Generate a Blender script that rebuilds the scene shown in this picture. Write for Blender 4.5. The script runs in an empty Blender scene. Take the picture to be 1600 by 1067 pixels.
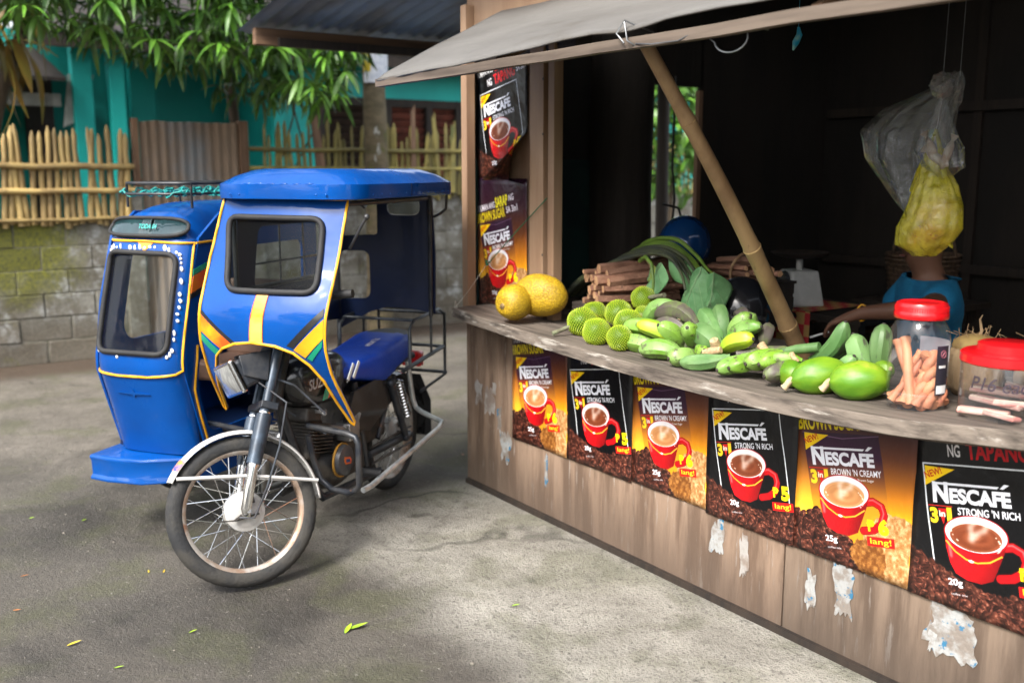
import bpy, bmesh, math, random
import numpy as np
from mathutils import Vector, Matrix, Euler
from mathutils import noise as mnoise
from mathutils.geometry import tessellate_polygon, delaunay_2d_cdt

R = math.radians
rnd = random.Random(7)
SC = bpy.context.scene
COL = SC.collection

# ------------------------------------------------------------------ camera
cam_d = bpy.data.cameras.new('camera')
cam_d.sensor_width = 36.0
cam_d.lens = 35.0
cam_d.clip_start = 0.05
cam_d.clip_end = 400
cam_d.dof.use_dof = True
cam_d.dof.focus_distance = 3.4
cam_d.dof.aperture_fstop = 2.0
cam = bpy.data.objects.new('camera', cam_d)
cam.location = (0, 0, 1.6)
cam.rotation_euler = (R(90 - 9.74), 0, 0)
COL.objects.link(cam)
SC.camera = cam

# ------------------------------------------------------------------ sky and sun
SUN_EL, SUN_AZ = 47.0, 213.0          # degrees; azimuth clockwise from +Y (north)
world = bpy.data.worlds.new('World')
SC.world = world
world.use_nodes = True
wn = world.node_tree.nodes
wl = world.node_tree.links
wn.clear()
sky = wn.new('ShaderNodeTexSky')
sky.sky_type = 'NISHITA'
sky.sun_disc = False
sky.sun_elevation = R(SUN_EL)
sky.sun_rotation = R(SUN_AZ)
sky.air_density = 1.2
sky.dust_density = 4.0
sky.ozone_density = 1.0
hs = wn.new('ShaderNodeHueSaturation')
hs.inputs['Saturation'].default_value = 0.38     # overcast: the cloud deck greys the blue sky
bg = wn.new('ShaderNodeBackground')
bg.inputs['Strength'].default_value = 0.125
wo = wn.new('ShaderNodeOutputWorld')
wl.new(sky.outputs[0], hs.inputs['Color'])
wl.new(hs.outputs[0], bg.inputs['Color'])
wl.new(bg.outputs[0], wo.inputs['Surface'])
sd = bpy.data.lights.new('sun', 'SUN')
sd.energy = 1.5
sd.angle = R(16)
sd.color = (1.0, 0.955, 0.88)
sun = bpy.data.objects.new('sun', sd)
_d = Vector((math.sin(R(SUN_AZ)) * math.cos(R(SUN_EL)), math.cos(R(SUN_AZ)) * math.cos(R(SUN_EL)), math.sin(R(SUN_EL))))
sun.rotation_euler = _d.to_track_quat('Z', 'Y').to_euler()
sun.location = (-4, -6, 12)
COL.objects.link(sun)
SC.view_settings.view_transform = 'Standard'
SC.view_settings.look = 'None'
SC.view_settings.gamma = 1.0
SC.view_settings.use_curve_mapping = False
SC.view_settings.exposure = 1.78
SC.render.engine = 'CYCLES'
SC.cycles.max_bounces = 8
SC.cycles.transparent_max_bounces = 16
SC.cycles.caustics_reflective = False
SC.cycles.caustics_refractive = False
SC.cycles.use_denoising = True

# ------------------------------------------------------------------ frames
# stall frame: x runs along the stall front towards the street, y into the stall
ST = Matrix.Translation((-0.22399, 5.00338, 0)) @ Matrix.Rotation(math.atan2(-0.827305, 0.561753), 4, 'Z')
# tricycle frame: x forward, y to its left side
TK = Matrix.Translation((-0.83797, 4.31326, 0)) @ Matrix.Rotation(math.atan2(-0.942428, -0.334408), 4, 'Z')


def T(x, y, z):
    return Matrix.Translation((x, y, z))


def RX(a): return Matrix.Rotation(R(a), 4, 'X')
def RY(a): return Matrix.Rotation(R(a), 4, 'Y')
def RZ(a): return Matrix.Rotation(R(a), 4, 'Z')


def lerp(a, b, t): return a + (b - a) * t


def interp(x, pts):
    if x <= pts[0][0]: return pts[0][1]
    for (x0, y0), (x1, y1) in zip(pts, pts[1:]):
        if x <= x1: return y0 + (y1 - y0) * (x - x0) / (x1 - x0)
    return pts[-1][1]


def nz(x, y=0.0, z=0.0): return mnoise.noise(Vector((x, y, z)))


# ------------------------------------------------------------------ mesh builder
class MB:
    def __init__(self):
        self.v, self.f, self.m, self.uv = [], [], [], {}

    def add(self, vs, fs, mi=0):
        o = len(self.v)
        self.v += [tuple(p) for p in vs]
        for f in fs:
            self.f.append(tuple(i + o for i in f))
            self.m.append(mi)
        return self

    def hexa(self, p, mi=0):
        return self.add(p, [(0, 3, 2, 1), (4, 5, 6, 7), (0, 1, 5, 4), (1, 2, 6, 5), (2, 3, 7, 6), (3, 0, 4, 7)], mi)

    def box(self, c, s, M=None, mi=0):
        x, y, z = s[0] / 2, s[1] / 2, s[2] / 2
        p = [Vector(q) for q in ((-x, -y, -z), (x, -y, -z), (x, y, -z), (-x, y, -z), (-x, -y, z), (x, -y, z), (x, y, z), (-x, y, z))]
        if M is not None: p = [M @ q for q in p]
        return self.hexa([q + Vector(c) for q in p], mi)

    def bar(self, a, b, w, h, mi=0, up=(0, 0, 1)):
        """a square bar from a to b"""
        a, b = Vector(a), Vector(b)
        d = (b - a).normalized()
        s = d.cross(Vector(up))
        s = s.normalized() if s.length > 1e-5 else Vector((1, 0, 0))
        u = s.cross(d).normalized()
        p = []
        for q in (a, b):
            p += [q - s * w / 2 - u * h / 2, q + s * w / 2 - u * h / 2, q + s * w / 2 + u * h / 2, q - s * w / 2 + u * h / 2]
        return self.hexa(p, mi)

    def tube(self, pts, r, n=8, caps=True, mi=0, closed=False, sq=1.0):
        pts = [Vector(p) for p in pts]
        k = len(pts)
        rs = r if isinstance(r, (list, tuple)) else [r] * k
        ring, up = [], None
        for i in range(k):
            if closed: d = pts[(i + 1) % k] - pts[i - 1]
            else: d = pts[min(i + 1, k - 1)] - pts[max(i - 1, 0)]
            if d.length < 1e-9: d = Vector((0, 0, 1))
            d.normalize()
            if up is None:
                up = Vector((0, 0, 1)) if abs(d.z) < .9 else Vector((1, 0, 0))
            s = d.cross(up)
            if s.length < 1e-6: s = d.orthogonal()
            s.normalize()
            up = s.cross(d).normalized()
            for j in range(n):
                a = 2 * math.pi * j / n
                ring.append(pts[i] + (s * math.cos(a) + up * math.sin(a) * sq) * rs[i])
        fs = []
        for i in range(k if closed else k - 1):
            i2 = (i + 1) % k
            for j in range(n):
                j2 = (j + 1) % n
                fs.append((i * n + j, i * n + j2, i2 * n + j2, i2 * n + j))
        if caps and not closed:
            fs.append(tuple(reversed(range(n))))
            fs.append(tuple(range((k - 1) * n, k * n)))
        return self.add(ring, fs, mi)

    def grid(self, fn, nu, nv, cu=False, cv=False, mi=0):
        a = nu if cu else nu + 1
        b = nv if cv else nv + 1
        vs = [fn(i / nu, j / nv) for i in range(a) for j in range(b)]
        fs = []
        for i in range(nu):
            for j in range(nv):
                i2, j2 = (i + 1) % a, (j + 1) % b
                fs.append((i * b + j, i2 * b + j, i2 * b + j2, i * b + j2))
        return self.add(vs, fs, mi)

    def lathe(self, prof, n=24, M=None, mi=0, a0=0.0, a1=360.0):
        M = M or Matrix()
        full = abs(a1 - a0) >= 359.9
        k = len(prof)
        def fn(u, v):
            i = min(int(round(v * (k - 1))), k - 1)
            r, z = prof[i]
            a = R(lerp(a0, a1, u))
            return M @ Vector((r * math.cos(a), r * math.sin(a), z))
        return self.grid(fn, n, k - 1, cu=full, mi=mi)

    def ell(self, c, r, nu=16, nv=10, M=None, fn=None, mi=0):
        c = Vector(c)
        r = r if isinstance(r, (list, tuple)) else (r, r, r)
        def g(u, v):
            a, b = 2 * math.pi * u, math.pi * (v - .5) * .9995
            p = Vector((math.cos(a) * math.cos(b), math.sin(a) * math.cos(b), math.sin(b)))
            k = fn(p) if fn else 1.0
            p = Vector((p.x * r[0] * k, p.y * r[1] * k, p.z * r[2] * k))
            if M is not None: p = M @ p
            return p + c
        return self.grid(g, nu, nv, cu=True, mi=mi)

    def sheet(self, outline, fn, off, holes=(), step=.05, mi=0):
        """a plate: a 2-D outline with holes, filled with triangles, lifted to 3-D by fn(x, y) and given thickness by the vector off"""
        def dense(L):
            out = []
            for p, q in zip(L, L[1:] + L[:1]):
                k = max(1, int(math.hypot(q[0] - p[0], q[1] - p[1]) / step + .5))
                out += [(lerp(p[0], q[0], i / k), lerp(p[1], q[1], i / k)) for i in range(k)]
            return out
        def inside(p, L):
            c = False
            for (x0, y0), (x1, y1) in zip(L, L[1:] + L[:1]):
                if (y0 > p[1]) != (y1 > p[1]) and p[0] < (x1 - x0) * (p[1] - y0) / (y1 - y0) + x0: c = not c
            return c
        loops = [dense(list(outline))] + [dense(list(h)) for h in holes]
        vs, es = [], []
        for L in loops:
            o = len(vs)
            vs += [Vector(p) for p in L]
            es += [(o + i, o + (i + 1) % len(L)) for i in range(len(L))]
        edge = list(vs)
        xs = [p.x for p in loops and vs]; ys = [p.y for p in vs]
        nx, ny = int((max(xs) - min(xs)) / step), int((max(ys) - min(ys)) / step)
        for i in range(1, nx + 1):
            for j in range(1, ny + 1):
                p = Vector((min(xs) + (i + .01) * step, min(ys) + (j + .013) * step))
                if inside(p, loops[0]) and not any(inside(p, L) for L in loops[1:]) and min((p - q).length_squared for q in edge) > (step * .45) ** 2:
                    vs.append(p)
        ov, oe, of, *_ = delaunay_2d_cdt(vs, es, [], 0, 1e-6)
        tris = []
        for f in of:
            c = sum((ov[i] for i in f), Vector((0, 0))) / len(f)
            if inside(c, loops[0]) and not any(inside(c, L) for L in loops[1:]): tris.append(tuple(f))
        top = [Vector(fn(p.x, p.y)) for p in ov]
        off = Vector(off)
        n = len(top)
        cnt = {}
        for f in tris:
            for a, b in zip(f, f[1:] + f[:1]):
                cnt[(a, b)] = 1
        fs = list(tris) + [tuple(i + n for i in reversed(f)) for f in tris]
        for (a, b) in cnt:
            if (b, a) not in cnt: fs.append((b, a, a + n, b + n))
        return self.add(top + [p + off for p in top], fs, mi)

    def build(self, name, mats, parent=None, M=None, smooth=None, bevel=0, fixn=True):
        me = bpy.data.meshes.new(name)
        me.from_pydata(self.v, [], self.f)
        mats = mats if isinstance(mats, (list, tuple)) else [mats]
        for m in mats: me.materials.append(m)
        if len(mats) > 1: me.polygons.foreach_set('material_index', self.m)
        if fixn:
            bm = bmesh.new(); bm.from_mesh(me)
            bmesh.ops.recalc_face_normals(bm, faces=bm.faces)
            bm.to_mesh(me); bm.free()
        if smooth is not None:
            me.polygons.foreach_set('use_smooth', [True] * len(me.polygons))
            if smooth < 180: me.set_sharp_from_angle(angle=R(smooth))
        me.update()
        return link(name, me, parent, M, bevel)


def link(name, data, parent=None, M=None, bevel=0):
    o = bpy.data.objects.new(name, data)
    COL.objects.link(o)
    if parent is not None: o.parent = parent
    if M is not None: o.matrix_basis = M
    if bevel:
        b = o.modifiers.new('edge', 'BEVEL')
        b.width = bevel; b.segments = 2; b.limit_method = 'ANGLE'; b.angle_limit = R(40)
    return o


def tag(o, label=None, cat=None, group=None, kind=None):
    for k, v in (('label', label), ('category', cat), ('group', group), ('kind', kind)):
        if v: o[k] = v
    return o


def thing(name, label, cat, M=None, group=None):
    o = link(name, None, None, M)
    o.empty_display_size = .1
    return tag(o, label, cat, group)


def holder(name, parent, M=None):
    return link(name, None, parent, M)


def copyobj(o, parent=None, M=None):
    c = o.copy()
    COL.objects.link(c)
    c.parent = parent
    if M is not None: c.matrix_basis = M
    for k in ('label', 'category', 'group'):
        if parent is not None and k in c: del c[k]
    return c


def text_tris(body, size, bold=0.0, sx=1.0, ital=0.0):
    """flat triangles of a line of text, centred on the origin: (points, triangles, width, height)"""
    cu = bpy.data.curves.new('lettering', 'FONT')
    cu.body = body
    cu.size = size
    cu.offset = bold
    cu.shear = ital
    cu.align_x = 'CENTER'
    cu.align_y = 'CENTER'
    cu.resolution_u = 4
    ob = bpy.data.objects.new('lettering', cu)
    COL.objects.link(ob)
    dg = bpy.context.evaluated_depsgraph_get()
    me = ob.evaluated_get(dg).to_mesh()
    me.calc_loop_triangles()
    P = [(v.co.x * sx, v.co.y) for v in me.vertices]
    F = [tuple(t.vertices) for t in me.loop_triangles]
    ob.evaluated_get(dg).to_mesh_clear()
    bpy.data.objects.remove(ob)
    bpy.data.curves.remove(cu)
    return P, F


# ------------------------------------------------------------------ materials
def nodes(name):
    m = bpy.data.materials.new(name)
    m.use_nodes = True
    nt = m.node_tree
    return m, nt, nt.nodes['Principled BSDF'], nt.nodes['Material Output']


def N(nt, typ, ins=None, **kw):
    n = nt.nodes.new(typ)
    for k, v in kw.items(): setattr(n, k, v)
    for k, v in (ins or {}).items():
        s = n.inputs[k]
        if hasattr(v, 'is_linked') or isinstance(v, bpy.types.NodeSocket): nt.links.new(v, s)
        else: s.default_value = v
    return n


def rgb(c): return (c[0], c[1], c[2], 1.0)


def mixc(nt, f, a, b, typ='MIX'):
    n = nt.nodes.new('ShaderNodeMix')
    n.data_type = 'RGBA'
    n.blend_type = typ
    for s, v in ((n.inputs[0], f), (n.inputs[6], a), (n.inputs[7], b)):
        if isinstance(v, bpy.types.NodeSocket): nt.links.new(v, s)
        elif isinstance(v, (int, float)): s.default_value = v
        else: s.default_value = rgb(v)
    return n.outputs[2]


def ramp(nt, fac, lo, hi, a=0.0, b=1.0):
    n = N(nt, 'ShaderNodeMapRange', {0: fac, 1: lo, 2: hi, 3: a, 4: b})
    n.interpolation_type = 'SMOOTHSTEP'
    return n.outputs[0]


def noise_t(nt, vec, scale, detail=5, rough=.6, dist=0.0):
    return N(nt, 'ShaderNodeTexNoise', {'Vector': vec, 'Scale': scale, 'Detail': detail, 'Roughness': rough, 'Distortion': dist}).outputs[0]


def coords(nt, stretch=(1, 1, 1), which='Object', per_obj=True):
    tc = N(nt, 'ShaderNodeTexCoord')
    mp = N(nt, 'ShaderNodeMapping', {'Vector': tc.outputs[which], 'Scale': stretch})
    v = mp.outputs[0]
    if per_obj:
        oi = N(nt, 'ShaderNodeObjectInfo')
        mu = N(nt, 'ShaderNodeMath', {0: oi.outputs['Random'], 1: 37.0}, operation='MULTIPLY')
        ad = N(nt, 'ShaderNodeVectorMath', {0: v, 1: mu.outputs[0]}, operation='ADD')
        v = ad.outputs[0]
    return v


MATS = {}


def mat(name, c1, c2=None, rough=.6, metal=0.0, scale=6.0, stretch=(1, 1, 1), bump=0.0, bscale=None, thr=(.38, .64), coat=0.0,
        rand=0.0, c3=None, thr3=(.6, .7), scale3=None, rough2=None, spec=.5, bdist=.02, detail=6, splash=None):
    """a procedural surface: two colours mixed by noise, a third in patches, per-object value shift, roughness change and relief"""
    if name in MATS: return MATS[name]
    m, nt, b, out = nodes(name)
    v = coords(nt, stretch)
    f = ramp(nt, noise_t(nt, v, scale, detail), thr[0], thr[1])
    c2 = c2 or tuple(x * .72 for x in c1)
    col = mixc(nt, f, c1, c2)
    if c3:
        f3 = ramp(nt, noise_t(nt, v, scale3 or scale * 2.3, 7, .65), thr3[0], thr3[1])
        col = mixc(nt, f3, col, c3)
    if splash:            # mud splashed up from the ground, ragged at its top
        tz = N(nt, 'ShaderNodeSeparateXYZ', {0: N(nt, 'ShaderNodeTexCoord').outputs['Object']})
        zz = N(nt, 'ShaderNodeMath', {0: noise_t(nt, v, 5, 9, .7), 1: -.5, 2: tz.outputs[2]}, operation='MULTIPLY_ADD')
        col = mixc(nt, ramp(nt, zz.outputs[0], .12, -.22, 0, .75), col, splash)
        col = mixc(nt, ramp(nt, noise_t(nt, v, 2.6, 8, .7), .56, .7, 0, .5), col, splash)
    if rand:
        oi = N(nt, 'ShaderNodeObjectInfo')
        mr = N(nt, 'ShaderNodeMapRange', {0: oi.outputs['Random'], 3: 1 - rand, 4: 1 + rand})
        hv = N(nt, 'ShaderNodeHueSaturation', {'Color': col, 'Value': mr.outputs[0]})
        col = hv.outputs[0]
    nt.links.new(col, b.inputs['Base Color'])
    b.inputs['Metallic'].default_value = metal
    b.inputs['Specular IOR Level'].default_value = spec
    if rough2 is not None:
        nt.links.new(ramp(nt, noise_t(nt, v, scale * 1.7, 4), .35, .65, rough, rough2), b.inputs['Roughness'])
    else:
        b.inputs['Roughness'].default_value = rough
    if coat:
        b.inputs['Coat Weight'].default_value = coat
        b.inputs['Coat Roughness'].default_value = .05
    if bump:
        bn = noise_t(nt, v, bscale or scale * 4, 8, .6)
        bp = N(nt, 'ShaderNodeBump', {'Height': bn, 'Strength': bump, 'Distance': bdist})
        nt.links.new(bp.outputs[0], b.inputs['Normal'])
    MATS[name] = m
    return m


def film_reflect(nt, normal=None, base=.035, edge=.75):
    """mirror share of a thin sheet: the same from both of its sides, rising towards grazing views"""
    lw = N(nt, 'ShaderNodeLayerWeight', {'Blend': .5})
    if normal is not None: nt.links.new(normal, lw.inputs['Normal'])
    p = N(nt, 'ShaderNodeMath', {0: lw.outputs['Facing'], 1: 4.5}, operation='POWER')
    return N(nt, 'ShaderNodeMath', {0: p.outputs[0], 1: edge, 2: base}, operation='MULTIPLY_ADD').outputs[0]


def glass(name, tint=(1, 1, 1), rough=.03, gloss=1.0, dirt=0.0, dcol=(.5, .5, .48), fres=1.45):
    """thin clear sheet: what is behind it shows through, the sky mirrors on it, a little dirt lies on it"""
    if name in MATS: return MATS[name]
    m, nt, b, out = nodes(name)
    nt.nodes.remove(b)
    tr = N(nt, 'ShaderNodeBsdfTransparent', {'Color': rgb(tint)})
    gl = N(nt, 'ShaderNodeBsdfGlossy', {'Color': (gloss, gloss, gloss, 1), 'Roughness': rough})
    mx = N(nt, 'ShaderNodeMixShader', {0: film_reflect(nt), 1: tr.outputs[0], 2: gl.outputs[0]})
    last = mx.outputs[0]
    if dirt:
        v = coords(nt)
        df = N(nt, 'ShaderNodeBsdfDiffuse', {'Color': rgb(dcol)})
        f = ramp(nt, noise_t(nt, v, 9, 6), .4, .75, dirt * .4, dirt)
        last = N(nt, 'ShaderNodeMixShader', {0: f, 1: last, 2: df.outputs[0]}).outputs[0]
    nt.links.new(last, out.inputs['Surface'])
    MATS[name] = m
    return m


def wood(name, c1, c2, axis=0, scale=3.0, rough=.75, rand=.12, bump=.35, c3=None, thr3=(.62, .72), scale3=2.0, k=.06):
    s = [1, 1, 1]
    s[axis] = k
    return mat(name, c1, c2, rough, 0, scale * 8, s, bump, scale * 16, (.35, .68), 0, rand, c3, thr3, scale3 * 4, bdist=.004)


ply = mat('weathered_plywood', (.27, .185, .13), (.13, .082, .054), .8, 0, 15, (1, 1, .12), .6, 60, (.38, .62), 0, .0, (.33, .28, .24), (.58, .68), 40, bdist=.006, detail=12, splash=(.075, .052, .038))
ply_light = mat('pale_plywood', (.36, .235, .145), (.25, .15, .09), .7, 0, 7, (1, 1, .12), .2, 60, (.3, .7), 0, .08, (.14, .085, .05), (.68, .76), 12, bdist=.004)
timber = wood('brown_timber', (.23, .135, .08), (.11, .06, .035), 2)
timber_y = wood('brown_timber_beam', (.2, .115, .065), (.1, .055, .03), 1)
timber_x = wood('grey_brown_timber', (.15, .115, .088), (.06, .043, .032), 0)
grey_wood = wood('grey_weathered_board', (.15, .122, .1), (.045, .035, .029), 0, 3, .8, .1, .7, (.24, .21, .185), (.6, .7), 6, k=.08)
grey_edge = wood('worn_board_edge', (.2, .165, .135), (.045, .035, .028), 0, 3.5, .85, .1, .9, (.36, .33, .29), (.56, .66), 6, k=.16)
dark_wood = wood('dark_timber', (.03, .02, .014), (.014, .010, .008), 2)
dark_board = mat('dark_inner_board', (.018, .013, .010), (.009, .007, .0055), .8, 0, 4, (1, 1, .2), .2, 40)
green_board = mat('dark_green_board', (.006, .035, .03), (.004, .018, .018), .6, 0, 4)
bamboo = mat('aged_bamboo', (.27, .175, .085), (.15, .088, .042), .45, 0, 6, (1, 1, .25), .15, 60, (.35, .65), 0, 0, (.07, .04, .02), (.6, .72), 16, bdist=.003)
node_m = mat('bamboo_node', (.4, .27, .12), (.2, .12, .05), .6, 0, 30)
picket_m = mat('fence_bamboo', (.38, .27, .10), (.2, .135, .055), .6, 0, 5, (1, 1, .3), .2, 40, (.35, .65), 0, .28, (.1, .075, .04), (.6, .7), 7)
picket_g = mat('mossy_fence_bamboo', (.3, .25, .07), (.17, .14, .045), .65, 0, 5, (1, 1, .3), .2, 40, (.35, .65), 0, .3, (.09, .1, .03), (.55, .7), 6)
def block_material():
    m, nt, b, out = nodes('concrete_block')
    geo = N(nt, 'ShaderNodeNewGeometry')
    inv = ST.inverted()
    mp = N(nt, 'ShaderNodeMapping', {'Vector': geo.outputs['Position'], 'Rotation': inv.to_euler(), 'Location': inv.translation})
    v = mp.outputs[0]
    sx = N(nt, 'ShaderNodeSeparateXYZ', {0: v})
    oi = N(nt, 'ShaderNodeObjectInfo')
    n1, n2, n3 = noise_t(nt, v, 2.2, 7, .65), noise_t(nt, v, 7, 8, .7), noise_t(nt, v, 40, 6, .7)
    col = mixc(nt, ramp(nt, n1, .35, .62), (.27, .265, .235), (.12, .105, .08))
    col = mixc(nt, ramp(nt, n2, .5, .68), col, (.40, .41, .40))
    low = N(nt, 'ShaderNodeMath', {0: n1, 1: .7, 2: sx.outputs[2]}, operation='MULTIPLY_ADD')
    col = mixc(nt, ramp(nt, low.outputs[0], .85, .45, 0, .75), col, (.12, .095, .065))
    ms = N(nt, 'ShaderNodeMath', {0: n2, 1: .9, 2: sx.outputs[1]}, operation='MULTIPLY_ADD')
    mz = N(nt, 'ShaderNodeMath', {0: n1, 1: .6, 2: sx.outputs[2]}, operation='MULTIPLY_ADD')
    f = N(nt, 'ShaderNodeMath', {0: ramp(nt, ms.outputs[0], -.35, -.75), 1: ramp(nt, mz.outputs[0], .75, 1.05)}, operation='MULTIPLY')
    f2 = ramp(nt, noise_t(nt, v, 3.1, 6, .6, .4), .58, .7, 0, .6)
    f = N(nt, 'ShaderNodeMath', {0: f.outputs[0], 1: f2}, operation='MAXIMUM')
    moss = mixc(nt, ramp(nt, n3, .3, .7), (.17, .17, .02), (.08, .085, .015))
    col = mixc(nt, f.outputs[0], col, moss)
    col = mixc(nt, ramp(nt, n3, .35, .7, 0, .45), col, (.06, .055, .045))
    mr = N(nt, 'ShaderNodeMapRange', {0: oi.outputs['Random'], 3: .88, 4: 1.14})
    hv = N(nt, 'ShaderNodeHueSaturation', {'Color': col, 'Value': mr.outputs[0]})
    nt.links.new(hv.outputs[0], b.inputs['Base Color'])
    b.inputs['Roughness'].default_value = .92
    bp = N(nt, 'ShaderNodeBump', {'Height': n3, 'Strength': .7, 'Distance': .01})
    nt.links.new(bp.outputs[0], b.inputs['Normal'])
    return m


block_m = block_low = block_moss = block_material()
mortar_m = mat('mortar', (.17, .16, .13), (.1, .095, .07), .95, 0, 8, (1, 1, 1), .5, 50)
teal = mat('teal_wall_paint', (.006, .45, .40), (.005, .36, .33), .6, 0, 2, (1, 1, .5), .05, 20, (.3, .7), 0, .05)
rust = mat('rusty_corrugated_sheet', (.27, .19, .13), (.19, .14, .10), .75, .1, 2.5, (1, 1, .5), .1, 30, (.3, .7), 0, .05, (.2, .21, .22), (.5, .72), 1.6)
roofing = mat('blue_grey_roof_sheet', (.25, .38, .62), (.17, .2, .26), .45, .0, 2.2, (.25, 1, 1), .05, 30, (.4, .62), 0, .05)
def enamel(name, c1, c2, rough, dust):
    m, nt, b, out = nodes(name)
    v = coords(nt)
    col = mixc(nt, ramp(nt, noise_t(nt, v, 3, 6), .3, .7), c1, c2)
    col = mixc(nt, ramp(nt, noise_t(nt, v, 5, 9, .7, .4), .48, .78, 0, dust), col, (.10, .12, .15))            # road dust
    col = mixc(nt, ramp(nt, noise_t(nt, coords(nt, (6, 6, 70)), 1.5, 8, .75), .67, .70, 0, .5), col, (.10, .17, .34))   # fine scratches
    col = mixc(nt, ramp(nt, noise_t(nt, v, 46, 4, .7), .70, .73, 0, .7), col, (.16, .2, .28))                  # chips
    nt.links.new(col, b.inputs['Base Color'])
    nt.links.new(ramp(nt, noise_t(nt, v, 6, 7, .7), .35, .7, rough, rough + .25), b.inputs['Roughness'])
    b.inputs['Specular IOR Level'].default_value = .1
    b.inputs['Coat Weight'].default_value = .55
    b.inputs['Coat Roughness'].default_value = .06
    bp = N(nt, 'ShaderNodeBump', {'Height': noise_t(nt, v, 3.2, 3, .5, .3), 'Strength': .35, 'Distance': .02})
    nt.links.new(bp.outputs[0], b.inputs['Normal'])
    nt.links.new(bp.outputs[0], b.inputs['Coat Normal'])
    MATS[name] = m
    return m


blue = enamel('blue_enamel', (.0003, .066, .31), (.0003, .05, .24), .25, .04)
blue_dull = enamel('scuffed_blue_enamel', (.0003, .07, .32), (.0003, .052, .24), .35, .14)
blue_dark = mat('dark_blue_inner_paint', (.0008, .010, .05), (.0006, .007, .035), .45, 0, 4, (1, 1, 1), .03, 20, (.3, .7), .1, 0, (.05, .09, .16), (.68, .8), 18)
yellow = mat('yellow_pinstripe', (.78, .4, .015), (.7, .33, .01), .35, 0, 10)
orange = mat('orange_decal', (.8, .2, .01), (.75, .3, .01), .3, 0, 3, coat=.4)
red_decal = mat('red_orange_decal', (.75, .06, .02), (.75, .17, .01), .3, 0, 4, (1, 1, 1), coat=.4)
yel_decal = mat('yellow_decal', (.82, .46, .02), (.8, .3, .01), .3, 0, 3, coat=.4)
green_decal = mat('green_decal', (.01, .3, .17), (.01, .26, .15), .3, 0, 5, coat=.4)
black_decal = mat('black_decal', (.012, .012, .014), (.02, .02, .02), .4, 0, 5)
rubber = mat('black_rubber', (.010, .010, .012), (.018, .018, .018), .7, 0, 10, bump=.1, bscale=60)
tyre_m = mat('worn_tyre', (.017, .018, .02), (.042, .039, .034), .8, 0, 9, bump=.25, bscale=70)
chrome = mat('chrome', (.75, .75, .74), (.6, .59, .57), .16, 1, 8)
steel = mat('dull_steel', (.42, .42, .42), (.3, .29, .28), .38, .9, 12, c3=(.2, .1, .05), thr3=(.66, .74), scale3=20)
rimrust = mat('rusty_rim', (.46, .44, .41), (.3, .21, .15), .5, .5, 7, thr=(.36, .6), c3=(.24, .11, .06), thr3=(.54, .7), scale3=12)
alloy = mat('white_hub', (.6, .59, .57), (.42, .4, .38), .4, .3, 12, c3=(.2, .13, .08), thr3=(.66, .75), scale3=26)
fender_m = mat('silver_white_paint', (.66, .65, .63), (.55, .54, .52), .35, .1, 6, coat=.3, c3=(.3, .24, .18), thr3=(.68, .76), scale3=20)
engine_m = mat('oily_engine_metal', (.05, .047, .045), (.1, .085, .07), .55, .5, 14, bump=.2, bscale=50)
fork_m = mat('blue_black_fork_paint', (.06, .085, .12), (.03, .04, .055), .35, .3, 12, c3=(.16, .08, .05), thr3=(.62, .7), scale3=16)
frame_m = mat('chipped_black_frame', (.018, .022, .03), (.05, .05, .052), .4, .3, 12, c3=(.14, .075, .045), thr3=(.62, .7), scale3=18)
tankblk = mat('black_tank_paint', (.012, .012, .013), (.02, .018, .018), .25, 0, 5, coat=.5)
seat_m = mat('blue_vinyl', (.004, .05, .42), (.003, .04, .34), .45, 0, 4, bump=.25, bscale=16)
seat_blk = mat('black_vinyl', (.02, .02, .022), (.03, .03, .03), .5, 0, 8, bump=.2, bscale=30)
white_p = mat('white_print', (.78, .78, .77), (.7, .7, .7), .5, 0, 10)
red_p = mat('red_plastic', (.62, .008, .012), (.55, .006, .01), .3, 0, 4, coat=.3)
wire_m = mat('galvanised_wire', (.22, .23, .24), (.14, .145, .15), .4, .8, 10)
cable_m = mat('black_cable', (.01, .012, .014), None, .5)
leaf_m = mat('mango_leaf', (.10, .235, .02), (.04, .115, .013), .4, 0, 5, bump=.1, bscale=30, rand=.45)
leaf_y = mat('palm_leaf', (.22, .2, .02), (.3, .17, .02), .5, 0, 3, rand=.35)
leaf_d = mat('dark_foliage', (.025, .07, .012), (.012, .04, .008), .5, 0, 5, rand=.4)
bark = mat('tree_bark', (.11, .08, .05), (.06, .045, .03), .9, 0, 6, (1, 1, .4), .8, 20)
palm_bark = mat('coconut_trunk', (.16, .125, .075), (.085, .07, .04), .9, 0, 5, (1, 1, 2.4), .8, 14, c3=(.1, .1, .03), thr3=(.5, .65), scale3=3)

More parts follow.
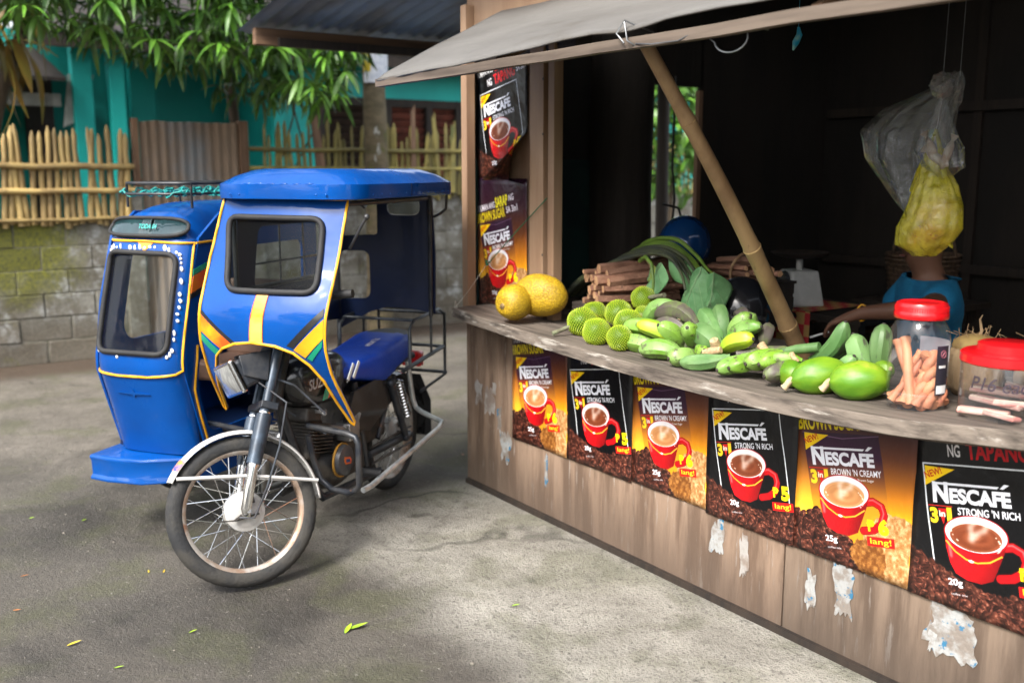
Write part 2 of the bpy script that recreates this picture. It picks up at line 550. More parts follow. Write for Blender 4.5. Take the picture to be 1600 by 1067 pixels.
# ================================================================== GROUND
def ground_material():
    m, nt, b, out = nodes('yard_concrete')
    tc = N(nt, 'ShaderNodeTexCoord')
    v = tc.outputs['Object']
    sx = N(nt, 'ShaderNodeSeparateXYZ', {0: v})
    n1 = noise_t(nt, v, 1.1, 8, .62, .6)
    n2 = noise_t(nt, v, 3.2, 9, .65, .3)
    n3 = noise_t(nt, v, 16, 9, .7)
    n4 = noise_t(nt, v, 90, 6, .7)
    col = mixc(nt, ramp(nt, n1, .38, .6), (.033, .029, .024), (.108, .096, .08))
    col = mixc(nt, ramp(nt, n2, .35, .68, 0, .75), col, (.085, .075, .062))
    # a paler, drier slab along the stall
    def m_add(s, f, k):
        mm = N(nt, 'ShaderNodeMath', {0: f, 1: -.5}, operation='ADD')
        mm = N(nt, 'ShaderNodeMath', {0: mm.outputs[0], 1: k, 2: s}, operation='MULTIPLY_ADD')
        return mm.outputs[0]
    yb = m_add(sx.outputs[1], n1, .55)
    yb = m_add(yb, n2, .25)
    xa = m_add(sx.outputs[0], n2, .5)
    f = ramp(nt, yb, -1.1, -.74)
    f2 = ramp(nt, xa, -.12, .2)
    f = N(nt, 'ShaderNodeMath', {0: f, 1: f2}, operation='MULTIPLY').outputs[0]
    pale = mixc(nt, ramp(nt, n2, .35, .65), (.37, .352, .31), (.255, .242, .21))
    col = mixc(nt, f, col, pale)
    # old paler patch further out in the yard
    xb = m_add(sx.outputs[0], n2, 1.4)
    f3 = ramp(nt, xb, -1.1, -2.0)
    col = mixc(nt, f3, col, mixc(nt, ramp(nt, n2, .3, .7), (.19, .168, .14), (.11, .097, .079)))
    # green film of algae in the damp parts
    g = ramp(nt, noise_t(nt, v, 2.3, 6, .6, .5), .48, .64, 0, .42)
    col = mixc(nt, g, col, (.08, .088, .032))
    # soil by the block wall
    s = ramp(nt, m_add(sx.outputs[0], n2, .5), -4.0, -4.35)
    col = mixc(nt, s, col, (.075, .05, .032))
    # grit, pits and hairline cracks
    n5 = noise_t(nt, v, 42, 7, .75)
    col = mixc(nt, ramp(nt, n3, .52, .7, 0, .6), col, (.05, .045, .038))
    col = mixc(nt, ramp(nt, n5, .56, .64, 0, .55), col, (.04, .036, .03))
    col = mixc(nt, ramp(nt, n5, .42, .34, 0, .4), col, (.42, .40, .36))
    col = mixc(nt, ramp(nt, n4, .5, .62, 0, .5), col, (.05, .045, .04))
    sp = N(nt, 'ShaderNodeTexVoronoi', {'Vector': v, 'Scale': 26, 'Randomness': 1.0})
    col = mixc(nt, ramp(nt, sp.outputs['Distance'], .13, .08, 0, .7), col, (.03, .028, .024))
    wv = N(nt, 'ShaderNodeVectorMath', {0: v, 1: N(nt, 'ShaderNodeTexNoise', {'Vector': v, 'Scale': 1.1, 'Detail': 3}).outputs['Color']}, operation='ADD')
    ck = N(nt, 'ShaderNodeTexVoronoi', {'Vector': wv.outputs[0], 'Scale': .36}, feature='DISTANCE_TO_EDGE')
    cm = N(nt, 'ShaderNodeMath', {0: ramp(nt, ck.outputs['Distance'], .007, .002), 1: ramp(nt, noise_t(nt, v, .9, 3), .5, .62, 0, .6)}, operation='MULTIPLY')
    col = mixc(nt, cm.outputs[0], col, (.025, .022, .018))
    nt.links.new(col, b.inputs['Base Color'])
    nt.links.new(ramp(nt, n1, .35, .6, .55, .9), b.inputs['Roughness'])
    h = N(nt, 'ShaderNodeMath', {0: n3, 1: 1.6, 2: n4}, operation='MULTIPLY_ADD')
    bp = N(nt, 'ShaderNodeBump', {'Height': h.outputs[0], 'Strength': .8, 'Distance': .016})
    nt.links.new(bp.outputs[0], b.inputs['Normal'])
    return m


g = MB().grid(lambda u, v: (lerp(-150, 150, u), lerp(-150, 150, v), 0), 4, 4)
tag(g.build('ground', ground_material(), M=ST), kind='structure')

AW = -4.743          # the block wall stands on this line of the stall frame

# ================================================================== BLOCK WALL
def block_wall():
    w = thing('block_wall', 'mossy grey concrete block wall behind the blue motor tricycle', 'wall', ST)
    bw, bh, bd = .392, .19, .15
    def block_mesh(seed):
        r = random.Random(seed)
        mb = MB()
        x, y, z = bd / 2, bw / 2, bh / 2
        j = lambda: r.uniform(-.004, .004)
        P = [(sx * x + j(), sy * y + j(), sz * z + j()) for sz in (-1, 1) for sx, sy in ((-1, -1), (1, -1), (1, 1), (-1, 1))]
        mb.hexa(P)
        return mb
    protos = []
    for k, mm in enumerate((block_m, block_m, block_low, block_moss)):
        o = block_mesh(k).build('block', mm, w, bevel=.008)
        protos.append(o)
    used = [False] * 4
    def put(b, z, kind, lx=1.0):
        M = T(AW - bd / 2 + rnd.uniform(-.006, .006), b, z) @ RZ(rnd.uniform(-.6, .6)) @ RX(rnd.uniform(-.4, .4)) @ Matrix.Scale(lx, 4, (0, 1, 0))
        if not used[kind]:
            used[kind] = True
            protos[kind].matrix_basis = M
        else:
            copyobj(protos[kind], w, M)
    for c in range(6):                                     # lower stretch beside the gate
        z = .09 + c * .197
        n = 7
        for i in range(n + 1):
            b = -.62 - (i + (.5 if c % 2 else 0)) * .4
            if b < -3.4: continue
            kind = 2 if c < 3 else rnd.choice((0, 1))
            if c >= 3 and b < -1.02 and rnd.random() < .92: kind = 3
            put(b, z, kind)
    for c in range(7):                                     # higher stretch under the second fence
        z = .09 + c * .197
        for i in range(15):
            b = .86 + (i + (.5 if c % 2 else 0)) * .4
            kind = 2 if c < 2 else rnd.choice((0, 1, 0, 1, 3 if rnd.random() < .3 else 0))
            put(b, z, kind)
    mb = MB().box((AW - .075, -2.0, .595), (.132, 3.1, 1.17)).box((AW - .075, 3.8, .69), (.132, 6.25, 1.36))
    mb.build('mortar', mortar_m, w)
    mb = MB().box((AW - .07, -.47, .72), (.2, .17, 1.44)).box((AW - .07, .62, .72), (.2, .16, 1.44))
    mb.build('pillar', block_m, w, bevel=.012)
    return w


block_wall()

# ================================================================== FENCES
def picket_mesh(h, r, seed, pointed=True):
    rr = random.Random(seed)
    mb = MB()
    pts, rs = [], []
    k = 6
    for i in range(k + 1):
        t = i / k
        pts.append((rr.uniform(-.005, .005), rr.uniform(-.006, .006), t * h))
        rs.append(r * (1.08 - .2 * t) * (1.0 + .05 * math.sin(i * 2.2)))
    if pointed:
        pts.append((0, 0, h + .06)); rs.append(r * .25)
    mb.tube(pts, rs, 7)
    return mb


def fence(name, label, b0, b1, z0, htop, step, rails, m, r, jitter):
    f = thing(name, label, 'fence', ST, 'bamboo picket fences on the block wall')
    protos = []
    b, i = b0, 0
    while b < b1:
        h = htop + rnd.uniform(-jitter, jitter)
        M = T(AW + .02 + rnd.uniform(-.012, .012), b, z0 + rnd.uniform(-.03, .02)) @ RX(rnd.gauss(0, 2.4)) @ RY(rnd.uniform(-1.5, 1.5)) @ RZ(rnd.uniform(0, 360))
        if len(protos) < 6:
            protos.append(picket_mesh(h, r * rnd.uniform(.85, 1.15), i).build('picket', m, f, M, 60))
        else:
            copyobj(rnd.choice(protos), f, M @ Matrix.Scale(h / htop, 4, (0, 0, 1)))
        b += step * rnd.uniform(.75, 1.25)
        i += 1
    for z, rb in rails:
        pts = [(AW + .06 + rnd.uniform(-.005, .005), lerp(b0 - .15, b1, t / 12), z + rnd.uniform(-.008, .008)) for t in range(13)]
        MB().tube(pts, [rb * rnd.uniform(.92, 1.08) for _ in pts], 8).build('rail', m, f, None, 60)
    return f


fence('bamboo_fence', 'yellow bamboo picket fence with pointed tops over the mossy blocks', -3.3, -.45, 1.15, .72, .060, ((1.635, .026), (1.43, .024), (1.2, .015)), picket_m, .025, .03)
fence('bamboo_fence', 'greenish bamboo picket fence with thin poles below the louvred window', .72, 6.9, 1.33, .62, .056, ((1.79, .02), (1.62, .018)), picket_g, .018, .09)
# ragged split boards leaning on the second fence
for i, (b, h, w_) in enumerate(((1.28, .82, .1), (2.25, .84, .06), (2.55, .78, .05), (2.7, .7, .07))):
    o = MB()
    o.hexa([(-.01, -w_ / 2, 0), (.01, -w_ / 2, 0), (.01, w_ / 2, 0), (-.01, w_ / 2, 0), (-.008, -w_ / 3, h), (.008, -w_ / 3, h - .05), (.008, w_ / 3, h + .04), (-.008, w_ / 3, h - .08)])
    lab = ['broad ragged palm slab leaning on the fence before the dark window', 'narrow split pole leaning on the fence beside the tree trunk',
           'tall split stick leaning behind the fence by the red louvres', 'short ragged slab leaning on the fence under the red louvres'][i]
    tag(o.build('split_board', timber if i < 2 else picket_g, M=ST @ T(AW + .075, b, 1.375) @ RX(rnd.uniform(-5, 5)) @ RY(-4)), lab, 'board', 'split boards leaning on the fence')

# ================================================================== CORRUGATED GATE
gate = thing('corrugated_gate', 'rusty corrugated iron gate between the two bamboo fences', 'gate', ST)
def gate_fn(u, v):
    y = lerp(-.37, .52, u)
    return (AW - .02 + .011 * math.cos(y * 2 * math.pi / .078), y, lerp(.06, 2.02, v) + (.012 * nz(y * 7, 3) if v == 1 else 0))
MB().grid(gate_fn, 92, 10).build('corrugated_sheet', rust, gate, None, 180)
for y, wd in ((-.405, .05), (.545, .085)):
    MB().box((AW - .03, y, 1.02), (.07, wd, 2.04)).build('gate_post', timber, gate, bevel=.006)
MB().box((AW - .055, .07, 1.5), (.04, .9, .06)).build('gate_rail', timber_y, gate)

# ================================================================== TEAL HOUSE
house = thing('teal_house', 'turquoise painted house with louvred window behind the bamboo fence', 'house', ST)
HX = -7.4
mb = MB()
WB0, WB1, WZ0, WZ1 = 2.42, 4.47, 1.25, 2.5
mb.box((HX - .08, (1.82 + WB0) / 2, 1.6), (.16, WB0 - 1.82, 3.2))
mb.box((HX - .08, (WB1 + 9.5) / 2, 1.6), (.16, 9.5 - WB1, 3.2))
mb.box((HX - .08, (WB0 + WB1) / 2, (WZ1 + 3.2) / 2), (.16, WB1 - WB0 - .002, 3.2 - WZ1))
mb.box((HX - .08, (WB0 + WB1) / 2, WZ0 / 2), (.16, WB1 - WB0 - .002, WZ0))
mb.build('wall', teal, house)
MB().box((HX - .62, 1.9, 1.6), (1.4, .14, 3.19)).build('return_wall', teal, house)
mb = MB().box((HX - 1.4, .75, 1.6), (.16, 3.6, 3.2))
mb.build('recessed_wall', teal, house)
MB().box((HX - 3.5, 9.42, 1.6), (6.8, .15, 3.18)).build('end_wall', teal, house)
for y, w_ in ((-.3, .2), (.05, .16), (.62, .3)):
    MB().box((HX + .1 if y < .5 else HX - 1.1, y, 1.44), (.16, w_, 2.88)).build('column', teal, house, bevel=.01)
win = MB()
for y in (WB0 + .04, 3.38, 3.98, WB1 - .04): win.box((HX - .05, y, (WZ0 + WZ1) / 2), (.14, .09, WZ1 - WZ0))
for z in (WZ0 + .04, WZ1 - .05): win.box((HX - .05, (WB0 + WB1) / 2, z), (.132, WB1 - WB0 - .1, .1))
w = win.build('window_frame', dark_wood, house)
louv = mat('red_brown_louvre', (.2, .06, .04), (.12, .04, .03), .5, 0, 8, rand=.2)
louv_d = mat('dark_louvre', (.05, .03, .022), (.03, .02, .015), .5, 0, 8, rand=.2)
lp = None
for (y0, y1), mm in (((2.52, 3.33), louv_d), ((3.44, 3.92), louv), ((4.04, 4.38), louv)):
    for k in range(12):
        z = WZ0 + .12 + k * .092
        MB().box((0, 0, 0), (.012, y1 - y0, .085), RY(35)).build('louvre', mm, w, T(HX - .05, (y0 + y1) / 2, z))
MB().box((HX - .35, 3.45, 1.9), (.02, 2.2, 1.5)).build('curtain', dark_board, house)
rf = MB()
rf.hexa([(HX + .45, -.9, 2.98), (HX + .45, 9.9, 2.98), (HX - 3.8, 9.9, 4.3), (HX - 3.8, -.9, 4.3), (HX + .45, -.9, 3.02), (HX + .45, 9.9, 3.02), (HX - 3.8, 9.9, 4.34), (HX - 3.8, -.9, 4.34)])
rf.build('roof', mat('brown_roof_sheet', (.03, .02, .015), (.018, .012, .01), .7, 0, 3), house)
MB().box((HX + .42, 4.5, 2.91), (.04, 10.8, .14)).build('fascia_board', dark_wood, house)

shed = thing('dark_shed', 'dark open shed with a white beam beside the turquoise house', 'shed', ST)
MB().box((HX - 1.9, -2.6, 1.3), (.1, 4.2, 2.6)).build('back_wall', dark_board, shed)
MB().box((HX - .9, -.62, 1.3), (1.9, .08, 2.6)).build('side_wall', dark_board, shed)
MB().box((HX - .9, -4.65, 1.3), (1.9, .08, 2.6)).build('side_wall', dark_board, shed)
MB().hexa([(HX + .4, -4.9, 2.5), (HX + .4, -.5, 2.5), (HX - 2.2, -.5, 3.2), (HX - 2.2, -4.9, 3.2), (HX + .4, -4.9, 2.54), (HX + .4, -.5, 2.54), (HX - 2.2, -.5, 3.24), (HX - 2.2, -4.9, 3.24)]).build('roof', dark_board, shed)
wht = mat('white_board_paint', (.5, .5, .47), (.4, .4, .37), .7, 0, 5)
MB().box((HX + .02, -1.0, 2.33), (.06, 1.0, .13)).build('beam', wht, shed)
MB().hexa([(HX + .06, -.5, 2.05), (HX + .1, -.5, 2.05), (HX + .1, -.27, 2.16), (HX + .06, -.27, 2.16), (HX + .06, -.42, 2.6), (HX + .1, -.42, 2.6), (HX + .1, -.17, 2.6), (HX + .06, -.17, 2.6)]).build('corner_board', wht, shed)
for y in (-4.5, -1.9): MB().box((HX + .2, y, 1.25), (.1, .1, 2.5)).build('post', dark_wood, shed)

# ================================================================== TREES
def leaf_mesh(L, W, droop, fold=.35, seg=6):
    mb = MB()
    vs, fs = [], []
    for i in range(seg + 1):
        t = i / seg
        wd = W * math.sin(math.pi * min(1, t * .92 + .06)) ** .8 * (1 - .25 * t)
        x = L * t * (1 - .12 * droop * t)
        z = -droop * L * t * t * .6
        vs += [(x, -wd, z + wd * fold), (x, 0, z), (x, wd, z + wd * fold)]
    for i in range(seg):
        a = i * 3
        fs += [(a, a + 1, a + 4, a + 3), (a + 1, a + 2, a + 5, a + 4)]
    mb.add(vs, fs)
    return mb


def mango_tree():
    t = thing('mango_tree', 'mango tree with long drooping leaves in front of the turquoise house', 'tree', ST)
    MB().tube([(-5.15, .62, 0), (-5.1, .6, 1.0), (-5.0, .56, 2.0), (-4.8, .4, 3.0), (-4.5, .2, 4.2)], [.06, .05, .045, .06, .05], 9).build('trunk', bark, t, None, 60)
    br = MB()
    for e in ((-3.6, -.9, 3.2), (-3.5, .3, 3.0), (-3.9, 1.1, 3.3), (-4.6, -1.4, 3.9), (-5.5, .9, 4.4), (-4.0, .1, 4.6), (-3.4, -.4, 3.8)):
        br.tube([(-4.8, .4, 3.0), tuple(lerp(a, b, .5) + rnd.uniform(-.12, .2) for a, b in zip((-4.8, .4, 3.0), e)), e], [.035, .025, .01], 6)
    br.build('branch', bark, t, None, 60)
    tw = MB()
    for y0, z0, y1, z1 in ((.85, 1.4, 1.15, 2.75), (1.2, 1.35, 1.0, 2.3), (.95, 1.4, 1.5, 2.6)):
        tw.tube([(AW - .15, y0, z0), (AW - .1, lerp(y0, y1, .5) + .06, lerp(z0, z1, .5)), (AW, y1, z1)], .009, 5)
    tw.build('twig', bark, t, None, 60)
    protos = [leaf_mesh(.235, .0215, d, f).build('leaf', leaf_m, t, T(-4.4, .3, 4.0 + .1 * i), 180, fixn=False) for i, (d, f) in enumerate(((.35, .3), (.7, .35), (1.0, .25), (.5, .45)))]
    vis, far = [], []
    low = ((-1.5, 2.55), (-1.1, 2.55), (-.55, 2.36), (-.3, 2.32), (0, 2.36), (.3, 2.2), (.7, 2.03), (.95, 2.05), (1.15, 2.4), (1.6, 3.0))
    ros = []
    for i in range(470):
        b = rnd.uniform(-1.9, 1.15); a = rnd.uniform(-4.6, -3.1)
        zl = interp(b * 1.0 + (a + 3.7) * -.12, low) - .02
        z = zl + .12 + (rnd.random() ** 1.0) * 1.4
        ros.append((a, b, z))
    ros += [(-3.45, -.36, 2.53), (-3.4, .08, 2.47), (-3.3, -.95, 2.6), (-3.2, -.05, 2.78), (-3.5, .55, 2.3), (-3.5, .85, 2.32), (-3.4, .45, 2.6)]
    for i in range(260):
        ros.append((rnd.uniform(-6.6, -5.2), rnd.uniform(-3.4, 2.2), rnd.uniform(2.75, 4.8)))
    for i in range(150):
        q = Vector((rnd.gauss(0, 1), rnd.gauss(0, 1), rnd.gauss(0, 1))).normalized() * rnd.random() ** .4
        ros.append((-4.3 + q.x * 1.6, -.2 + q.y * 2.0, 4.4 + q.z * 1.3))
    for a, b, z in ros:
        n = rnd.randint(7, 11)
        a0 = rnd.uniform(0, 360)
        for k in range(n):
            s = rnd.uniform(.55, 1.25)
            M = T(a, b, z) @ RZ(a0 + k * 360 / n + rnd.uniform(-18, 18)) @ RY(rnd.uniform(-15, 55)) @ RX(rnd.uniform(-30, 30)) @ Matrix.Scale(s, 4)
            (vis if z < 3.0 and a > -4.2 else far).append(M)
    vis.sort(key=lambda M: -M.translation.x + (M.translation.z - 2.4) * .5)
    for M in vis[:296]: copyobj(rnd.choice(protos), t, M)
    mb = MB()
    for M in vis[296:] + far:
        src = rnd.choice(protos).data
        mb.add([M @ v.co for v in src.vertices], [tuple(p.vertices) for p in src.polygons])
    tag(mb.build('foliage', leaf_m, t, None, 180, fixn=False), kind='stuff')


mango_tree()

trunk = thing('coconut_palm', 'slim coconut trunk with a paper notice before the greenish fence', 'tree', ST)
MB().tube([(-4.4 + .02 * math.sin(z * 1.3), 1.705 - .005 * z, z) for z in [i * .3 for i in range(21)]], [.125 - .006 * i * .5 + .006 * (i % 2) for i in range(21)], 14).build('trunk', palm_bark, trunk, None, 60)
fr = MB()
lf = leaf_mesh(.55, .022, .6)
for k in range(13):
    A = rnd.uniform(0, 360)
    for j in range(24):
        t_ = j / 23
        p = Vector((2.6 * t_, 0, .9 * t_ - 1.9 * t_ * t_))
        for sgn in (-1, 1):
            M = T(-4.4, 1.68, 5.95) @ RZ(A) @ T(*p) @ RZ(sgn * 65) @ RY(30)
            fr.add([M @ Vector(v) for v in lf.v], lf.f)
tag(fr.build('crown', leaf_m, trunk, None, 180, fixn=False), kind='stuff')
flake = mat('flaked_white_paint', (.42, .42, .39), (.14, .12, .08), .85, 0, 22, thr=(.42, .56))
for a0, z0, w_, h_ in ((-.35, 1.95, .5, .1), (-.2, 1.78, .35, .14), (.1, 1.68, .3, .1), (-.5, 1.66, .25, .16)):
    MB().grid(lambda u, v: (-4.4 + .1225 * math.cos(a0 + (u - .5) * w_ * (1 - .7 * abs(v - .5) * 2)), 1.697 + .1225 * math.sin(a0 + (u - .5) * w_ * (1 - .7 * abs(v - .5) * 2)), z0 + (v - .5) * h_ + .02 * nz(u * 4, v * 4, z0)), 8, 6).build('white_patch', flake, trunk, None, 180)
nt_ = thing('paper_notice', 'white and yellow paper notice wrapped round the coconut trunk', 'notice', ST)
MB().grid(lambda u, v: (-4.4 + .128 * math.cos(lerp(-1.3, 1.0, u)), 1.7 + .128 * math.sin(lerp(-1.3, 1.0, u)), lerp(2.4, 2.68, v)), 10, 3).build('sheet', mat('notice_paper', (.62, .64, .68), (.5, .53, .6), .7, 0, 25, thr=(.45, .55)), nt_, None, 180)
MB().grid(lambda u, v: (-4.4 + .131 * math.cos(lerp(-1.32, -.7, u)), 1.7 + .131 * math.sin(lerp(-1.32, -.7, u)), lerp(2.5, 2.69, v)), 6, 3).build('yellow_corner', mat('notice_yellow', (.6, .45, .03), None, .7), nt_, None, 180)

# a yellowing palm and its leaning trunk by the shed
pal = thing('yellow_palm', 'yellowing palm fronds above a leaning dark trunk by the shed', 'tree', ST)
MB().tube([(-5.2, -1.75, 0), (-5.2, -1.6, 1.4), (-5.2, -1.4, 2.1), (-5.2, -1.2, 2.65), (-5.2, -1.02, 3.1), (-5.2, -.9, 3.6)], [.09, .08, .06, .045, .04, .03], 9).build('trunk', bark, pal, None, 60)
pl = leaf_mesh(.6, .035, .9)
pl_b = leaf_mesh(.45, .05, .6)
pf = MB()
for k in range(150):
    src = pl if k % 2 else pl_b
    M = T(-5.0 + rnd.uniform(-.4, .3), rnd.uniform(-2.3, -1.08), rnd.uniform(2.45, 3.5)) @ RZ(rnd.uniform(0, 360)) @ RY(rnd.uniform(-20, 70)) @ RX(rnd.uniform(-30, 30))
    pf.add([M @ Vector(v) for v in src.v], src.f)
tag(pf.build('crown', leaf_y, pal, None, 180, fixn=False), kind='stuff')

# shrubs and trees beyond the yard
def shrub(name, label, cat, c, r, n, L, W, m, h0=0, group=None):
    s = thing(name, label, cat, ST, group)
    MB().tube([(c[0], c[1], 0), (c[0] + .05, c[1], c[2] * .5), (c[0], c[1] + .05, c[2])], [max(.02, r[2] * .05), r[2] * .04, .01], 8).build('trunk', bark, s, None, 60)
    lm = leaf_mesh(L, W, .6)
    mb = MB()
    ph = rnd.uniform(0, 50)
    for i in range(n):
        q = Vector((rnd.gauss(0, 1), rnd.gauss(0, 1), rnd.gauss(0, 1))).normalized()
        q *= (.45 + .55 * rnd.random() ** .5) * (1 + .5 * nz(q.x * 1.6 + ph, q.y * 1.6, q.z * 1.6))
        M = T(c[0] + q.x * r[0], c[1] + q.y * r[1], max(h0, c[2] + q.z * r[2])) @ RZ(rnd.uniform(0, 360)) @ RY(rnd.uniform(-10, 70)) @ RX(rnd.uniform(-40, 40)) @ Matrix.Scale(rnd.uniform(.6, 1.3), 4)
        mb.add([M @ Vector(v) for v in lm.v], lm.f)
    tag(mb.build('crown', m, s, None, 180, fixn=False), kind='stuff')


shrub('leafy_shrub', 'leafy green shrub seen through the doorway at the end of the stall', 'shrub', (-3.6, 4.7, 2.1), (.5, .8, .75), 700, .17, .045, leaf_m, .9)
for i, (x, y, z, s, lab) in enumerate(((-14, -4, 3.4, 2.6, 'tall dark tree behind the shed'), (-15, 3.5, 3.6, 2.7, 'tall dark tree behind the turquoise house roof'), (-14, 11, 3.0, 2.4, 'broad dark tree beyond the far end of the house'))):
    shrub('shade_tree', lab, 'tree', (x, y, z), (s, s * 1.1, s), 2600, .5, .13, leaf_d, .3, 'dark trees behind the houses')

# fallen leaves on the concrete
fl_y = mat('fallen_yellow_leaf', (.5, .4, .03), (.4, .28, .02), .5, 0, 8, rand=.2)
fl_g = mat('fallen_green_leaf', (.22, .4, .02), (.3, .42, .03), .5, 0, 8, rand=.2)
fl_o = mat('fallen_orange_leaf', (.35, .12, .02), (.25, .08, .02), .5, 0, 8, rand=.2)

# ================================================================== MOTOR TRICYCLE
tri = thing('motor_tricycle', 'blue motor tricycle with sidecar and yellow pinstripes parked on the concrete yard', 'tricycle', TK)
PF = [(.5, .24), (.59, .30), (.78, .43), (.93, .50), (1.05, .51), (1.27, .41), (1.49, .33), (1.6, .29)]
PS = [(.2, .26), (.38, .30), (.6, .365), (.77, .42), (.85, .41), (1.0, .37), (1.3, .28), (1.37, .24), (1.42, .15)]


def smooth_prof(P, x):            # interp blended a little so the bends are round
    return (interp(x - .035, P) + 2 * interp(x, P) + interp(x + .035, P)) / 4


def fair(v, z): return smooth_prof(PF, z) + .045 * (1 - ((v - .05) / .3) ** 2)
def sidef(v, z): return smooth_prof(PS, z) - .07 * min(1.2, abs((v + .68) / .225)) ** 6


def fair3(d=0.0): return lambda v, z: (fair(v, z) + d, v, z)
def side3(d=0.0): return lambda v, z: (sidef(v, z) + d, v, z)


def rrect(pts, rad, n=5):
    """round the corners of a convex outline"""
    out = []
    k = len(pts)
    for i in range(k):
        p, a, b = Vector(pts[i]), Vector(pts[i - 1]), Vector(pts[(i + 1) % k])
        da, db = (a - p), (b - p)
        ra = min(rad, da.length * .45); rb = min(rad, db.length * .45)
        pa, pb = p + da.normalized() * ra, p + db.normalized() * rb
        for j in range(n + 1):
            t = j / n
            q = pa * (1 - t) ** 2 + p * 2 * t * (1 - t) + pb * t ** 2
            out.append((q.x, q.y))
    return out


def dens(L, step=.02, closed=True):
    out = []
    for p, q in zip(L, L[1:] + (L[:1] if closed else [])):
        k = max(1, int(math.hypot(q[0] - p[0], q[1] - p[1]) / step + .5))
        out += [(lerp(p[0], q[0], i / k), lerp(p[1], q[1], i / k)) for i in range(k)]
    if not closed: out.append(L[-1])
    return out


def piping(name, L, fn, r, m, parent, closed=False, n=6, label=None):
    P = [fn(*p) for p in dens(L, .02, closed)]
    return MB().tube(P, r, n, closed=closed).build(name, m, parent, None, 60)


# ---- windshield fairing
FO = [(-.223, 1.496), (.085, 1.495), (.337, 1.489), (.333, 1.277), (.33, 1.15), (.325, 1.05), (.316, .926), (.314, .833), (.322, .736), (.329, .60), (.322, .585), (.311, .6), (.291, .695), (.276, .791), (.239, .859),
      (.187, .909), (.117, .935), (.021, .944), (-.068, .934), (-.14, .908), (-.19, .87), (-.218, .815), (-.259, .723), (-.290, .605), (-.300, .598), (-.306, .615), (-.286, .725), (-.267, .848), (-.254, .961), (-.247, 1.04), (-.248, 1.261)]
FW = rrect([(-.177, 1.419), (.255, 1.416), (.273, 1.141), (-.118, 1.141)], .05)
fairing = MB().sheet(FO, fair3(), (-.012, 0, 0), [FW], .035).build('fairing', blue, tri, None, 40)
MB().sheet(FW, fair3(-.006), (-.003, 0, 0), (), .05).build('windscreen', glass('windscreen_glass', (.76, .80, .79), .05, .05, .004, (.2, .2, .19)), fairing, None, 60)
piping('window_rubber', FW, fair3(.006), .0125, rubber, fairing, True, 8)
piping('edge_trim', FO, fair3(.003), .0058, yellow, fairing, True, 6)
def decal(L, m, fn, name='stripe', off=(.0022, 0, 0), parent=fairing):
    return MB().sheet(L, fn, off, (), .03).build(name, m, parent, None, 40)
decal([(.03, 1.127), (.081, 1.128), (.063, .947), (.004, .948)], mat('yellow_orange_decal', (.85, .62, .12), (.8, .3, .01), .3, 0, 3, (1, 1, 2.5), coat=.4), fair3(.0006))
for P in ([(.03, 1.127), (.004, .948)], [(.081, 1.128), (.063, .947)]):
    piping('stripe_edge', P, fair3(.002), .002, red_decal, fairing)
decal([(.317, 1.046), (.312, .972), (.23, .891), (.191, .923)], yel_decal, fair3(.0006))
decal([(.309, .965), (.303, .937), (.253, .878), (.236, .889)], green_decal, fair3(.0006))
decal([(.316, 1.058), (.19, .93), (.165, .939), (.314, 1.086)], black_decal, fair3(.0005))
decal([(-.243, 1.04), (-.091, .932), (-.146, .901), (-.252, .974)], mat('yellow_red_decal', (.85, .42, .01), (.8, .1, .01), .3, 0, 5, coat=.4), fair3(.0006))
decal([(-.24, 1.057), (-.07, .939), (-.086, .931), (-.243, 1.043)], black_decal, fair3(.0005))
decal([(-.252, .966), (-.165, .894), (-.188, .869), (-.257, .937)], green_decal, fair3(.0006))

# ---- canopy roof over the rider
RF = [(.42, -.15), (.43, .05), (.42, .31), (.34, .40), (-.56, .40), (-.66, .31), (-.66, -.16), (-.58, -.26), (.34, -.26)]
def roofring(inset, z):
    c = Vector((-.12, .07))
    out = []
    for x, y in RF:
        d = Vector((x, y)) - c
        out.append((x - inset * (1 if d.x > 0 else -1) * min(1, abs(d.x) * 2.4), y - inset * (1 if d.y > 0 else -1) * min(1, abs(d.y) * 4), z))
    return out
RF = rrect(RF, .07, 4)
rings = [roofring(.015, 1.488), roofring(0, 1.491), roofring(-.002, 1.52), roofring(.0, 1.547), roofring(.008, 1.552), roofring(.045, 1.578), roofring(.1, 1.602), roofring(.13, 1.607)]
mb = MB()
k = len(RF)
mb.add([p for r_ in rings for p in r_], [(i * k + j, i * k + (j + 1) % k, (i + 1) * k + (j + 1) % k, (i + 1) * k + j) for i in range(len(rings) - 1) for j in range(k)] + [tuple(range((len(rings) - 1) * k, len(rings) * k)), tuple(range(k))[::-1]])
canopy = mb.build('canopy_roof', blue, tri, None, 38)
MB().box((.385, .07, 1.4905), (.012, .46, .004)).build('edge_trim', yellow, canopy)
dents = MB()
for i in range(6):
    dents.ell((.424 - abs(i - 2.5) * .002, -.06 + i * .055, 1.549), (.006, .022, .004), 8, 5)
dents.build('dented_lip', blue, canopy, None, 60)

rv = MB()
for y in [-.14 + .043 * i for i in range(11)]: rv.ell((.4225, y, 1.508), (.003, .0045, .0045), 8, 5)
for u_ in [-.5 + .075 * i for i in range(11)]: rv.ell((u_, .4015, 1.506), (.0045, .003, .0045), 8, 5)
tag(rv.build('rivets', blue_dull, canopy, None, 60), kind='stuff')
MB().box((-.1, .4012, 1.52), (.006, .003, .05)).build('roof_seam', blue_dark, canopy)
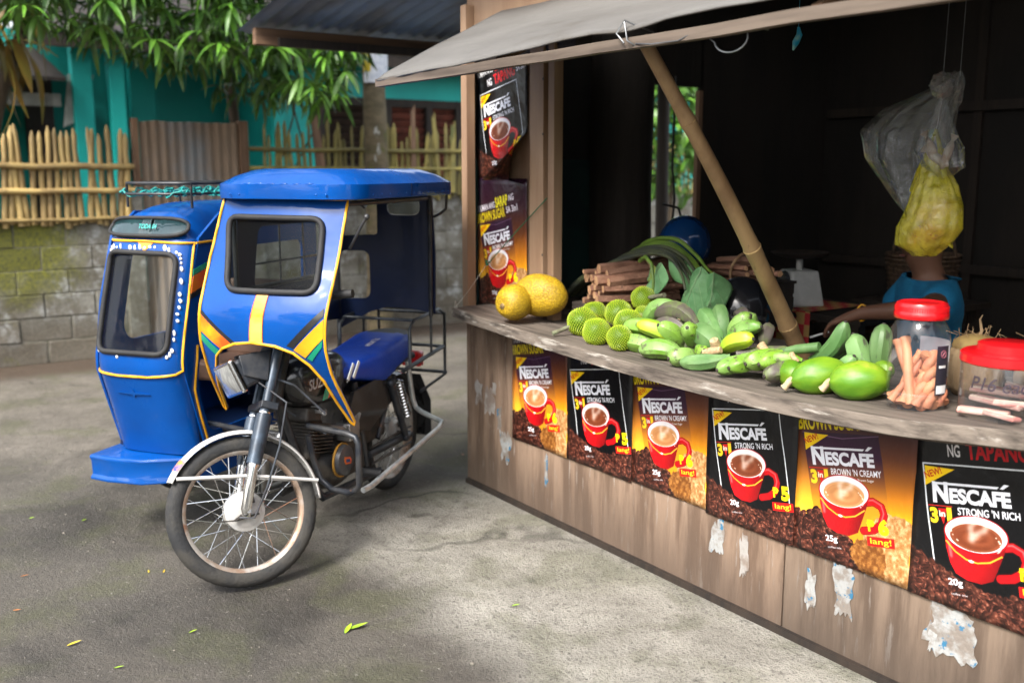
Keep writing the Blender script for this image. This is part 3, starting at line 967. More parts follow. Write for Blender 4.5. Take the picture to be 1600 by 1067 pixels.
# ---- back panel of the canopy
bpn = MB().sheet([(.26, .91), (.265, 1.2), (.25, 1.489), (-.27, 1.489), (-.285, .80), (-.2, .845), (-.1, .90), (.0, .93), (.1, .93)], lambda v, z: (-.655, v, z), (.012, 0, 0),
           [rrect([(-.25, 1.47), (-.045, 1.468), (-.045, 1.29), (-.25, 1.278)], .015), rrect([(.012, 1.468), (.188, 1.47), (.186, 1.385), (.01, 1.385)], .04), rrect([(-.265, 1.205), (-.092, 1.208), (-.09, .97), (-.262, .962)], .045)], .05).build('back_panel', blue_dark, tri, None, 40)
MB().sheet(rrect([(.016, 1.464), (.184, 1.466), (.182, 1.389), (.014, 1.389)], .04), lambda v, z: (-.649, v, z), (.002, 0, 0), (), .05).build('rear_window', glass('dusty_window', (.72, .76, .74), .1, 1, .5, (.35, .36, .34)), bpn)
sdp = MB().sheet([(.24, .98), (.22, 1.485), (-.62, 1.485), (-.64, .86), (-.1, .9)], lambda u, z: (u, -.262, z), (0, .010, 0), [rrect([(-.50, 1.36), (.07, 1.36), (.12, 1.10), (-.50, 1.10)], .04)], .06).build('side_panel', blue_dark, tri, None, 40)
for u_ in (-.3, -.1): MB().tube([(u_, -.257, 1.09), (u_, -.257, 1.37)], .005, 6).build('window_bar', frame_m, sdp, None, 60)
MB().tube([(-.51, -.257, 1.2), (.11, -.257, 1.2)], .005, 6).build('window_bar', frame_m, sdp, None, 60)
fr_ = MB()
for P in ([(-.62, .25, .9), (-.62, .25, 1.49)], [(-.62, -.26, .6), (-.62, -.26, 1.49)], [(.27, -.235, 1.0), (.27, -.235, 1.49)], [(-.62, -.26, 1.1), (.25, -.25, 1.1)], [(-.62, .24, 1.47), (.3, .3, 1.47)]):
    fr_.tube(P, .011, 7)
fr_.build('canopy_frame', frame_m, tri, None, 60)
br_ = MB().tube([(-.64, .262, 1.38), (-.63, .30, 1.395), (-.62, .335, 1.42), (-.62, .34, 1.49)], .007, 6)
br_.tube([(-.64, -.1, 1.43), (-.6, -.09, 1.42), (-.55, -.1, 1.45), (-.55, -.14, 1.49)], .006, 6)
br_.build('roof_bracket', frame_m, tri, None, 60)
mr = MB().tube([(.33, .335, 1.30), (.345, .40, 1.395), (.347, .42, 1.422)], .006, 7)
mr.ell((.347, .421, 1.424), .012, 10, 8)
mr.build('mirror_stalk', frame_m, tri, None, 60)

# ---- wheels
def wheel(name, M):
    w = holder(name, tri, M)
    RM = RX(90)
    k = 20
    tb = MB()
    def tf(u, v):
        a, b = 2 * math.pi * u, 2 * math.pi * v
        rr = .0305 * (1 + .07 * (abs(math.cos(b)) ** .6))
        x = .2585 + rr * math.cos(b) * 1.05
        if math.cos(b) > .35 and int(u * 120 + (1 if math.sin(b) > 0 else 0)) % 2: x -= .0022
        return RM @ Vector((x * math.cos(a), x * math.sin(a), rr * math.sin(b)))
    tb.grid(tf, 120, k, cu=True, cv=True)
    tb.build('tyre', tyre_m, w, None, 35)
    prof = [(.219, -.012), (.226, -.021), (.238, -.0225), (.240, -.016), (.229, -.011), (.229, .011), (.240, .016), (.238, .0225), (.226, .021), (.219, .012), (.219, -.012)]
    MB().lathe(prof, 64, RM).build('rim', rimrust, w, None, 50)
    hp = [(.0, -.04), (.02, -.04), (.022, -.034), (.068, -.03), (.078, -.026), (.078, .014), (.072, .02), (.07, .026), (.03, .034), (.022, .042), (.0, .042)]
    MB().lathe(hp, 36, RM).build('hub', alloy, w, None, 40)
    bp_ = MB().lathe([(.0, .046), (.018, .046), (.02, .04), (.055, .036), (.066, .03), (.067, .022)], 32, RX(-90))
    bp_.build('brake_plate', alloy, w, None, 40)
    det = MB().bar((.0, .05, .0), (.052, .05, -.024), .012, .008).tube([(.05, .052, -.024), (.105, .05, -.012), (.12, .05, .015)], .003, 5)
    det.lathe([(.0, .062), (.011, .062), (.011, .04)], 6, RX(-90))
    det.box((-.03, .044, .036), (.02, .012, .026)).tube([(.05, .05, -.024), (-.045, .05, -.022)], .0045, 6)
    det.build('brake_lever', engine_m, w, None, 50)
    base = []
    for s in (-1, 1):
        for d in (-1, 1):
            a = R(38) * d
            base.append(MB().tube([(.07, s * .022, 0), (.2215 * math.cos(a), s * .005, .2215 * math.sin(a))], .0021, 5).v)
            fs = MB().tube([(0, 0, 0), (0, 0, 1)], 1, 5).f
    protos = []
    for q, vs in enumerate(base):
        mb = MB(); mb.add(vs, fs)
        o = mb.build('spoke', chrome, w, RY(q * 10), 60)
        protos.append(o)
        for i in range(1, 9): copyobj(o, w, RY(q * 10 + i * 40 + rnd.uniform(-1, 1)))
    return w


kax = Vector((-.434, 0, .901)).normalized()
STEER = T(.63, 0, .29) @ Matrix.Rotation(R(-44), 4, kax) @ T(-.63, 0, -.29)
wheel('front_wheel', STEER @ T(.63, 0, .29))
wheel('rear_wheel', T(-.64, 0, .29))
wheel('sidecar_wheel', T(-.3, -1.0, .29))

# ---- fork, mudguard, headlight, handlebar (turned to the rider's right)
def fk(z, y=0, du=0): return (.63 - (z - .29) * .482 + du, y, z)
for s in (-1, 1):
    lg = MB().tube([fk(.90, s * .083, .02), fk(.62, s * .083, .02)], .0205, 12).build('fork_tube', fork_m, tri, STEER, 60)
    MB().tube([fk(.64, s * .083, .02), fk(.635, s * .083, .02), fk(.60, s * .083, .02), fk(.46, s * .083, .02)], [.022, .03, .031, .029], 14).build('fork_cover', fork_m, lg, None, 50)
    MB().tube([fk(.645, s * .083, .02), fk(.635, s * .083, .02)], .0235, 12).build('fork_seal', chrome, lg, None, 50)
    MB().tube([fk(.47, s * .083, .02), fk(.455, s * .083, .02), fk(.44, s * .083, .02), fk(.30, s * .078, .012), fk(.27, s * .07, .0)], [.022, .025, .022, .0215, .016], 12).build('fork_slider', chrome, lg, None, 50)
MB().tube([(.63, -.09, .29), (.63, .095, .29)], .009, 8).build('axle', steel, tri, STEER, 60)
cl = MB().box(fk(.885, 0, .01), (.07, .22, .025), RY(-25)).box(fk(.665, 0, .01), (.07, .22, .03), RY(-25)).tube([fk(.9, 0, -.03), fk(.65, 0, -.03)], .028, 10)
cl.hexa([(.46, -.1, .80), (.50, -.1, .80), (.50, -.085, .80), (.46, -.085, .80), (.40, -.1, .9), (.5, -.1, .9), (.5, -.085, .9), (.40, -.085, .9)])
cl.hexa([(.44, .085, .76), (.53, .085, .80), (.53, .1, .80), (.44, .1, .76), (.40, .085, .88), (.53, .085, .88), (.53, .1, .88), (.40, .1, .88)])
cl.build('fork_clamp', frame_m, tri, STEER, bevel=.004)
fd = MB()
def fdf(u, v):
    a = R(lerp(36, 186, u))
    w_ = (v - .5) * 2
    r_ = .313 - .016 * abs(w_) ** 2.2 + .004 * max(0, 1 - abs(u - .5) * 2.2)
    return (.63 + r_ * math.cos(a), w_ * .04, .29 + r_ * math.sin(a))
fd.grid(fdf, 40, 8)
fender = fd.build('mudguard', fender_m, tri, STEER, 60)
s_ = fender.modifiers.new('sheet', 'SOLIDIFY'); s_.thickness = .0025
st_ = MB()
for s in (-1, 1):
    st_.tube([(.63 + .29 * math.cos(R(40)), s * .038, .29 + .29 * math.sin(R(40))), fk(.42, s * .083, .03), (.63 - .305, s * .04, .33)], .0075, 7)
st_.build('mudguard_stay', fender_m, fender, None, 60)
dc = MB().grid(lambda u, v: Vector(fdf(lerp(.06, .12, u), lerp(.28, 1.0, v))) * 1.0 + Vector((.0018, 0, .0018)), 4, 6)
dc.build('stripe', mat('blue_orange_decal', (.03, .06, .35), (.6, .25, .03), .4, 0, 22), fender, None, 60)
hl = holder('headlight', tri, STEER @ T(.515, .015, .815) @ RZ(8) @ RY(14) @ Matrix.Scale(1.08, 4))
MB().box((0, 0, 0), (.07, .145, .11)).build('shell', frame_m, hl, bevel=.014)
MB().box((.048, 0, 0), (.022, .165, .128)).build('rim', chrome, hl, bevel=.008)
MB().grid(lambda u, v: (.06 + .012 * math.sin(math.pi * u) * math.sin(math.pi * v), lerp(-.07, .07, u), lerp(-.052, .052, v)), 10, 8).build('lens', mat('headlight_lens', (.3, .31, .31), (.45, .46, .45), .08, .4, 30, (1, 3, 1), coat=.8), hl, None, 180)
hb = MB().tube([fk(.90, .0, .0), fk(.93, .1, -.0), (.27, .2, 1.0), (.2, .3, 1.02), (.13, .37, 1.0)], .011, 9)
hb.tube([fk(.90, .0, .0), fk(.93, -.1, -.0), (.27, -.2, 1.0), (.2, -.3, 1.02), (.13, -.37, 1.0)], .011, 9)
hbo = hb.build('handlebar', chrome, tri, STEER, 60)
for s in (-1, 1): MB().tube([(.2, s * .3, 1.02), (.12, s * .38, 1.0)], .017, 9).build('grip', rubber, hbo, None, 60)
MB().box((.34, 0, .97), (.1, .13, .05), RY(-25)).build('instrument', frame_m, hbo, bevel=.015)
cb = MB().tube([(.50, .06, .80), (.40, .13, .66), (.47, .14, .50), (.55, .125, .36), (.62, .11, .26), (.67, .09, .275)], .0042, 6)
cb.tube([(.5, .02, .84), (.34, .09, .72), (.25, .11, .58)], .004, 5).tube([(.49, -.03, .84), (.36, -.12, .66), (.2, -.1, .5)], .004, 5)
cb.build('cable', mat('grey_cable', (.06, .07, .085), (.03, .03, .035), .4, 0, 10), tri, STEER @ Matrix.Identity(4), 60)

# ---- frame, engine, tank, seat
fm = MB()
for P, r_ in (([(.33, 0, .87), (.38, 0, .66)], .032), ([(.37, 0, .7), (.24, .03, .35), (.2, .1, .22), (-.3, .12, .2)], .017), ([(.37, 0, .7), (.24, -.03, .35), (.2, -.1, .22), (-.3, -.12, .2)], .017),
              ([(.34, 0, .82), (-.1, 0, .70), (-.72, .1, .68)], .017), ([(-.1, 0, .7), (-.72, -.1, .68)], .015), ([(-.12, .09, .66), (-.2, .1, .25)], .015), ([(-.12, -.09, .66), (-.2, -.1, .25)], .015),
              ([(-.2, .11, .3), (-.64, .11, .29)], .02), ([(-.2, -.11, .3), (-.64, -.11, .29)], .02), ([(-.28, .12, .36), (-.5, .1, .62)], .012), ([(-.64, -.13, .29), (-.64, .13, .29)], .012)):
    fm.tube(P, r_, 9)
fm.build('frame', frame_m, tri, None, 60)
eng = MB().ell((.02, .0, .32), (.17, .13, .12), 18, 10).box((-.1, 0, .33), (.2, .2, .17)).build('engine', engine_m, tri, None, 40, bevel=.012)
for i in range(9):
    MB().box((.155 + i * .004, .0, .41 + i * .016), (.15, .2, .0055), RY(-12)).build('cooling_fin', engine_m, eng, None, bevel=.002)
MB().box((.19, 0, .47), (.1, .14, .17), RY(-12)).build('cylinder', engine_m, eng, bevel=.01)
MB().box((.215, 0, .585), (.12, .17, .06), RY(-12)).build('cylinder_head', engine_m, eng, bevel=.012)
MB().lathe([(.0, .030), (.05, .03), (.066, .024), (.07, .0)], 28, T(.075, .125, .355) @ RX(-90)).build('engine_cover', mat('grey_cover', (.13, .14, .15), (.08, .08, .085), .4, .4, 8), eng, None, 40)
MB().lathe([(.069, .004), (.0755, .006), (.0755, -.004)], 28, T(.075, .125, .355) @ RX(-90)).build('orange_ring', mat('orange_ring_paint', (.6, .3, .03), (.4, .2, .03), .5, 0, 9), eng, None, 40)
for P, mm in (([(-.026, -.012), (.018, -.018), (.03, .0), (.024, .016), (-.02, .016), (-.032, .004)], red_decal), ([(-.018, -.006), (.014, -.009), (.018, .006), (-.016, .008)], mat('blue_badge', (.02, .06, .2), None, .4))):
    MB().sheet(P, lambda x, z: (.075 + x, .1555 if mm is red_decal else .1575, .355 + z + x * .25), (0, .0018, 0), (), .05).build('badge', mm, eng)
ca = MB().box((.0, .12, .47), (.09, .07, .08)).tube([(.03, .12, .48), (.11, .1, .5), (.16, .06, .5)], .02, 9).tube([(-.04, .12, .49), (-.11, .1, .52)], .026, 9)
ca.box((.2, .1, .6), (.03, .05, .02)).tube([(.19, .11, .60), (.25, .15, .605)], .012, 7)
ca.build('carburettor', steel, eng, None, 40, bevel=.006)
ex = MB().tube([(.24, -.06, .5), (.32, -.1, .4), (.25, -.15, .24), (-.1, -.17, .2), (-.8, -.18, .26)], [.02, .02, .02, .025, .04], 10)
ex.build('exhaust', steel, tri, None, 60)
def tankf(u, v):
    t = lerp(.36, -.13, u); a = 2 * math.pi * v
    e = max(0.0, 1 - abs((u - .5) * 2) ** 3.2) ** .5
    w_ = (.135 - .035 * u) * max(e, .001); h_ = .115 * max(e, .001)
    sq = lambda x: math.copysign(abs(x) ** .62, x)
    return (t, w_ * sq(math.cos(a)), .735 - .03 * u + h_ * sq(math.sin(a)))
tank = MB().grid(tankf, 18, 22, cv=True).build('fuel_tank', tankblk, tri, None, 60)
P, F = text_tris('SUZUKI', .062, .0012, .95, .15)
MB().add([(.235 - p[0], .1335, .735 + p[1]) for p in P], F).build('lettering', mat('silver_print', (.5, .5, .5), None, .4), tank, fixn=False)
MB().sheet([(-.03, 0), (.0, .05), (.03, .052), (.018, .012), (.01, .0)], lambda x, z: (.2 - x, .1325, .655 + z), (0, .002, 0), (), .05).build('badge', green_decal, tank)
MB().sheet([(.012, .0), (.034, .05), (.06, .03), (.055, .012)], lambda x, z: (.2 - x, .1325, .655 + z), (0, .002, 0), (), .05).build('badge', red_decal, tank)
def seatf(u, v):
    t = lerp(.12, -.74, u); a = 2 * math.pi * v
    sq = lambda x: math.copysign(abs(x) ** .45, x)
    e = max(.02, (1 - abs((u - .5) * 2) ** 8)) ** .5
    w_ = (.09 + .05 * min(1, u * 2.2)) * e
    zt = interp(t, [(-.74, .81), (-.55, .815), (-.3, .775), (-.05, .75), (.12, .765)])
    zb = interp(t, [(-.74, .70), (-.5, .64), (-.36, .605), (-.15, .66), (.12, .72)])
    return (t, w_ * sq(math.cos(a)), lerp(zb, zt, .5 + .5 * sq(math.sin(a))))
seat = MB()
seat.grid(seatf, 30, 24, cv=True)
mi = []
so_ = seat.build('seat', [seat_m, seat_blk], tri, None, 60)
for p in so_.data.polygons:
    c = p.center
    if c.x < -.56 - .06 * abs(c.y / .13) or (c.x < -.45 and c.z < .69): p.material_index = 1
for i, (x, w_) in enumerate(((-.28, .02), (-.315, .022), (-.35, .012), (-.385, .02), (-.42, .018), (-.49, .022), (-.53, .02))):
    pass
P, F = text_tris('RIDE JT', .036, .001, 1.0)
MB().add([(-.40 - p[0], .04 + p[1], interp(-.40 - p[0], [(-.55, .8185), (-.3, .7785)])) for p in P], F).build('lettering', white_p, so_, fixn=False)
MB().box((-.27, 0, .47), (.34, .17, .27)).build('battery_box', engine_m, tri, bevel=.02)
MB().sheet([(.04, .48), (-.06, .63), (-.42, .66), (-.46, .52), (-.2, .42)], lambda x, z: (x, .105, z), (0, .02, 0), (), .06).build('side_cover', tankblk, tri, None, 40)
for dx in (0, .05): MB().bar((.02 - dx, .138, .70), (-.03 - dx, .14, .765), .004, .016).build('stripe', white_p, tank)

# ---- suspension, guards, racks
for s in (-1, 1):
    a, b = Vector((-.40, s * .135, .60)), Vector((-.55, s * .135, .30))
    sh = MB().tube([a, lerp(a, b, .55)], .021, 10).tube([lerp(a, b, .5), b], .017, 10).ell(a, .024, 10, 8).ell(b, .022, 10, 8).build('shock_absorber', frame_m, tri, None, 50)
    d = (b - a); ax = d.normalized(); e1 = ax.orthogonal().normalized(); e2 = ax.cross(e1)
    off = Vector((-.045, .012 * s, .01))
    MB().tube([lerp(a, b, .04 + .62 * i / 96) + off + (e1 * math.cos(i / 96 * 2 * math.pi * 11) + e2 * math.sin(i / 96 * 2 * math.pi * 11)) * .021 for i in range(97)], .0042, 5).build('spring', chrome, sh, None, 60)
MB().tube([(.30, .10, .56), (.335, .30, .555), (.345, .345, .545), (.35, .36, .52), (.35, .36, .35), (.345, .345, .325), (.33, .30, .305), (.29, .2, .295), (.28, .14, .33), (.285, .11, .42), (.3, .10, .52)], .0135, 9).build('engine_guard', frame_m, tri, None, 60)
MB().tube([(.31, .355, .315), (.25, .36, .315), (-.45, .36, .39), (-.52, .345, .40), (-.62, .19, .415), (-.64, .15, .43), (-.63, .14, .47), (-.57, .14, .68)], .0125, 9).build('footrest_bar', mat('scuffed_steel_tube', (.6, .62, .62), (.3, .33, .35), .3, .6, 9, (1, 1, 1)), tri, None, 60)
MB().tube([(-.05, .13, .27), (-.05, .25, .27)], .014, 8).tube([(-.05, .16, .27), (-.05, .26, .27)], .02, 8).build('footpeg', rubber, tri, None, 60)
MB().tube([(-.2, .13, .26), (-.64, .12, .25)], .006, 6).tube([(-.2, .13, .34), (-.64, .12, .33)], .006, 6).build('chain', engine_m, tri, None, 60)
MB().grid(lambda u, v: (-.64 + (.315 - .012 * abs(v * 2 - 1) ** 2) * math.cos(R(lerp(10, 195, u))), (v - .5) * .12, .29 + (.315 - .012 * abs(v * 2 - 1) ** 2) * math.sin(R(lerp(10, 195, u)))), 30, 6).build('rear_mudguard', tankblk, tri, None, 60)
rk = MB()
for s in (-1, 1):
    y = s * .19
    rk.tube([(-.42, y, .66), (-.9, y, .70)], .011, 8)
    rk.tube([(-.5, y, .665), (-.5, y, .85), (-.55, y, .885), (-.85, y, .90), (-.92, y, .87), (-.92, y, .55), (-.7, y * .8, .5)], .0085, 7)
    rk.tube([(-.75, y, .69), (-.75, y, .89)], .007, 6)
rk.tube([(-.9, -.2, .70), (-.9, .2, .70)], .009, 7).tube([(-.92, -.2, .56), (-.92, .2, .56)], .009, 7).tube([(-.55, -.19, .885), (-.55, .19, .885)], .008, 7).tube([(-.85, -.19, .9), (-.85, .19, .9)], .008, 7)
rk.tube([(-.92, -.19, .87), (-.92, .19, .87)], .008, 7)
rk.build('luggage_rack', mat('scuffed_rack_tube', (.1, .11, .12), (.03, .035, .04), .4, .5, 9), tri, None, 60)
MB().box((-.93, 0, .62), (.05, .11, .08)).build('tail_light', red_p, tri, bevel=.01)
MB().sheet([(-.09, 0), (.09, 0), (.1, .2), (.05, .34), (-.05, .34), (-.1, .2)], lambda y, z: (-.96 + z * .12, y, .2 + z), (.006, 0, 0), (), .08).build('mud_flap', rubber, tri, None, 40)

# ---- sidecar
sc = holder('sidecar', tri)
SFO = [(-.925, 1.315), (-.68, 1.313), (-.462, 1.308), (-.458, 1.05), (-.455, .76), (-.46, .6), (-.475, .375), (-.68, .37), (-.90, .372), (-.925, .56), (-.942, .75), (-.935, 1.0)]
SW = rrect([(-.868, 1.256), (-.512, 1.250), (-.505, .838), (-.868, .838)], .05)
front = MB().sheet(SFO, side3(), (-.012, 0, 0), [SW], .035).build('front_panel', blue, sc, None, 50)
MB().sheet(SW, side3(-.006), (-.003, 0, 0), (), .05).build('windscreen', glass('sidecar_glass', (.86, .88, .86), .05, .4, .02, (.3, .29, .26)), sc, None, 60)
piping('window_rubber', SW, side3(.005), .012, rubber, front, True, 8)
piping('edge_trim', [(-.930, 1.302), (-.68, 1.302), (-.465, 1.296), (-.46, 1.05), (-.46, .765), (-.48, .75), (-.6, .737), (-.75, .735), (-.93, .748), (-.941, .76), (-.935, 1.0), (-.928, 1.302)], side3(.004), .0055, yellow, front)
sealant = MB()
for q in dens(SW, .024):
    if rnd.random() < .8 and not (q[1] < .86 and rnd.random() < .9):
        c = Vector((-.69, 1.05)); d = (Vector(q) - c).normalized() * rnd.uniform(.018, .026)
        p = side3(.001)(q[0] + d.x, q[1] + d.y)
        sealant.ell(p, (.004, rnd.uniform(.005, .011), rnd.uniform(.005, .016)), 8, 5)
tag(sealant.build('sealant_blobs', white_p, front, None, 60), kind='stuff')
decal([(-.72, 1.300), (-.632, 1.299), (-.676, 1.258)], orange, side3(.0008), 'pennant_decal', parent=front)
star = []
for i in range(8):
    r_ = .085 if i % 4 == 0 else (.03 if i % 2 == 0 else .012)
    star.append((-.70 + r_ * math.cos(R(i * 45)), .655 + r_ * .6 * math.sin(R(i * 45))))
decal(star, blue_dull, side3(.001), 'raised_star', (.006, 0, 0), front)
# cowl with the destination window
RWS = [(1.305, .272), (1.34, .262), (1.38, .235), (1.42, .18), (1.445, .10), (1.458, .0), (1.462, -.2), (1.46, -.6), (1.43, -.74), (1.36, -.765)]
def cowl(u, v):
    t = u * (len(RWS) - 1); i = min(int(t), len(RWS) - 2); t -= i
    z, x = lerp(RWS[i][0], RWS[i + 1][0], t), lerp(RWS[i][1], RWS[i + 1][1], t)
    w_ = (v - .5) * 2
    drop = max(0, z - 1.30) * (abs(w_) ** 5)
    hw = .232 - .05 * max(0, (z - 1.30) / .16) * (1 if u < 1 else 1)
    return (x - .065 * abs(w_) ** 6 * (1 if i < 5 else 0), -.69 + w_ * hw, z - drop * .85)
MB().grid(cowl, 36, 28).build('cowl', blue_dull, sc, None, 60)
def cowl_at(w_, z):
    x = interp(z, [(1.305, .272), (1.34, .262), (1.38, .235), (1.42, .18)])
    hw = .232 - .05 * (z - 1.3) / .16
    return (x - .06 * abs(w_) ** 6, -.69 + w_ * hw, z)
DW = rrect([(-.84, 1.385), (.86, 1.385), (.93, 1.345), (.8, 1.327), (-.8, 1.327), (-.92, 1.345)], .05)
sg_ = lambda c, e: math.copysign(abs(c) ** e, c)
dwl = [(.93 * sg_(math.cos(R(i * 10)), .42), 1.356 + .037 * sg_(math.sin(R(i * 10)), .75)) for i in range(36)]
def cw3(d): return lambda x, z: tuple(Vector(cowl_at(x, z)) + Vector((d + .012, 0, d * .4 + .004)))
dglass = MB().sheet(dwl, cw3(.002), (.002, 0, 0), (), .06).build('destination_window', mat('dark_window', (.012, .03, .035), (.02, .05, .055), .06, 0, 6, coat=.8), sc, None, 60)
piping('window_rubber', dwl, cw3(.005), .0085, rubber, dglass, True, 8)
P, F = text_tris('TODA 04', .026, .0006, .85)
MB().add([cw3(.0052)(p[0] / .21 + .08, 1.357 + p[1]) for p in P], F).build('lettering', mat('teal_print', (.02, .35, .32), None, .5), dglass, fixn=False)
# body sides, floor, roof, back
def side_panel(y, hole, name):
    O = [(.21, 1.315), (.30, 1.05), (.35, .80), (.35, .74), (.29, .56), (.225, .375), (-.75, .375), (-.77, .9), (-.75, 1.40), (.05, 1.42)]
    return MB().sheet(O, lambda u, z: (u, y, z), (0, .012, 0), [hole] if hole else [], .07).build(name, blue, sc, None, 40)
sp_ = side_panel(-.468, rrect([(.02, 1.26), (.08, .95), (.25, .80), (.27, .66), (.20, .46), (-.6, .46), (-.62, 1.26)], .05), 'side_panel')
side_panel(-.925, rrect([(.08, 1.25), (.18, .9), (.14, .84), (-.6, .84), (-.6, 1.25)], .05), 'side_panel')
f_s = lambda u, z: (u, -.455, z)
for L, mm in (([(.262, 1.184), (.12, 1.222), (.12, 1.20), (.265, 1.16)], green_decal), ([(.265, 1.157), (.12, 1.198), (.15, 1.125), (.285, 1.086)], red_decal), ([(.287, 1.083), (.15, 1.122), (.16, 1.095), (.292, 1.062)], black_decal)):
    decal(L, mm, f_s, 'stripe', (0, .002, 0), sp_)
piping('edge_trim', [(.262, .86), (.271, .80), (.298, .67), (.27, .56), (.222, .42)], lambda u, z: (u, -.452, z), .0055, yellow, sp_)
piping('edge_trim', [(.235, 1.296), (.1, 1.298)], lambda u, z: (u, -.452, z), .005, yellow, sp_)
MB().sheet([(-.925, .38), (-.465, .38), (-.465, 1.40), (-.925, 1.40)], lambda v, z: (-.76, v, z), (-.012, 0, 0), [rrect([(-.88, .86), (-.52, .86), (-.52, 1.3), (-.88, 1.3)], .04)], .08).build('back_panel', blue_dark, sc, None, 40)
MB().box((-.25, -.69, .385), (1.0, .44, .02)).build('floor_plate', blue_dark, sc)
BF = [(.40, -.955), (.415, -.85), (.40, -.68), (.27, -.47), (.0, -.46), (.0, -.96)]
bm_ = MB()
kk = len(BF)
lv = [(.0, .25), (.0, .262), (-.008, .275), (-.006, .335), (.0, .352), (-.004, .362), (-.03, .366)]
bm_.add([(x + (d if x > .1 else 0), y + (d if y > -.6 else -d) * .6, z) for d, z in lv for x, y in BF], [(i * kk + j, i * kk + (j + 1) % kk, (i + 1) * kk + (j + 1) % kk, (i + 1) * kk + j) for i in range(len(lv) - 1) for j in range(kk)] + [tuple(range((len(lv) - 1) * kk, len(lv) * kk)), tuple(range(kk))[::-1]])
bm_.build('bumper_step', blue_dull, sc, None, 30, bevel=.006)
se = MB().box((-.42, -.69, .62), (.32, .40, .1)).box((-.6, -.69, .85), (.08, .40, .40), RY(-8))
se.build('passenger_seat', mat('brown_seat_vinyl', (.16, .09, .06), (.1, .055, .04), .6, 0, 6), sc, bevel=.02)
sr = MB()
for z_, y0, y1, u0, u1, r_ in ((1.545, -.86, -.52, .20, -.62, .007), (1.50, -.84, -.53, .24, -.62, .006)):
    sr.tube([(u0 - .04, y0, z_), (u0, y0 + .04, z_), (u0, y1 - .04, z_), (u0 - .04, y1, z_), (u1, y1, z_), (u1, y0, z_)], r_, 7, closed=True)
for u in (.16, -.2, -.58):
    for y in (-.86, -.52): sr.tube([(u, y, 1.545), (u, y, 1.44)], .006, 6)
sro = sr.build('roof_rack', frame_m, sc, None, 60)
rope = MB()
for j in range(9):
    x = lerp(.2, -.58, j / 8)
    pts = []
    for i in range(25):
        t = i / 24
        pts.append((x + .04 * math.sin(t * 9 + j), lerp(-.85, -.53, t), 1.50 + .012 * math.sin(t * 21 + j * 2) + rnd.uniform(-.004, .004)))
    rope.tube(pts, .0045, 5)
for y in (-.85, -.7, -.6, -.53):
    rope.tube([(lerp(.22, -.6, i / 40), y + .012 * math.sin(i * 1.9), 1.51 + .014 * math.sin(i * 1.3 + y * 30)) for i in range(41)], .0045, 5)
rope.build('teal_rope', mat('teal_rope', (.01, .3, .27), (.005, .12, .12), .6, 0, 60), sro, None, 60)
lk = MB().tube([(.1, -.1, .45), (.1, -.46, .45)], .016, 8).tube([(-.5, -.1, .42), (-.5, -.46, .42)], .016, 8).tube([(.3, -.08, .62), (.26, -.2, .5), (.2, -.46, .5)], .012, 8)
lk.build('sidecar_link', frame_m, tri, None, 60)
MB().box((-.3, -.99, .47), (.6, .12, .012)).build('wheel_cover', blue_dull, sc, bevel=.004)

# ================================================================== MARKET STALL
stall = thing('market_stall', 'brown plywood market stall with a wide worn counter and a propped flap', 'stall', ST)
CZ = [(0, .945), (.7, .927), (1.4, .908), (2.1, .903), (2.55, .918), (2.93, .945), (4.2, .95)]
FB = [(.0, -.13), (.12, -.145), (.3, -.185), (.98, -.232), (1.6, -.254), (2.2, -.256), (2.65, -.254), (2.81, -.21), (2.95, -.15), (4.2, -.12)]
def cz(a): return (interp(a - .2, CZ) + interp(a, CZ) * 2 + interp(a + .2, CZ)) / 4
def fb(a): return (interp(a - .08, FB) + interp(a, FB) * 2 + interp(a + .08, FB)) / 4

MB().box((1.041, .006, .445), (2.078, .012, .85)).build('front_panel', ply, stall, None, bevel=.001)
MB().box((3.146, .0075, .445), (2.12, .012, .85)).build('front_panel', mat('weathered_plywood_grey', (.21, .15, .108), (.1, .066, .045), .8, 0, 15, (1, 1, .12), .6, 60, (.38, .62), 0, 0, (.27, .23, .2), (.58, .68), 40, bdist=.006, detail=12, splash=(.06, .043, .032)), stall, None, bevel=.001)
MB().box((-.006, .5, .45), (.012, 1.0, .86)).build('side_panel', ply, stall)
MB().box((2.1, -.012, .012), (4.2, .02, .024)).build('base_batten', dark_wood, stall)
MB().box((.03, .03, .45), (.05, .035, .88)).build('corner_post', ply_light, stall)
# counter boards, sagging in the middle
for k, (y0, y1) in enumerate(((None, .13), (.134, .36), (.364, .62))):
    mb = MB()
    n = 44
    vs, fs = [], []
    for i in range(n + 1):
        a = lerp(.118 - .012 * k, 4.2, i / n)
        z = cz(a) + .0025 * nz(a * 3, k * 7) - .002 * k
        yf = fb(a) if y0 is None else y0
        vs += [(a, yf, z - .038), (a, y1, z - .038), (a, y1, z), (a, yf + .004, z), (a, yf, z - .004)]
    for i in range(n):
        for j in range(5):
            fs.append((i * 5 + j, i * 5 + (j + 1) % 5, (i + 1) * 5 + (j + 1) % 5, (i + 1) * 5 + j))
    fs += [(4, 3, 2, 1, 0), tuple(n * 5 + j for j in range(5))]
    mb.add(vs, fs)
    mb.build('counter_board', grey_wood, stall, None, 30)
mb = MB()
vs, fs = [], []
n = 60
for i in range(n + 1):
    a = lerp(.112, 4.2, i / n)
    z = cz(a)
    t = .011 + .0025 * nz(a * 5)
    y = fb(a)
    vs += [(a, y - t, z - .045 + .003 * nz(a * 8, 3)), (a, y - .001, z - .045), (a, y - .001, z + .001), (a, y - t + .003 * nz(a * 9, 1), z - .001 + .002 * nz(a * 11, 5))]
for i in range(n):
    for j in range(4): fs.append((i * 4 + j, i * 4 + (j + 1) % 4, (i + 1) * 4 + (j + 1) % 4, (i + 1) * 4 + j))
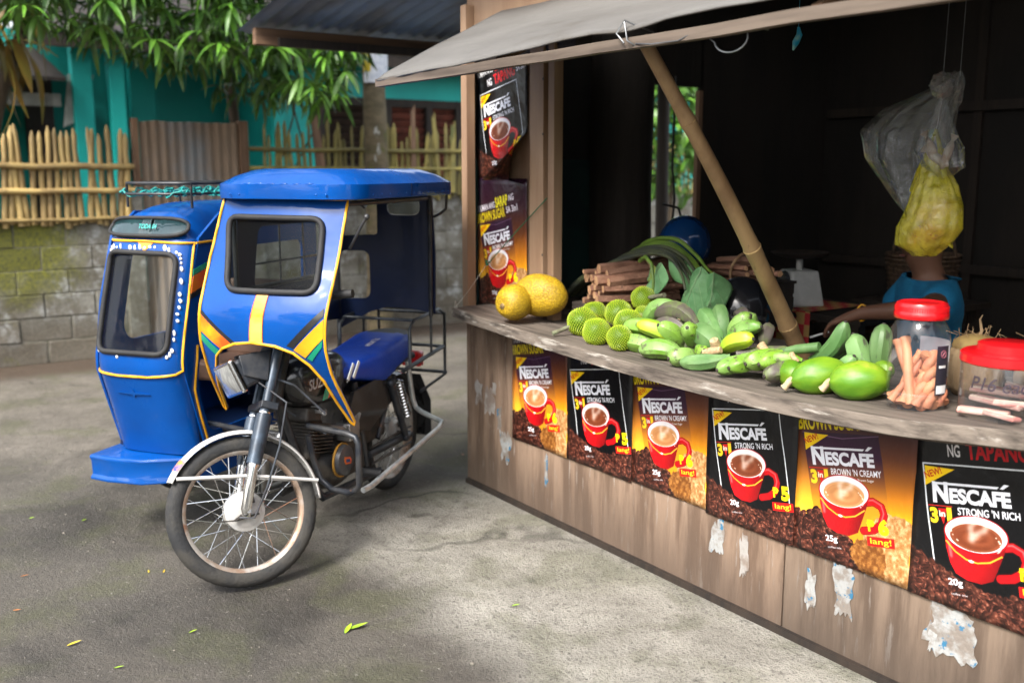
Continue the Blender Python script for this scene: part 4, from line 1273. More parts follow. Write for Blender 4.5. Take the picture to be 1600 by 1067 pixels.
fs += [(3, 2, 1, 0), tuple(n * 4 + j for j in range(4))]
mb.add(vs, fs)
mb.build('counter_edge', grey_edge, stall, None, 30)
MB().tube([(lerp(.13, 4.2, i / 40), fb(lerp(.13, 4.2, i / 40)) + .03, cz(lerp(.13, 4.2, i / 40)) - .05) for i in range(41)], .009, 6).build('counter_bearer', timber_x, stall, None, 60)
# end panel with studs, left of the opening
MB().box((.022, -.004, 1.63), (.05, .05, 1.5)).build('corner_post', ply_light, stall, bevel=.003)
MB().box((.27, .076, 1.62), (.52, .014, 1.42)).build('end_board', mat('shaded_plywood', (.24, .155, .1), (.17, .105, .065), .7, 0, 5, (1, 1, .16), .2, 60), stall)
MB().box((.53, .064, 1.65), (.105, .04, 1.5)).build('stud', ply_light, stall, bevel=.003)
MB().box((.602, .1, 1.65), (.035, .03, 1.5)).build('stud', timber, stall)
MB().box((.645, .066, 1.65), (.045, .05, 1.5)).build('stud', ply_light, stall, bevel=.003)
for z in (1.22, 1.76, 2.0): MB().ell((.58, .0435, z), (.006, .002, .006), 8, 5).build('nail', engine_m, stall)
MB().box((.60, .03, 2.365), (1.24, .022, .33)).build('fascia_board', ply_light, stall, bevel=.003)
MB().box((2.7, .032, 2.42), (2.9, .022, .22)).build('fascia_board', ply_light, stall, bevel=.003)
MB().bar((-.35, .1, 2.155), (.8, .1, 2.155), .09, .075).build('log_stub', dark_wood, stall, bevel=.015)
# propped flap
def flap(u, v):
    a = lerp(.285, 3.75, u)
    b = lerp(.12, -.63, v)
    lift = interp(a, [(.28, .0), (.9, .006), (1.75, .034), (1.92, .022), (2.1, .04), (3.75, .05)])
    z = 2.0 + (b + .62) * .50 + lift * v ** 3 + .006 * nz(a * 2.5, b * 4) + (-.014 * ((v - .9) / .1) ** 2 if v > .9 else 0)
    return (a, b + .012 * nz(a * 6, 9) * v, z)
canvas = mat('grey_tarpaulin', (.145, .139, .13), (.09, .085, .079), .6, 0, 2.0, (.3, 1, 1), .5, 9, (.3, .7), 0, 0, (.085, .075, .062), (.56, .74), 4, bdist=.02)
fo = MB().grid(flap, 90, 24).build('awning_flap', canvas, stall, None, 180)
s_ = fo.modifiers.new('sheet', 'SOLIDIFY'); s_.thickness = .006; s_.offset = 0
pts = [(lerp(.272, 3.8, i / 14), -.612 + .004 * nz(i * .7), 1.974 + .006 * nz(i * .6, 4)) for i in range(15)]
bt = MB()
vs = []
for p in pts:
    for dy, dz in ((-.016, -.019), (.016, -.019), (.016, .013), (-.016, .013)): vs.append((p[0], p[1] + dy, p[2] + dz))
bt.add(vs, [(i * 4 + j, i * 4 + (j + 1) % 4, i * 4 + 4 + (j + 1) % 4, i * 4 + 4 + j) for i in range(14) for j in range(4)] + [(3, 2, 1, 0), (56, 57, 58, 59)])
bt.build('awning_batten', timber_x, fo, None, 30)
for a in (1.2, 2.6, 3.6): MB().bar((a, .1, 2.335), (a, -.6, 1.985), .03, .025).build('awning_rib', timber_y, fo)
# roof, eave beam, rafters
def roofz(a): return 2.42 + .155 * (a + 1.75)
def rfn(u, v):
    b = lerp(-.46, 3.3, u)
    a = lerp(-1.98, 4.5, v)
    return (a, b, roofz(a) + .06 + .009 * math.cos(b * 2 * math.pi / .104))
ro = MB().grid(rfn, 290, 6).build('roof_sheet', roofing, stall, None, 180)
MB().bar((-1.75, -.42, 2.395), (-1.75, 3.2, 2.395), .05, .10).build('eave_beam', timber_y, stall, bevel=.006)
MB().bar((-1.66, -.3, 2.36), (-1.66, 3.2, 2.36), .03, .05).build('eave_beam', dark_wood, stall)
for b in (.1, 1.3, 2.6): MB().bar((.1, b, roofz(.1) + .0), (4.4, b, roofz(4.4) + .0), .05, .09).build('rafter', dark_wood, stall)
for a in (.6, 1.8, 3.0, 4.2): MB().bar((a, -.35, roofz(a) + .035), (a, 3.2, roofz(a) + .035), .04, .035).build('purlin', timber_y, stall)
MB().tube([(-1.72, 2.9, 0), (-1.72, 2.88, 2.4)], .05, 10).build('roof_post', dark_wood, stall, None, 60)
for a in (4.15,): MB().box((a, .03, 1.3), (.08, .06, 2.9)).build('corner_post', timber, stall)
# inside: back wall panels with battens, side walls, dark tree-trunk post, ceiling boards
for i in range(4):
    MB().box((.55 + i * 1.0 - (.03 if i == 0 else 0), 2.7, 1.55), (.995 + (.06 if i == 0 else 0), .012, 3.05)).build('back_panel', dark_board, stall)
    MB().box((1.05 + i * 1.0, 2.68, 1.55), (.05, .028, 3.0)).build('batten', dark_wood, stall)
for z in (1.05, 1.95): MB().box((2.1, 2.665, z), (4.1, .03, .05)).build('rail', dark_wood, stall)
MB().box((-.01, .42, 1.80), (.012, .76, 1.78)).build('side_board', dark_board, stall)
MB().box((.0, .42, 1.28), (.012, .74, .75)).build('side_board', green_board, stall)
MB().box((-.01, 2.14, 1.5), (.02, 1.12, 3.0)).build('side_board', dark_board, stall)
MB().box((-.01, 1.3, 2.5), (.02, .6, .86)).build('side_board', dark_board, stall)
MB().box((.0, 1.575, 1.03), (.03, .03, 2.04)).build('door_jamb', timber, stall)
MB().box((4.2, 1.35, 1.5), (.02, 2.7, 3.1)).build('side_board', dark_board, stall)
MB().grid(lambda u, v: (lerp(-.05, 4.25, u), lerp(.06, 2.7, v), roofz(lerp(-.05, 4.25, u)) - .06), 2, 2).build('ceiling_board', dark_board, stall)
MB().tube([(.055 + .01 * math.sin(z * 3), .945, z) for z in [i * .25 for i in range(12)]], [.178 + .008 * nz(i * 1.7) for i in range(12)], 22).build('trunk_post', mat('dark_trunk_post', (.05, .038, .03), (.02, .016, .013), .8, 0, 6, (1, 1, .12), .6, 20, (.3, .7)), stall, None, 60)
for P in ([(.2, 1.2, 2.1), (.19, 1.2, 1.62), (.225, 1.19, 1.45), (.19, 1.2, 1.2), (.24, 1.19, .98)], [(.2, 1.13, 1.42), (.3, 1.15, 1.40), (.36, 1.16, 1.25), (.36, 1.16, .98)]):
    tag(MB().tube([tuple(lerp(P[i][k], P[i + 1][k], t / 6) for k in range(3)) for i in range(len(P) - 1) for t in range(6)] + [P[-1]], .0065, 6).build('electric_cable', cable_m, M=ST, smooth=60),
        'thin black cable hanging straight down across the bright doorway' if P[0][2] > 2 else 'black cable arching out beside the dark trunk post in the doorway', 'cable', 'cables in the doorway')

# bamboo prop
prop = thing('bamboo_prop', 'long bamboo pole propping up the grey awning flap', 'pole', ST)
pa, pb = Vector((1.955, -.59, 1.985)), Vector((1.897, .285, .910))
pts, rs = [], []
cuts = [.0, .22, .60, .865, 1.12]
for i in range(81):
    t = i / 80
    r = lerp(.021, .0325, t)
    dmin = min(abs(t - c) for c in cuts[1:4])
    if dmin < .012: r *= 1.13
    elif dmin < .03: r *= 1.04
    pts.append(lerp(pa, pb, t) + Vector((.012 * math.sin(t * 3.1), .01 * math.sin(t * 4), 0)))
    rs.append(r)
MB().tube(pts, rs, 16).build('culm', bamboo, prop, None, 50)
for c in cuts[1:4]:
    p = lerp(pa, pb, c) + Vector((.012 * math.sin(c * 3.1), .01 * math.sin(c * 4), 0)); d = (pb - pa).normalized()
    r = lerp(.021, .0325, c) * 1.165
    MB().tube([p - d * .005, p - d * .002, p + d * .004], [r * .95, r, r * .93], 16).build('node', node_m, prop, None, 60)
wr = MB().tube([(1.93, -.64, 2.03), (1.95, -.645, 1.975), (1.97, -.62, 1.955), (1.99, -.58, 1.96), (1.98, -.57, 2.0), (1.93, -.64, 2.035), (1.90, -.645, 2.0), (1.93, -.64, 1.97)], .0028, 5)
wr.tube([(1.97, -.63, 1.965), (2.05, -.64, 1.955), (2.15, -.63, 1.955), (2.24, -.62, 1.985)], .002, 5)
tag(wr.build('tie_wire', wire_m, M=ST, smooth=60), 'thin silver wire tying the bamboo pole to the awning batten', 'wire', 'wires on the awning batten')
wr = MB().tube([(2.30 + .06 * math.cos(t) + (.02 if t > 3 else 0), -.60, 1.945 + .035 * math.sin(t)) for t in [2.6 + i * .32 for i in range(14)]] + [(2.41, -.6, 1.965), (2.44, -.59, 1.955)], .0022, 5)
tag(wr.build('tie_wire', wire_m, M=ST, smooth=60), 'loose loop of wire hanging below the awning batten over the dark interior', 'wire', 'wires on the awning batten')
gs = MB().tube([(.135, .035, 1.145), (.38, .03, 1.31), (.63, .033, 1.478)], .0026, 5)
for i in range(3):
    gs.tube([(.12 + .012 * i, .033, 1.15 - .006 * i), (.13, .025, 1.163), (.155, .035, 1.155), (.14, .025, 1.14)], .0035, 5, closed=True)
tag(gs.build('green_string', mat('green_twine', (.01, .13, .06), None, .6), M=ST, smooth=60), 'green string stretched across the lower poster and knotted over its cup', 'string')
tw_ = MB().tube([(.135, .03, 1.145), (.15, -.08, 1.03), (.125, -.145, .945)], .0012, 4)
for i in range(6):
    tw_.tube([(.125, -.14, .95), (.135 + .02 * rnd.random(), -.155, .95 + .03 * rnd.random()), (.125 + rnd.uniform(-.02, .05), -.16, .93 - .05 * rnd.random())], .0012, 4)
tag(tw_.build('frayed_twine', mat('white_twine', (.5, .47, .4), None, .8), M=ST, smooth=60), 'frayed white twine tied to the corner of the counter', 'twine')

# torn paper left on the plywood
paper_m = mat('torn_paper', (.34, .32, .30), (.22, .175, .145), .85, 0, 14, (1, 1, 1), .3, 60, (.4, .6), 0, .06)
paper_b = mat('torn_printed_paper', (.33, .335, .33), (.21, .18, .155), .85, 0, 20, (1, 1, 1), .3, 60, (.4, .6), 0, .06, (.03, .15, .27), (.57, .62), 22)
def torn(cx, cz_, w, h, seed, m, label, n=46):
    w, h = w * .8, h * .85
    r = random.Random(seed)
    pts = []
    per_ = [(-.5, -.5), (.5, -.5), (.5, .5), (-.5, .5)]
    for (x0, z0), (x1, z1) in zip(per_, per_[1:] + per_[:1]):
        k = 12
        for i in range(k):
            x, z = lerp(x0, x1, i / k), lerp(z0, z1, i / k)
            ed = .5 * nz(x * 2.6 + seed * 5, z * 2.2, 1) + .42 * nz(x * 7 + seed, z * 3, 2) + r.uniform(-.03, .03)
            sc_ = 1 + ed * (1.3 if z < -.1 else .7) - (.12 if abs(x) > .4 and abs(z) > .4 else 0)
            pts.append((cx + (x * sc_ + .1 * nz(z * 3 + seed, 4)) * w, cz_ + z * sc_ * h))
    o = MB().sheet(pts, lambda x, z: (x, -.0016 - .003 * max(0, nz(x * 40, z * 30, seed)), z), (0, .0012, 0), (), .02).build('torn_paper', m, M=ST, smooth=60)
    tag(o, label, 'paper', 'torn poster scraps on the stall front')
torn(.10, .50, .075, .12, 1, paper_m, 'white paper scrap nearest the corner of the stall front')
torn(.205, .475, .10, .15, 2, paper_m, 'white torn paper scrap right beside the first sugar coffee poster'.replace('right ', ''))
torn(.245, .54, .035, .07, 3, paper_m, 'tiny white paper scrap above the other scraps at the corner')
torn(.29, .395, .045, .14, 4, paper_b, 'narrow blue marked paper strip hanging below the white scraps')
torn(.345, .27, .10, .17, 5, paper_b, 'blue spotted paper scrap under the corner of the first poster')
torn(.68, .235, .03, .16, 6, paper_b, 'thin curled paper strip under the sugar of the first poster')
torn(1.77, .255, .075, .15, 7, paper_b, 'torn paper with blue letters under the second black poster')
torn(1.90, .22, .055, .17, 8, paper_m, 'pale rectangular paper patch by the seam of the plywood')
torn(2.20, .20, .05, .14, 9, paper_b, 'small scrap with a blue letter below the large brown poster')
torn(2.33, .245, .10, .19, 10, paper_b, 'blue lettered paper scrap under the sugar of the large brown poster')
torn(2.71, .25, .20, .17, 11, paper_b, 'largest peeling blue and white scrap under the last black poster')
torn(2.655, .22, .035, .10, 12, paper_b, 'small blue torn corner beside the largest peeling scrap')

# ================================================================== POSTERS (flat print drawn pixel by pixel)
class Ras:
    def __init__(s, W, H, ss):
        s.W, s.H, s.ss = W, H, ss
        s.S = W * ss
        s.a = np.zeros((H * ss, W * ss, 3), np.float32)
        yy, xx = np.mgrid[0:H * ss, 0:W * ss]
        s.X = (xx + .5) / s.S
        s.Y = (yy + .5) / s.S

    def win(s, x0, y0, x1, y1):
        S = s.S
        return (slice(max(0, int(y0 * S) - 1), max(0, min(s.a.shape[0], int(y1 * S) + 2))), slice(max(0, int(x0 * S) - 1), max(0, min(s.a.shape[1], int(x1 * S) + 2))))

    def put(s, w, m, c, al=1.0):
        c = np.asarray(c, np.float32)
        k = (m * al)[..., None]
        s.a[w] = s.a[w] * (1 - k) + c * k

    def poly(s, P, c, al=1.0):
        xs = [p[0] for p in P]; ys = [p[1] for p in P]
        w = s.win(min(xs), min(ys), max(xs), max(ys))
        X, Y = s.X[w], s.Y[w]
        m = np.zeros(X.shape, bool)
        for (x0, y0), (x1, y1) in zip(P, P[1:] + P[:1]):
            if y0 == y1: continue
            m ^= ((y0 > Y) != (y1 > Y)) & (X < (x1 - x0) * (Y - y0) / (y1 - y0) + x0)
        col = c(X, Y) if callable(c) else c
        s.put(w, m.astype(np.float32), col, al)

    def ell(s, cx, cy, rx, ry, rot, c, al=1.0, soft=0.0):
        r = max(rx, ry) * (1 + soft)
        w = s.win(cx - r, cy - r, cx + r, cy + r)
        X, Y = s.X[w] - cx, s.Y[w] - cy
        if X.size == 0: return
        co, si = math.cos(rot), math.sin(rot)
        u, v = (X * co + Y * si) / rx, (-X * si + Y * co) / ry
        d = np.sqrt(u * u + v * v)
        m = np.clip((1 + soft - d) / max(soft * 2, .004), 0, 1) if soft else (d < 1).astype(np.float32)
        col = c(u, v, d) if callable(c) else c
        s.put(w, m, col, al)

    def stroke(s, P, wd, c, al=1.0, soft=0.0):
        for (x0, y0), (x1, y1) in zip(P, P[1:]):
            k = max(2, int(math.hypot(x1 - x0, y1 - y0) / (wd * .25)))
            for i in range(k + 1): s.ell(lerp(x0, x1, i / k), lerp(y0, y1, i / k), wd / 2, wd / 2, 0, c, al, soft)

    def text(s, body, x, y, cap, width, c, rot=0.0, bold=.02, shear=0.0, al=1.0):
        P, F = text_tris(body, 1.0, bold, 1.0, shear)
        xs = [p[0] for p in P]; ys = [p[1] for p in P]
        kx, ky = width / (max(xs) - min(xs)), cap / (max(ys) - min(ys))
        mx, my = (max(xs) + min(xs)) / 2, (max(ys) + min(ys)) / 2
        co, si = math.cos(rot), math.sin(rot)
        Q = []
        for px, py in P:
            u, v = (px - mx) * kx, -(py - my) * ky
            Q.append((x + u * co + v * si, y - u * si + v * co))
        qx = [q[0] for q in Q]; qy = [q[1] for q in Q]
        w = s.win(min(qx), min(qy), max(qx), max(qy))
        M = np.zeros(s.X[w].shape, bool)
        oy, ox = w[0].start, w[1].start
        for f in F:
            (x0, y0), (x1, y1), (x2, y2) = (Q[i] for i in f)
            ww = s.win(min(x0, x1, x2), min(y0, y1, y2), max(x0, x1, x2), max(y0, y1, y2))
            X, Y = s.X[ww], s.Y[ww]
            if X.size == 0: continue
            e0 = (x1 - x0) * (Y - y0) - (y1 - y0) * (X - x0)
            e1 = (x2 - x1) * (Y - y1) - (y2 - y1) * (X - x1)
            e2 = (x0 - x2) * (Y - y2) - (y0 - y2) * (X - x2)
            t = ((e0 >= 0) & (e1 >= 0) & (e2 >= 0)) | ((e0 <= 0) & (e1 <= 0) & (e2 <= 0))
            M[ww[0].start - oy:ww[0].stop - oy, ww[1].start - ox:ww[1].stop - ox] |= t
        s.put(w, M.astype(np.float32), c, al)


def C8(*c): return np.array(c, np.float32) / 255.0


def make_print(kind):
    PH = 1.48
    W = 460
    r = Ras(W, int(W * PH), 2)
    rr = random.Random(5 if kind == 'brown' else 9)
    npr = np.random.default_rng(4)
    A = R(11)
    co, si = math.cos(A), math.sin(A)
    def tl(p, q): return (.43 + (p - .43) * co + (q - .8) * si, .8 - (p - .43) * si + (q - .8) * co)
    def T_(body, p, q, cap, width, c, bold=.02, shear=0.0, al=1.0):
        x, y = tl(p, q)
        r.text(body, x, y, cap, width, c, A, bold, shear, al)
    Y, X = r.Y, r.X
    if kind == 'brown':
        stops = [(0, C8(38, 16, 36)), (.35, C8(56, 28, 38)), (.62, C8(106, 58, 34)), (.85, C8(190, 112, 28)), (1.05, C8(236, 160, 22)), (1.2, C8(252, 190, 40)), (1.48, C8(250, 185, 40))]
        yy = Y + .1 * (X - .5)
        for ch in range(3): r.a[..., ch] = np.interp(yy, [t for t, _ in stops], [c[ch] for _, c in stops])
        glow = np.clip(1 - np.hypot((X - .05) / .5, (Y - 1.1) / .45), 0, 1)[..., None]
        r.a[:] = r.a + glow * .12
        # packet: dark violet top fading out
        P = [tl(.1, .47), tl(.76, .49), tl(.77, .9), tl(.78, 1.28), tl(.14, 1.3), tl(.11, .9)]
        def pc(x, y):
            k = np.clip((1.0 - (y + .19 * (x - .43))) / .34, 0, 1)[..., None]
            return C8(46, 18, 52) * k + C8(214, 134, 30) * (1 - k)
        r.poly(P, pc, .86)
        r.stroke([tl(.1, .475), tl(.45, .52), tl(.76, .495)], .008, C8(120, 90, 120), .5)
        T_('TIKMAN ANG', .27, .29, .075, .36, C8(235, 232, 240), .02)
        T_('SARAP', .595, .275, .125, .26, C8(238, 226, 20), .035)
        T_('NG', .80, .265, .075, .1, C8(235, 232, 240), .02)
        T_('BROWN SUGAR', .36, .40, .115, .58, C8(238, 214, 30), .035)
        T_('SA 3in1', .79, .39, .075, .22, C8(235, 232, 240), .025)
    else:
        r.a[:] = C8(12, 12, 15)
        r.a += (np.clip(1 - np.hypot((X - .9) / .8, (Y - .6) / .7), 0, 1) * .035)[..., None]
        T_('TIKMAN ANG', .25, .235, .075, .36, C8(225, 225, 225), .02)
        T_('SARAP', .64, .225, .12, .36, C8(150, 14, 26), .035)
        T_('NG', .34, .37, .085, .09, C8(235, 232, 236), .025)
        T_('TAPANG', .64, .365, .12, .42, C8(200, 14, 30), .035)
        T_('SA 3in1', .97, .36, .07, .18, C8(235, 232, 236), .025)
        fr_ = [tl(.105, .462), tl(.86, .475), tl(.875, 1.4), tl(.115, 1.36)]
        r.poly(fr_, C8(6, 6, 9))
        r.stroke(fr_ + [fr_[0]], .011, C8(225, 230, 235))
    # NEW flash
    a_, b_, c_ = tl(.115, .478), tl(.335, .495), tl(.108, .615)
    r.poly([a_, b_, c_], C8(250, 206, 20))
    x, y = tl(.172, .525)
    r.text('NEW!', x, y, .048, .13, C8(200, 40, 20), R(30), .02)
    # the name: a tall N whose top bar runs on above the other letters to the accent
    wh = C8(238, 240, 248)
    T_('N', .215, .655, .145, .115, wh, .05)
    T_('ESCAFE', .49, .673, .105, .42, wh, .05)
    r.poly([tl(.16, .586), tl(.63, .590), tl(.615, .607), tl(.16, .603)], wh)
    r.poly([tl(.632, .604), tl(.665, .572), tl(.70, .576), tl(.655, .606)], wh)
    if kind == 'brown':
        T_("BROWN 'N CREAMY", .53, .768, .05, .43, wh, .02)
        T_('Coffee Mix with Brown Sugar', .52, .822, .026, .32, wh, .01)
    else:
        T_("STRONG 'N RICH", .54, .772, .052, .42, wh, .02)
    # 3in1
    T_('3', .155, .815, .11, .06, C8(250, 205, 40), .05)
    T_('1', .268, .81, .11, .036, C8(250, 205, 40), .05)
    r.poly([tl(.19, .765), tl(.25, .765), tl(.22, .875)], C8(205, 25, 25))
    T_('in', .216, .80, .042, .045, C8(250, 240, 220), .03)
    r.stroke([tl(.12, .748), tl(.29, .748)], .006, C8(220, 40, 30))
    # beans
    if kind == 'brown': yb = lambda x: float(np.interp(x, [0, .14, .2, .45, .6, 1], [1.19, 1.15, 1.13, 1.25, 1.33, 1.45]))
    else: yb = lambda x: float(np.interp(x, [0, .12, .35, .6, .8, 1], [1.14, 1.2, 1.27, 1.31, 1.27, 1.16]))
    r.poly([(0, yb(0) + .02)] + [(i / 20, yb(i / 20) + .02) for i in range(1, 21)] + [(1, PH + .01), (0, PH + .01)], C8(26, 12, 10))
    beans = []
    for i in range(520):
        x = rr.random() * 1.04 - .02
        y = yb(min(1, max(0, x))) + rr.random() * (PH + .02 - yb(min(1, max(0, x))))
        beans.append((y + rr.uniform(-.03, .03), x, y))
    for i in range(60):
        x = rr.random(); beans.append((0, x, yb(x) + rr.uniform(-.015, .02)))
    for _, x, y in sorted(beans):
        a = rr.uniform(0, math.pi); k = rr.uniform(.7, 1.25)
        t = rr.random()
        base = C8(44, 20, 16) * (1 - t) + C8(92, 48, 36) * t
        lite = C8(120, 70, 55) * (1 - t) + C8(196, 140, 118) * t
        def bc(u, v, d):
            sh = np.clip(.75 - .55 * v - .3 * u, 0, 1)[..., None]
            hl = np.clip(1 - np.hypot(u + .3, v + .45) / .5, 0, 1)[..., None] ** 2
            return base * (.35 + .9 * sh) * (1 - hl) + lite * hl
        r.ell(x, y, .031 * k, .021 * k, a, bc)
        if rr.random() < .6:
            dx, dy = math.cos(a) * .024 * k, math.sin(a) * .024 * k
            r.stroke([(x - dx, y - dy), (x + dy * .1, y - dx * .1), (x + dx, y + dy)], .006 * k, C8(22, 9, 8), .9)
    if kind == 'brown':
        S1 = [(.56, 1.34), (.62, 1.2), (.70, 1.06), (.80, .985), (.9, .975), (1.0, 1.0), (1.0, 1.48), (.66, 1.48), (.56, 1.42)]
        n1 = npr.random(r.X.shape).astype(np.float32)
        sm = (n1 + np.roll(n1, 1, 0) + np.roll(n1, 1, 1) + np.roll(n1, 2, 0) + np.roll(n1, 2, 1)) / 5
        low = npr.random((r.a.shape[0] // 16 + 2, r.a.shape[1] // 16 + 2)).astype(np.float32)
        low = np.repeat(np.repeat(low, 16, 0), 16, 1)[:r.a.shape[0], :r.a.shape[1]]
        for _ in range(3): low = (low + np.roll(low, 5, 0) + np.roll(low, 5, 1) + np.roll(low, -5, 0)) / 4
        def full(S, c0, c1, ph):
            xs = [p[0] for p in S]; ys = [p[1] for p in S]
            w = r.win(min(xs), min(ys), max(xs), max(ys))
            t = np.clip((sm[w] - .3) * 1.6 + (low[w] - .5) * .9 + ph, 0, 1)[..., None]
            col = c0 * (1 - t) + c1 * t
            X_, Y_ = r.X[w], r.Y[w]
            m = np.zeros(X_.shape, bool)
            for (x0, y0), (x1, y1) in zip(S, S[1:] + S[:1]):
                if y0 == y1: continue
                m ^= ((y0 > Y_) != (y1 > Y_)) & (X_ < (x1 - x0) * (Y_ - y0) / (y1 - y0) + x0)
            r.put(w, m.astype(np.float32), col)
        def rough(S, k=.012):
            out = []
            for p, q in zip(S, S[1:] + S[:1]):
                for i in range(8): out.append((lerp(p[0], q[0], i / 8) + rr.uniform(-k, k), lerp(p[1], q[1], i / 8) + rr.uniform(-k, k)))
            return out
        full(rough(S1), C8(150, 98, 48), C8(240, 206, 158), 0)
        full(rough([(.52, 1.32), (.58, 1.24), (.68, 1.2), (.78, 1.24), (.82, 1.34), (.80, 1.47), (.62, 1.47), (.53, 1.4)]), C8(104, 58, 20), C8(206, 146, 78), -.05)
    # cup
    dx = 0.0 if kind == 'brown' else .03
    def c(x, y): return (x + dx, y)
    body = [c(.213, .94), c(.232, 1.06), c(.268, 1.16), c(.315, 1.225), c(.40, 1.247), c(.50, 1.238), c(.575, 1.19), c(.60, 1.10), c(.63, .99), c(.647, .89)]
    H_ = [c(.60, .955), c(.68, .925), c(.75, .945), c(.775, 1.0), c(.76, 1.075), c(.70, 1.13), c(.62, 1.16)]
    r.stroke(H_, .062, C8(120, 4, 10))
    r.stroke(H_, .05, C8(186, 14, 22))
    r.stroke([(x - .004, y - .012) for x, y in H_[:5]], .012, C8(236, 90, 90), .5, .5)
    def bcol(X_, Y_):
        t = np.clip((X_ - dx - .21) / .43, 0, 1)
        k = np.interp(t, [0, .12, .3, .6, .85, 1], [.75, 1.0, 1.05, .82, .62, .5])[..., None]
        f = np.clip(1.1 - (Y_ - 1.0) * .9, .6, 1.1)[..., None]
        return np.clip(C8(214, 18, 26) * k * f, 0, 1)
    r.poly(body, bcol)
    r.stroke([c(.245, 1.0), c(.275, 1.12)], .02, C8(250, 120, 120), .28, .8)
    gold = [c(.232, 1.02), c(.30, 1.075), c(.38, 1.105), c(.46, 1.105), c(.54, 1.075), c(.615, 1.01)]
    r.stroke(gold, .011, C8(232, 170, 50))
    r.ell(*c(.415, 1.107), .02, .009, 0, C8(255, 250, 220))
    tilt = -R(10)
    r.ell(*c(.43, .92), .222, .128, tilt, C8(176, 12, 20))
    r.ell(*c(.43, .918), .212, .119, tilt, C8(236, 232, 238))
    dark = kind != 'brown'
    lo_, hi_ = (C8(88, 38, 20), C8(158, 84, 52)) if dark else (C8(158, 96, 50), C8(228, 176, 122))
    def coffee(u, v, d):
        th = np.arctan2(v, u)
        sw = .5 + .5 * np.sin(d * 13 + th * 1.0)
        k = np.clip(.35 + .45 * sw * np.clip(1 - d, 0, 1) + .25 * (d > .86), 0, 1)[..., None]
        return lo_ * (1 - k) + hi_ * k
    r.ell(*c(.432, .935), .182, .098, tilt, C8(205, 190, 180))
    r.ell(*c(.432, .939), .178, .093, tilt, coffee)
    for i in range(26):
        a = rr.uniform(2.4, 4.3) if i % 2 else rr.uniform(-.6, .8)
        r.ell(*c(.432 + .172 * math.cos(a + tilt), .939 + .088 * math.sin(a)), .006, .005, 0, C8(240, 225, 210), .7)
    st1 = [c(.40, .965), c(.405, .92), c(.39, .88), c(.41, .84), c(.435, .79), c(.43, .75)]
    st2 = [c(.41, .965), c(.44, .91), c(.49, .87), c(.50, .83), c(.47, .795)]
    for st_ in (st1, st2):
        for i, wd in enumerate((.05, .03)):
            r.stroke(st_, wd, C8(250, 240, 232), .045 if i == 0 else .10, .9)
    # weight and price
    g = '25g' if not dark else '20g'
    T_(g, .255, 1.285 if not dark else 1.27, .06, .105, wh, .025)
    T_('coffee mix', .275, 1.345, .016, .12, wh, .0)
    T_('*SRP', .10, 1.50 if not dark else 1.50, .032, .075, wh, .02)
    px = .68 if not dark else .80
    r.poly([tl(px - .11, 1.225), tl(px + .11, 1.225), tl(px + .11, 1.295), tl(px - .11, 1.295)], C8(206, 24, 22))
    T_('lang!', px, 1.262, .055, .17, C8(252, 220, 40), .008)
    T_('6' if not dark else '5', px + .035, 1.15, .12, .085, C8(252, 214, 20), .06)
    T_('P', px - .065, 1.145, .085, .055, C8(252, 214, 20), .04)
    r.stroke([tl(px - .1, 1.128), tl(px - .03, 1.128)], .005, C8(252, 214, 20))
    a = r.a.reshape(r.H, 2, W, 2, 3).mean((1, 3))
    a = np.clip(a, 0, 1)
    img = bpy.data.images.new(kind + '_coffee_print', W, r.H)
    px_ = np.ones((r.H, W, 4), np.float32)
    px_[..., :3] = a[::-1]
    img.pixels.foreach_set(px_.ravel())
    img.pack()
    return img


def print_mat(kind):
    m, nt, b, out = nodes(kind + '_poster_print')
    uv = N(nt, 'ShaderNodeTexCoord').outputs['UV']
    im = N(nt, 'ShaderNodeTexImage', {'Vector': uv}, extension='EXTEND')
    im.image = make_print(kind)
    nt.links.new(im.outputs[0], b.inputs['Base Color'])
    b.inputs['Roughness'].default_value = .33
    b.inputs['Specular IOR Level'].default_value = .45
    v = coords(nt)
    bp = N(nt, 'ShaderNodeBump', {'Height': noise_t(nt, v, 7, 4, .5, .4), 'Strength': .5, 'Distance': .03})
    nt.links.new(bp.outputs[0], b.inputs['Normal'])
    return m


PRINT = {k: print_mat(k) for k in ('brown', 'black')}


def poster(kind, a0, z0, w, h, tilt, label, group, y=-.0045, curl=0.0):
    nu, nv = 14, 20
    vm = 1.0
    if group == GP: vm, h = .85, h * .85        # the top of these is folded away under the counter
    me = bpy.data.meshes.new('coffee_poster')
    vs, uvs, fs = [], [], []
    ph = rnd.uniform(0, 40)
    for i in range(nu + 1):
        for j in range(nv + 1):
            u, v = i / nu, j / nv
            wv = .0045 * nz(u * 2.2 + ph, v * 3) + .0014 * nz(u * 7 + ph, v * 6) + .0024
            lift = curl * max(0, u - .6) ** 2 * 6 * max(0, .35 - v) * 3
            vs.append((u * w, -max(.0003, wv) - lift, v * h))
            uvs.append((u, v * vm))
    for i in range(nu):
        for j in range(nv):
            q = i * (nv + 1) + j
            fs.append((q, q + nv + 1, q + nv + 2, q + 1))
    me.from_pydata(vs, [], fs)
    me.materials.append(PRINT[kind])
    L = me.uv_layers.new(name='UVMap')
    for lp in me.loops: L.data[lp.index].uv = uvs[lp.vertex_index]
    me.polygons.foreach_set('use_smooth', [True] * len(fs))
    o = link('coffee_poster', me, None, ST @ T(a0, y, z0) @ RY(-tilt))
    s = o.modifiers.new('paper', 'SOLIDIFY'); s.thickness = .0006; s.offset = 0
    tag(o, label, 'poster', group)


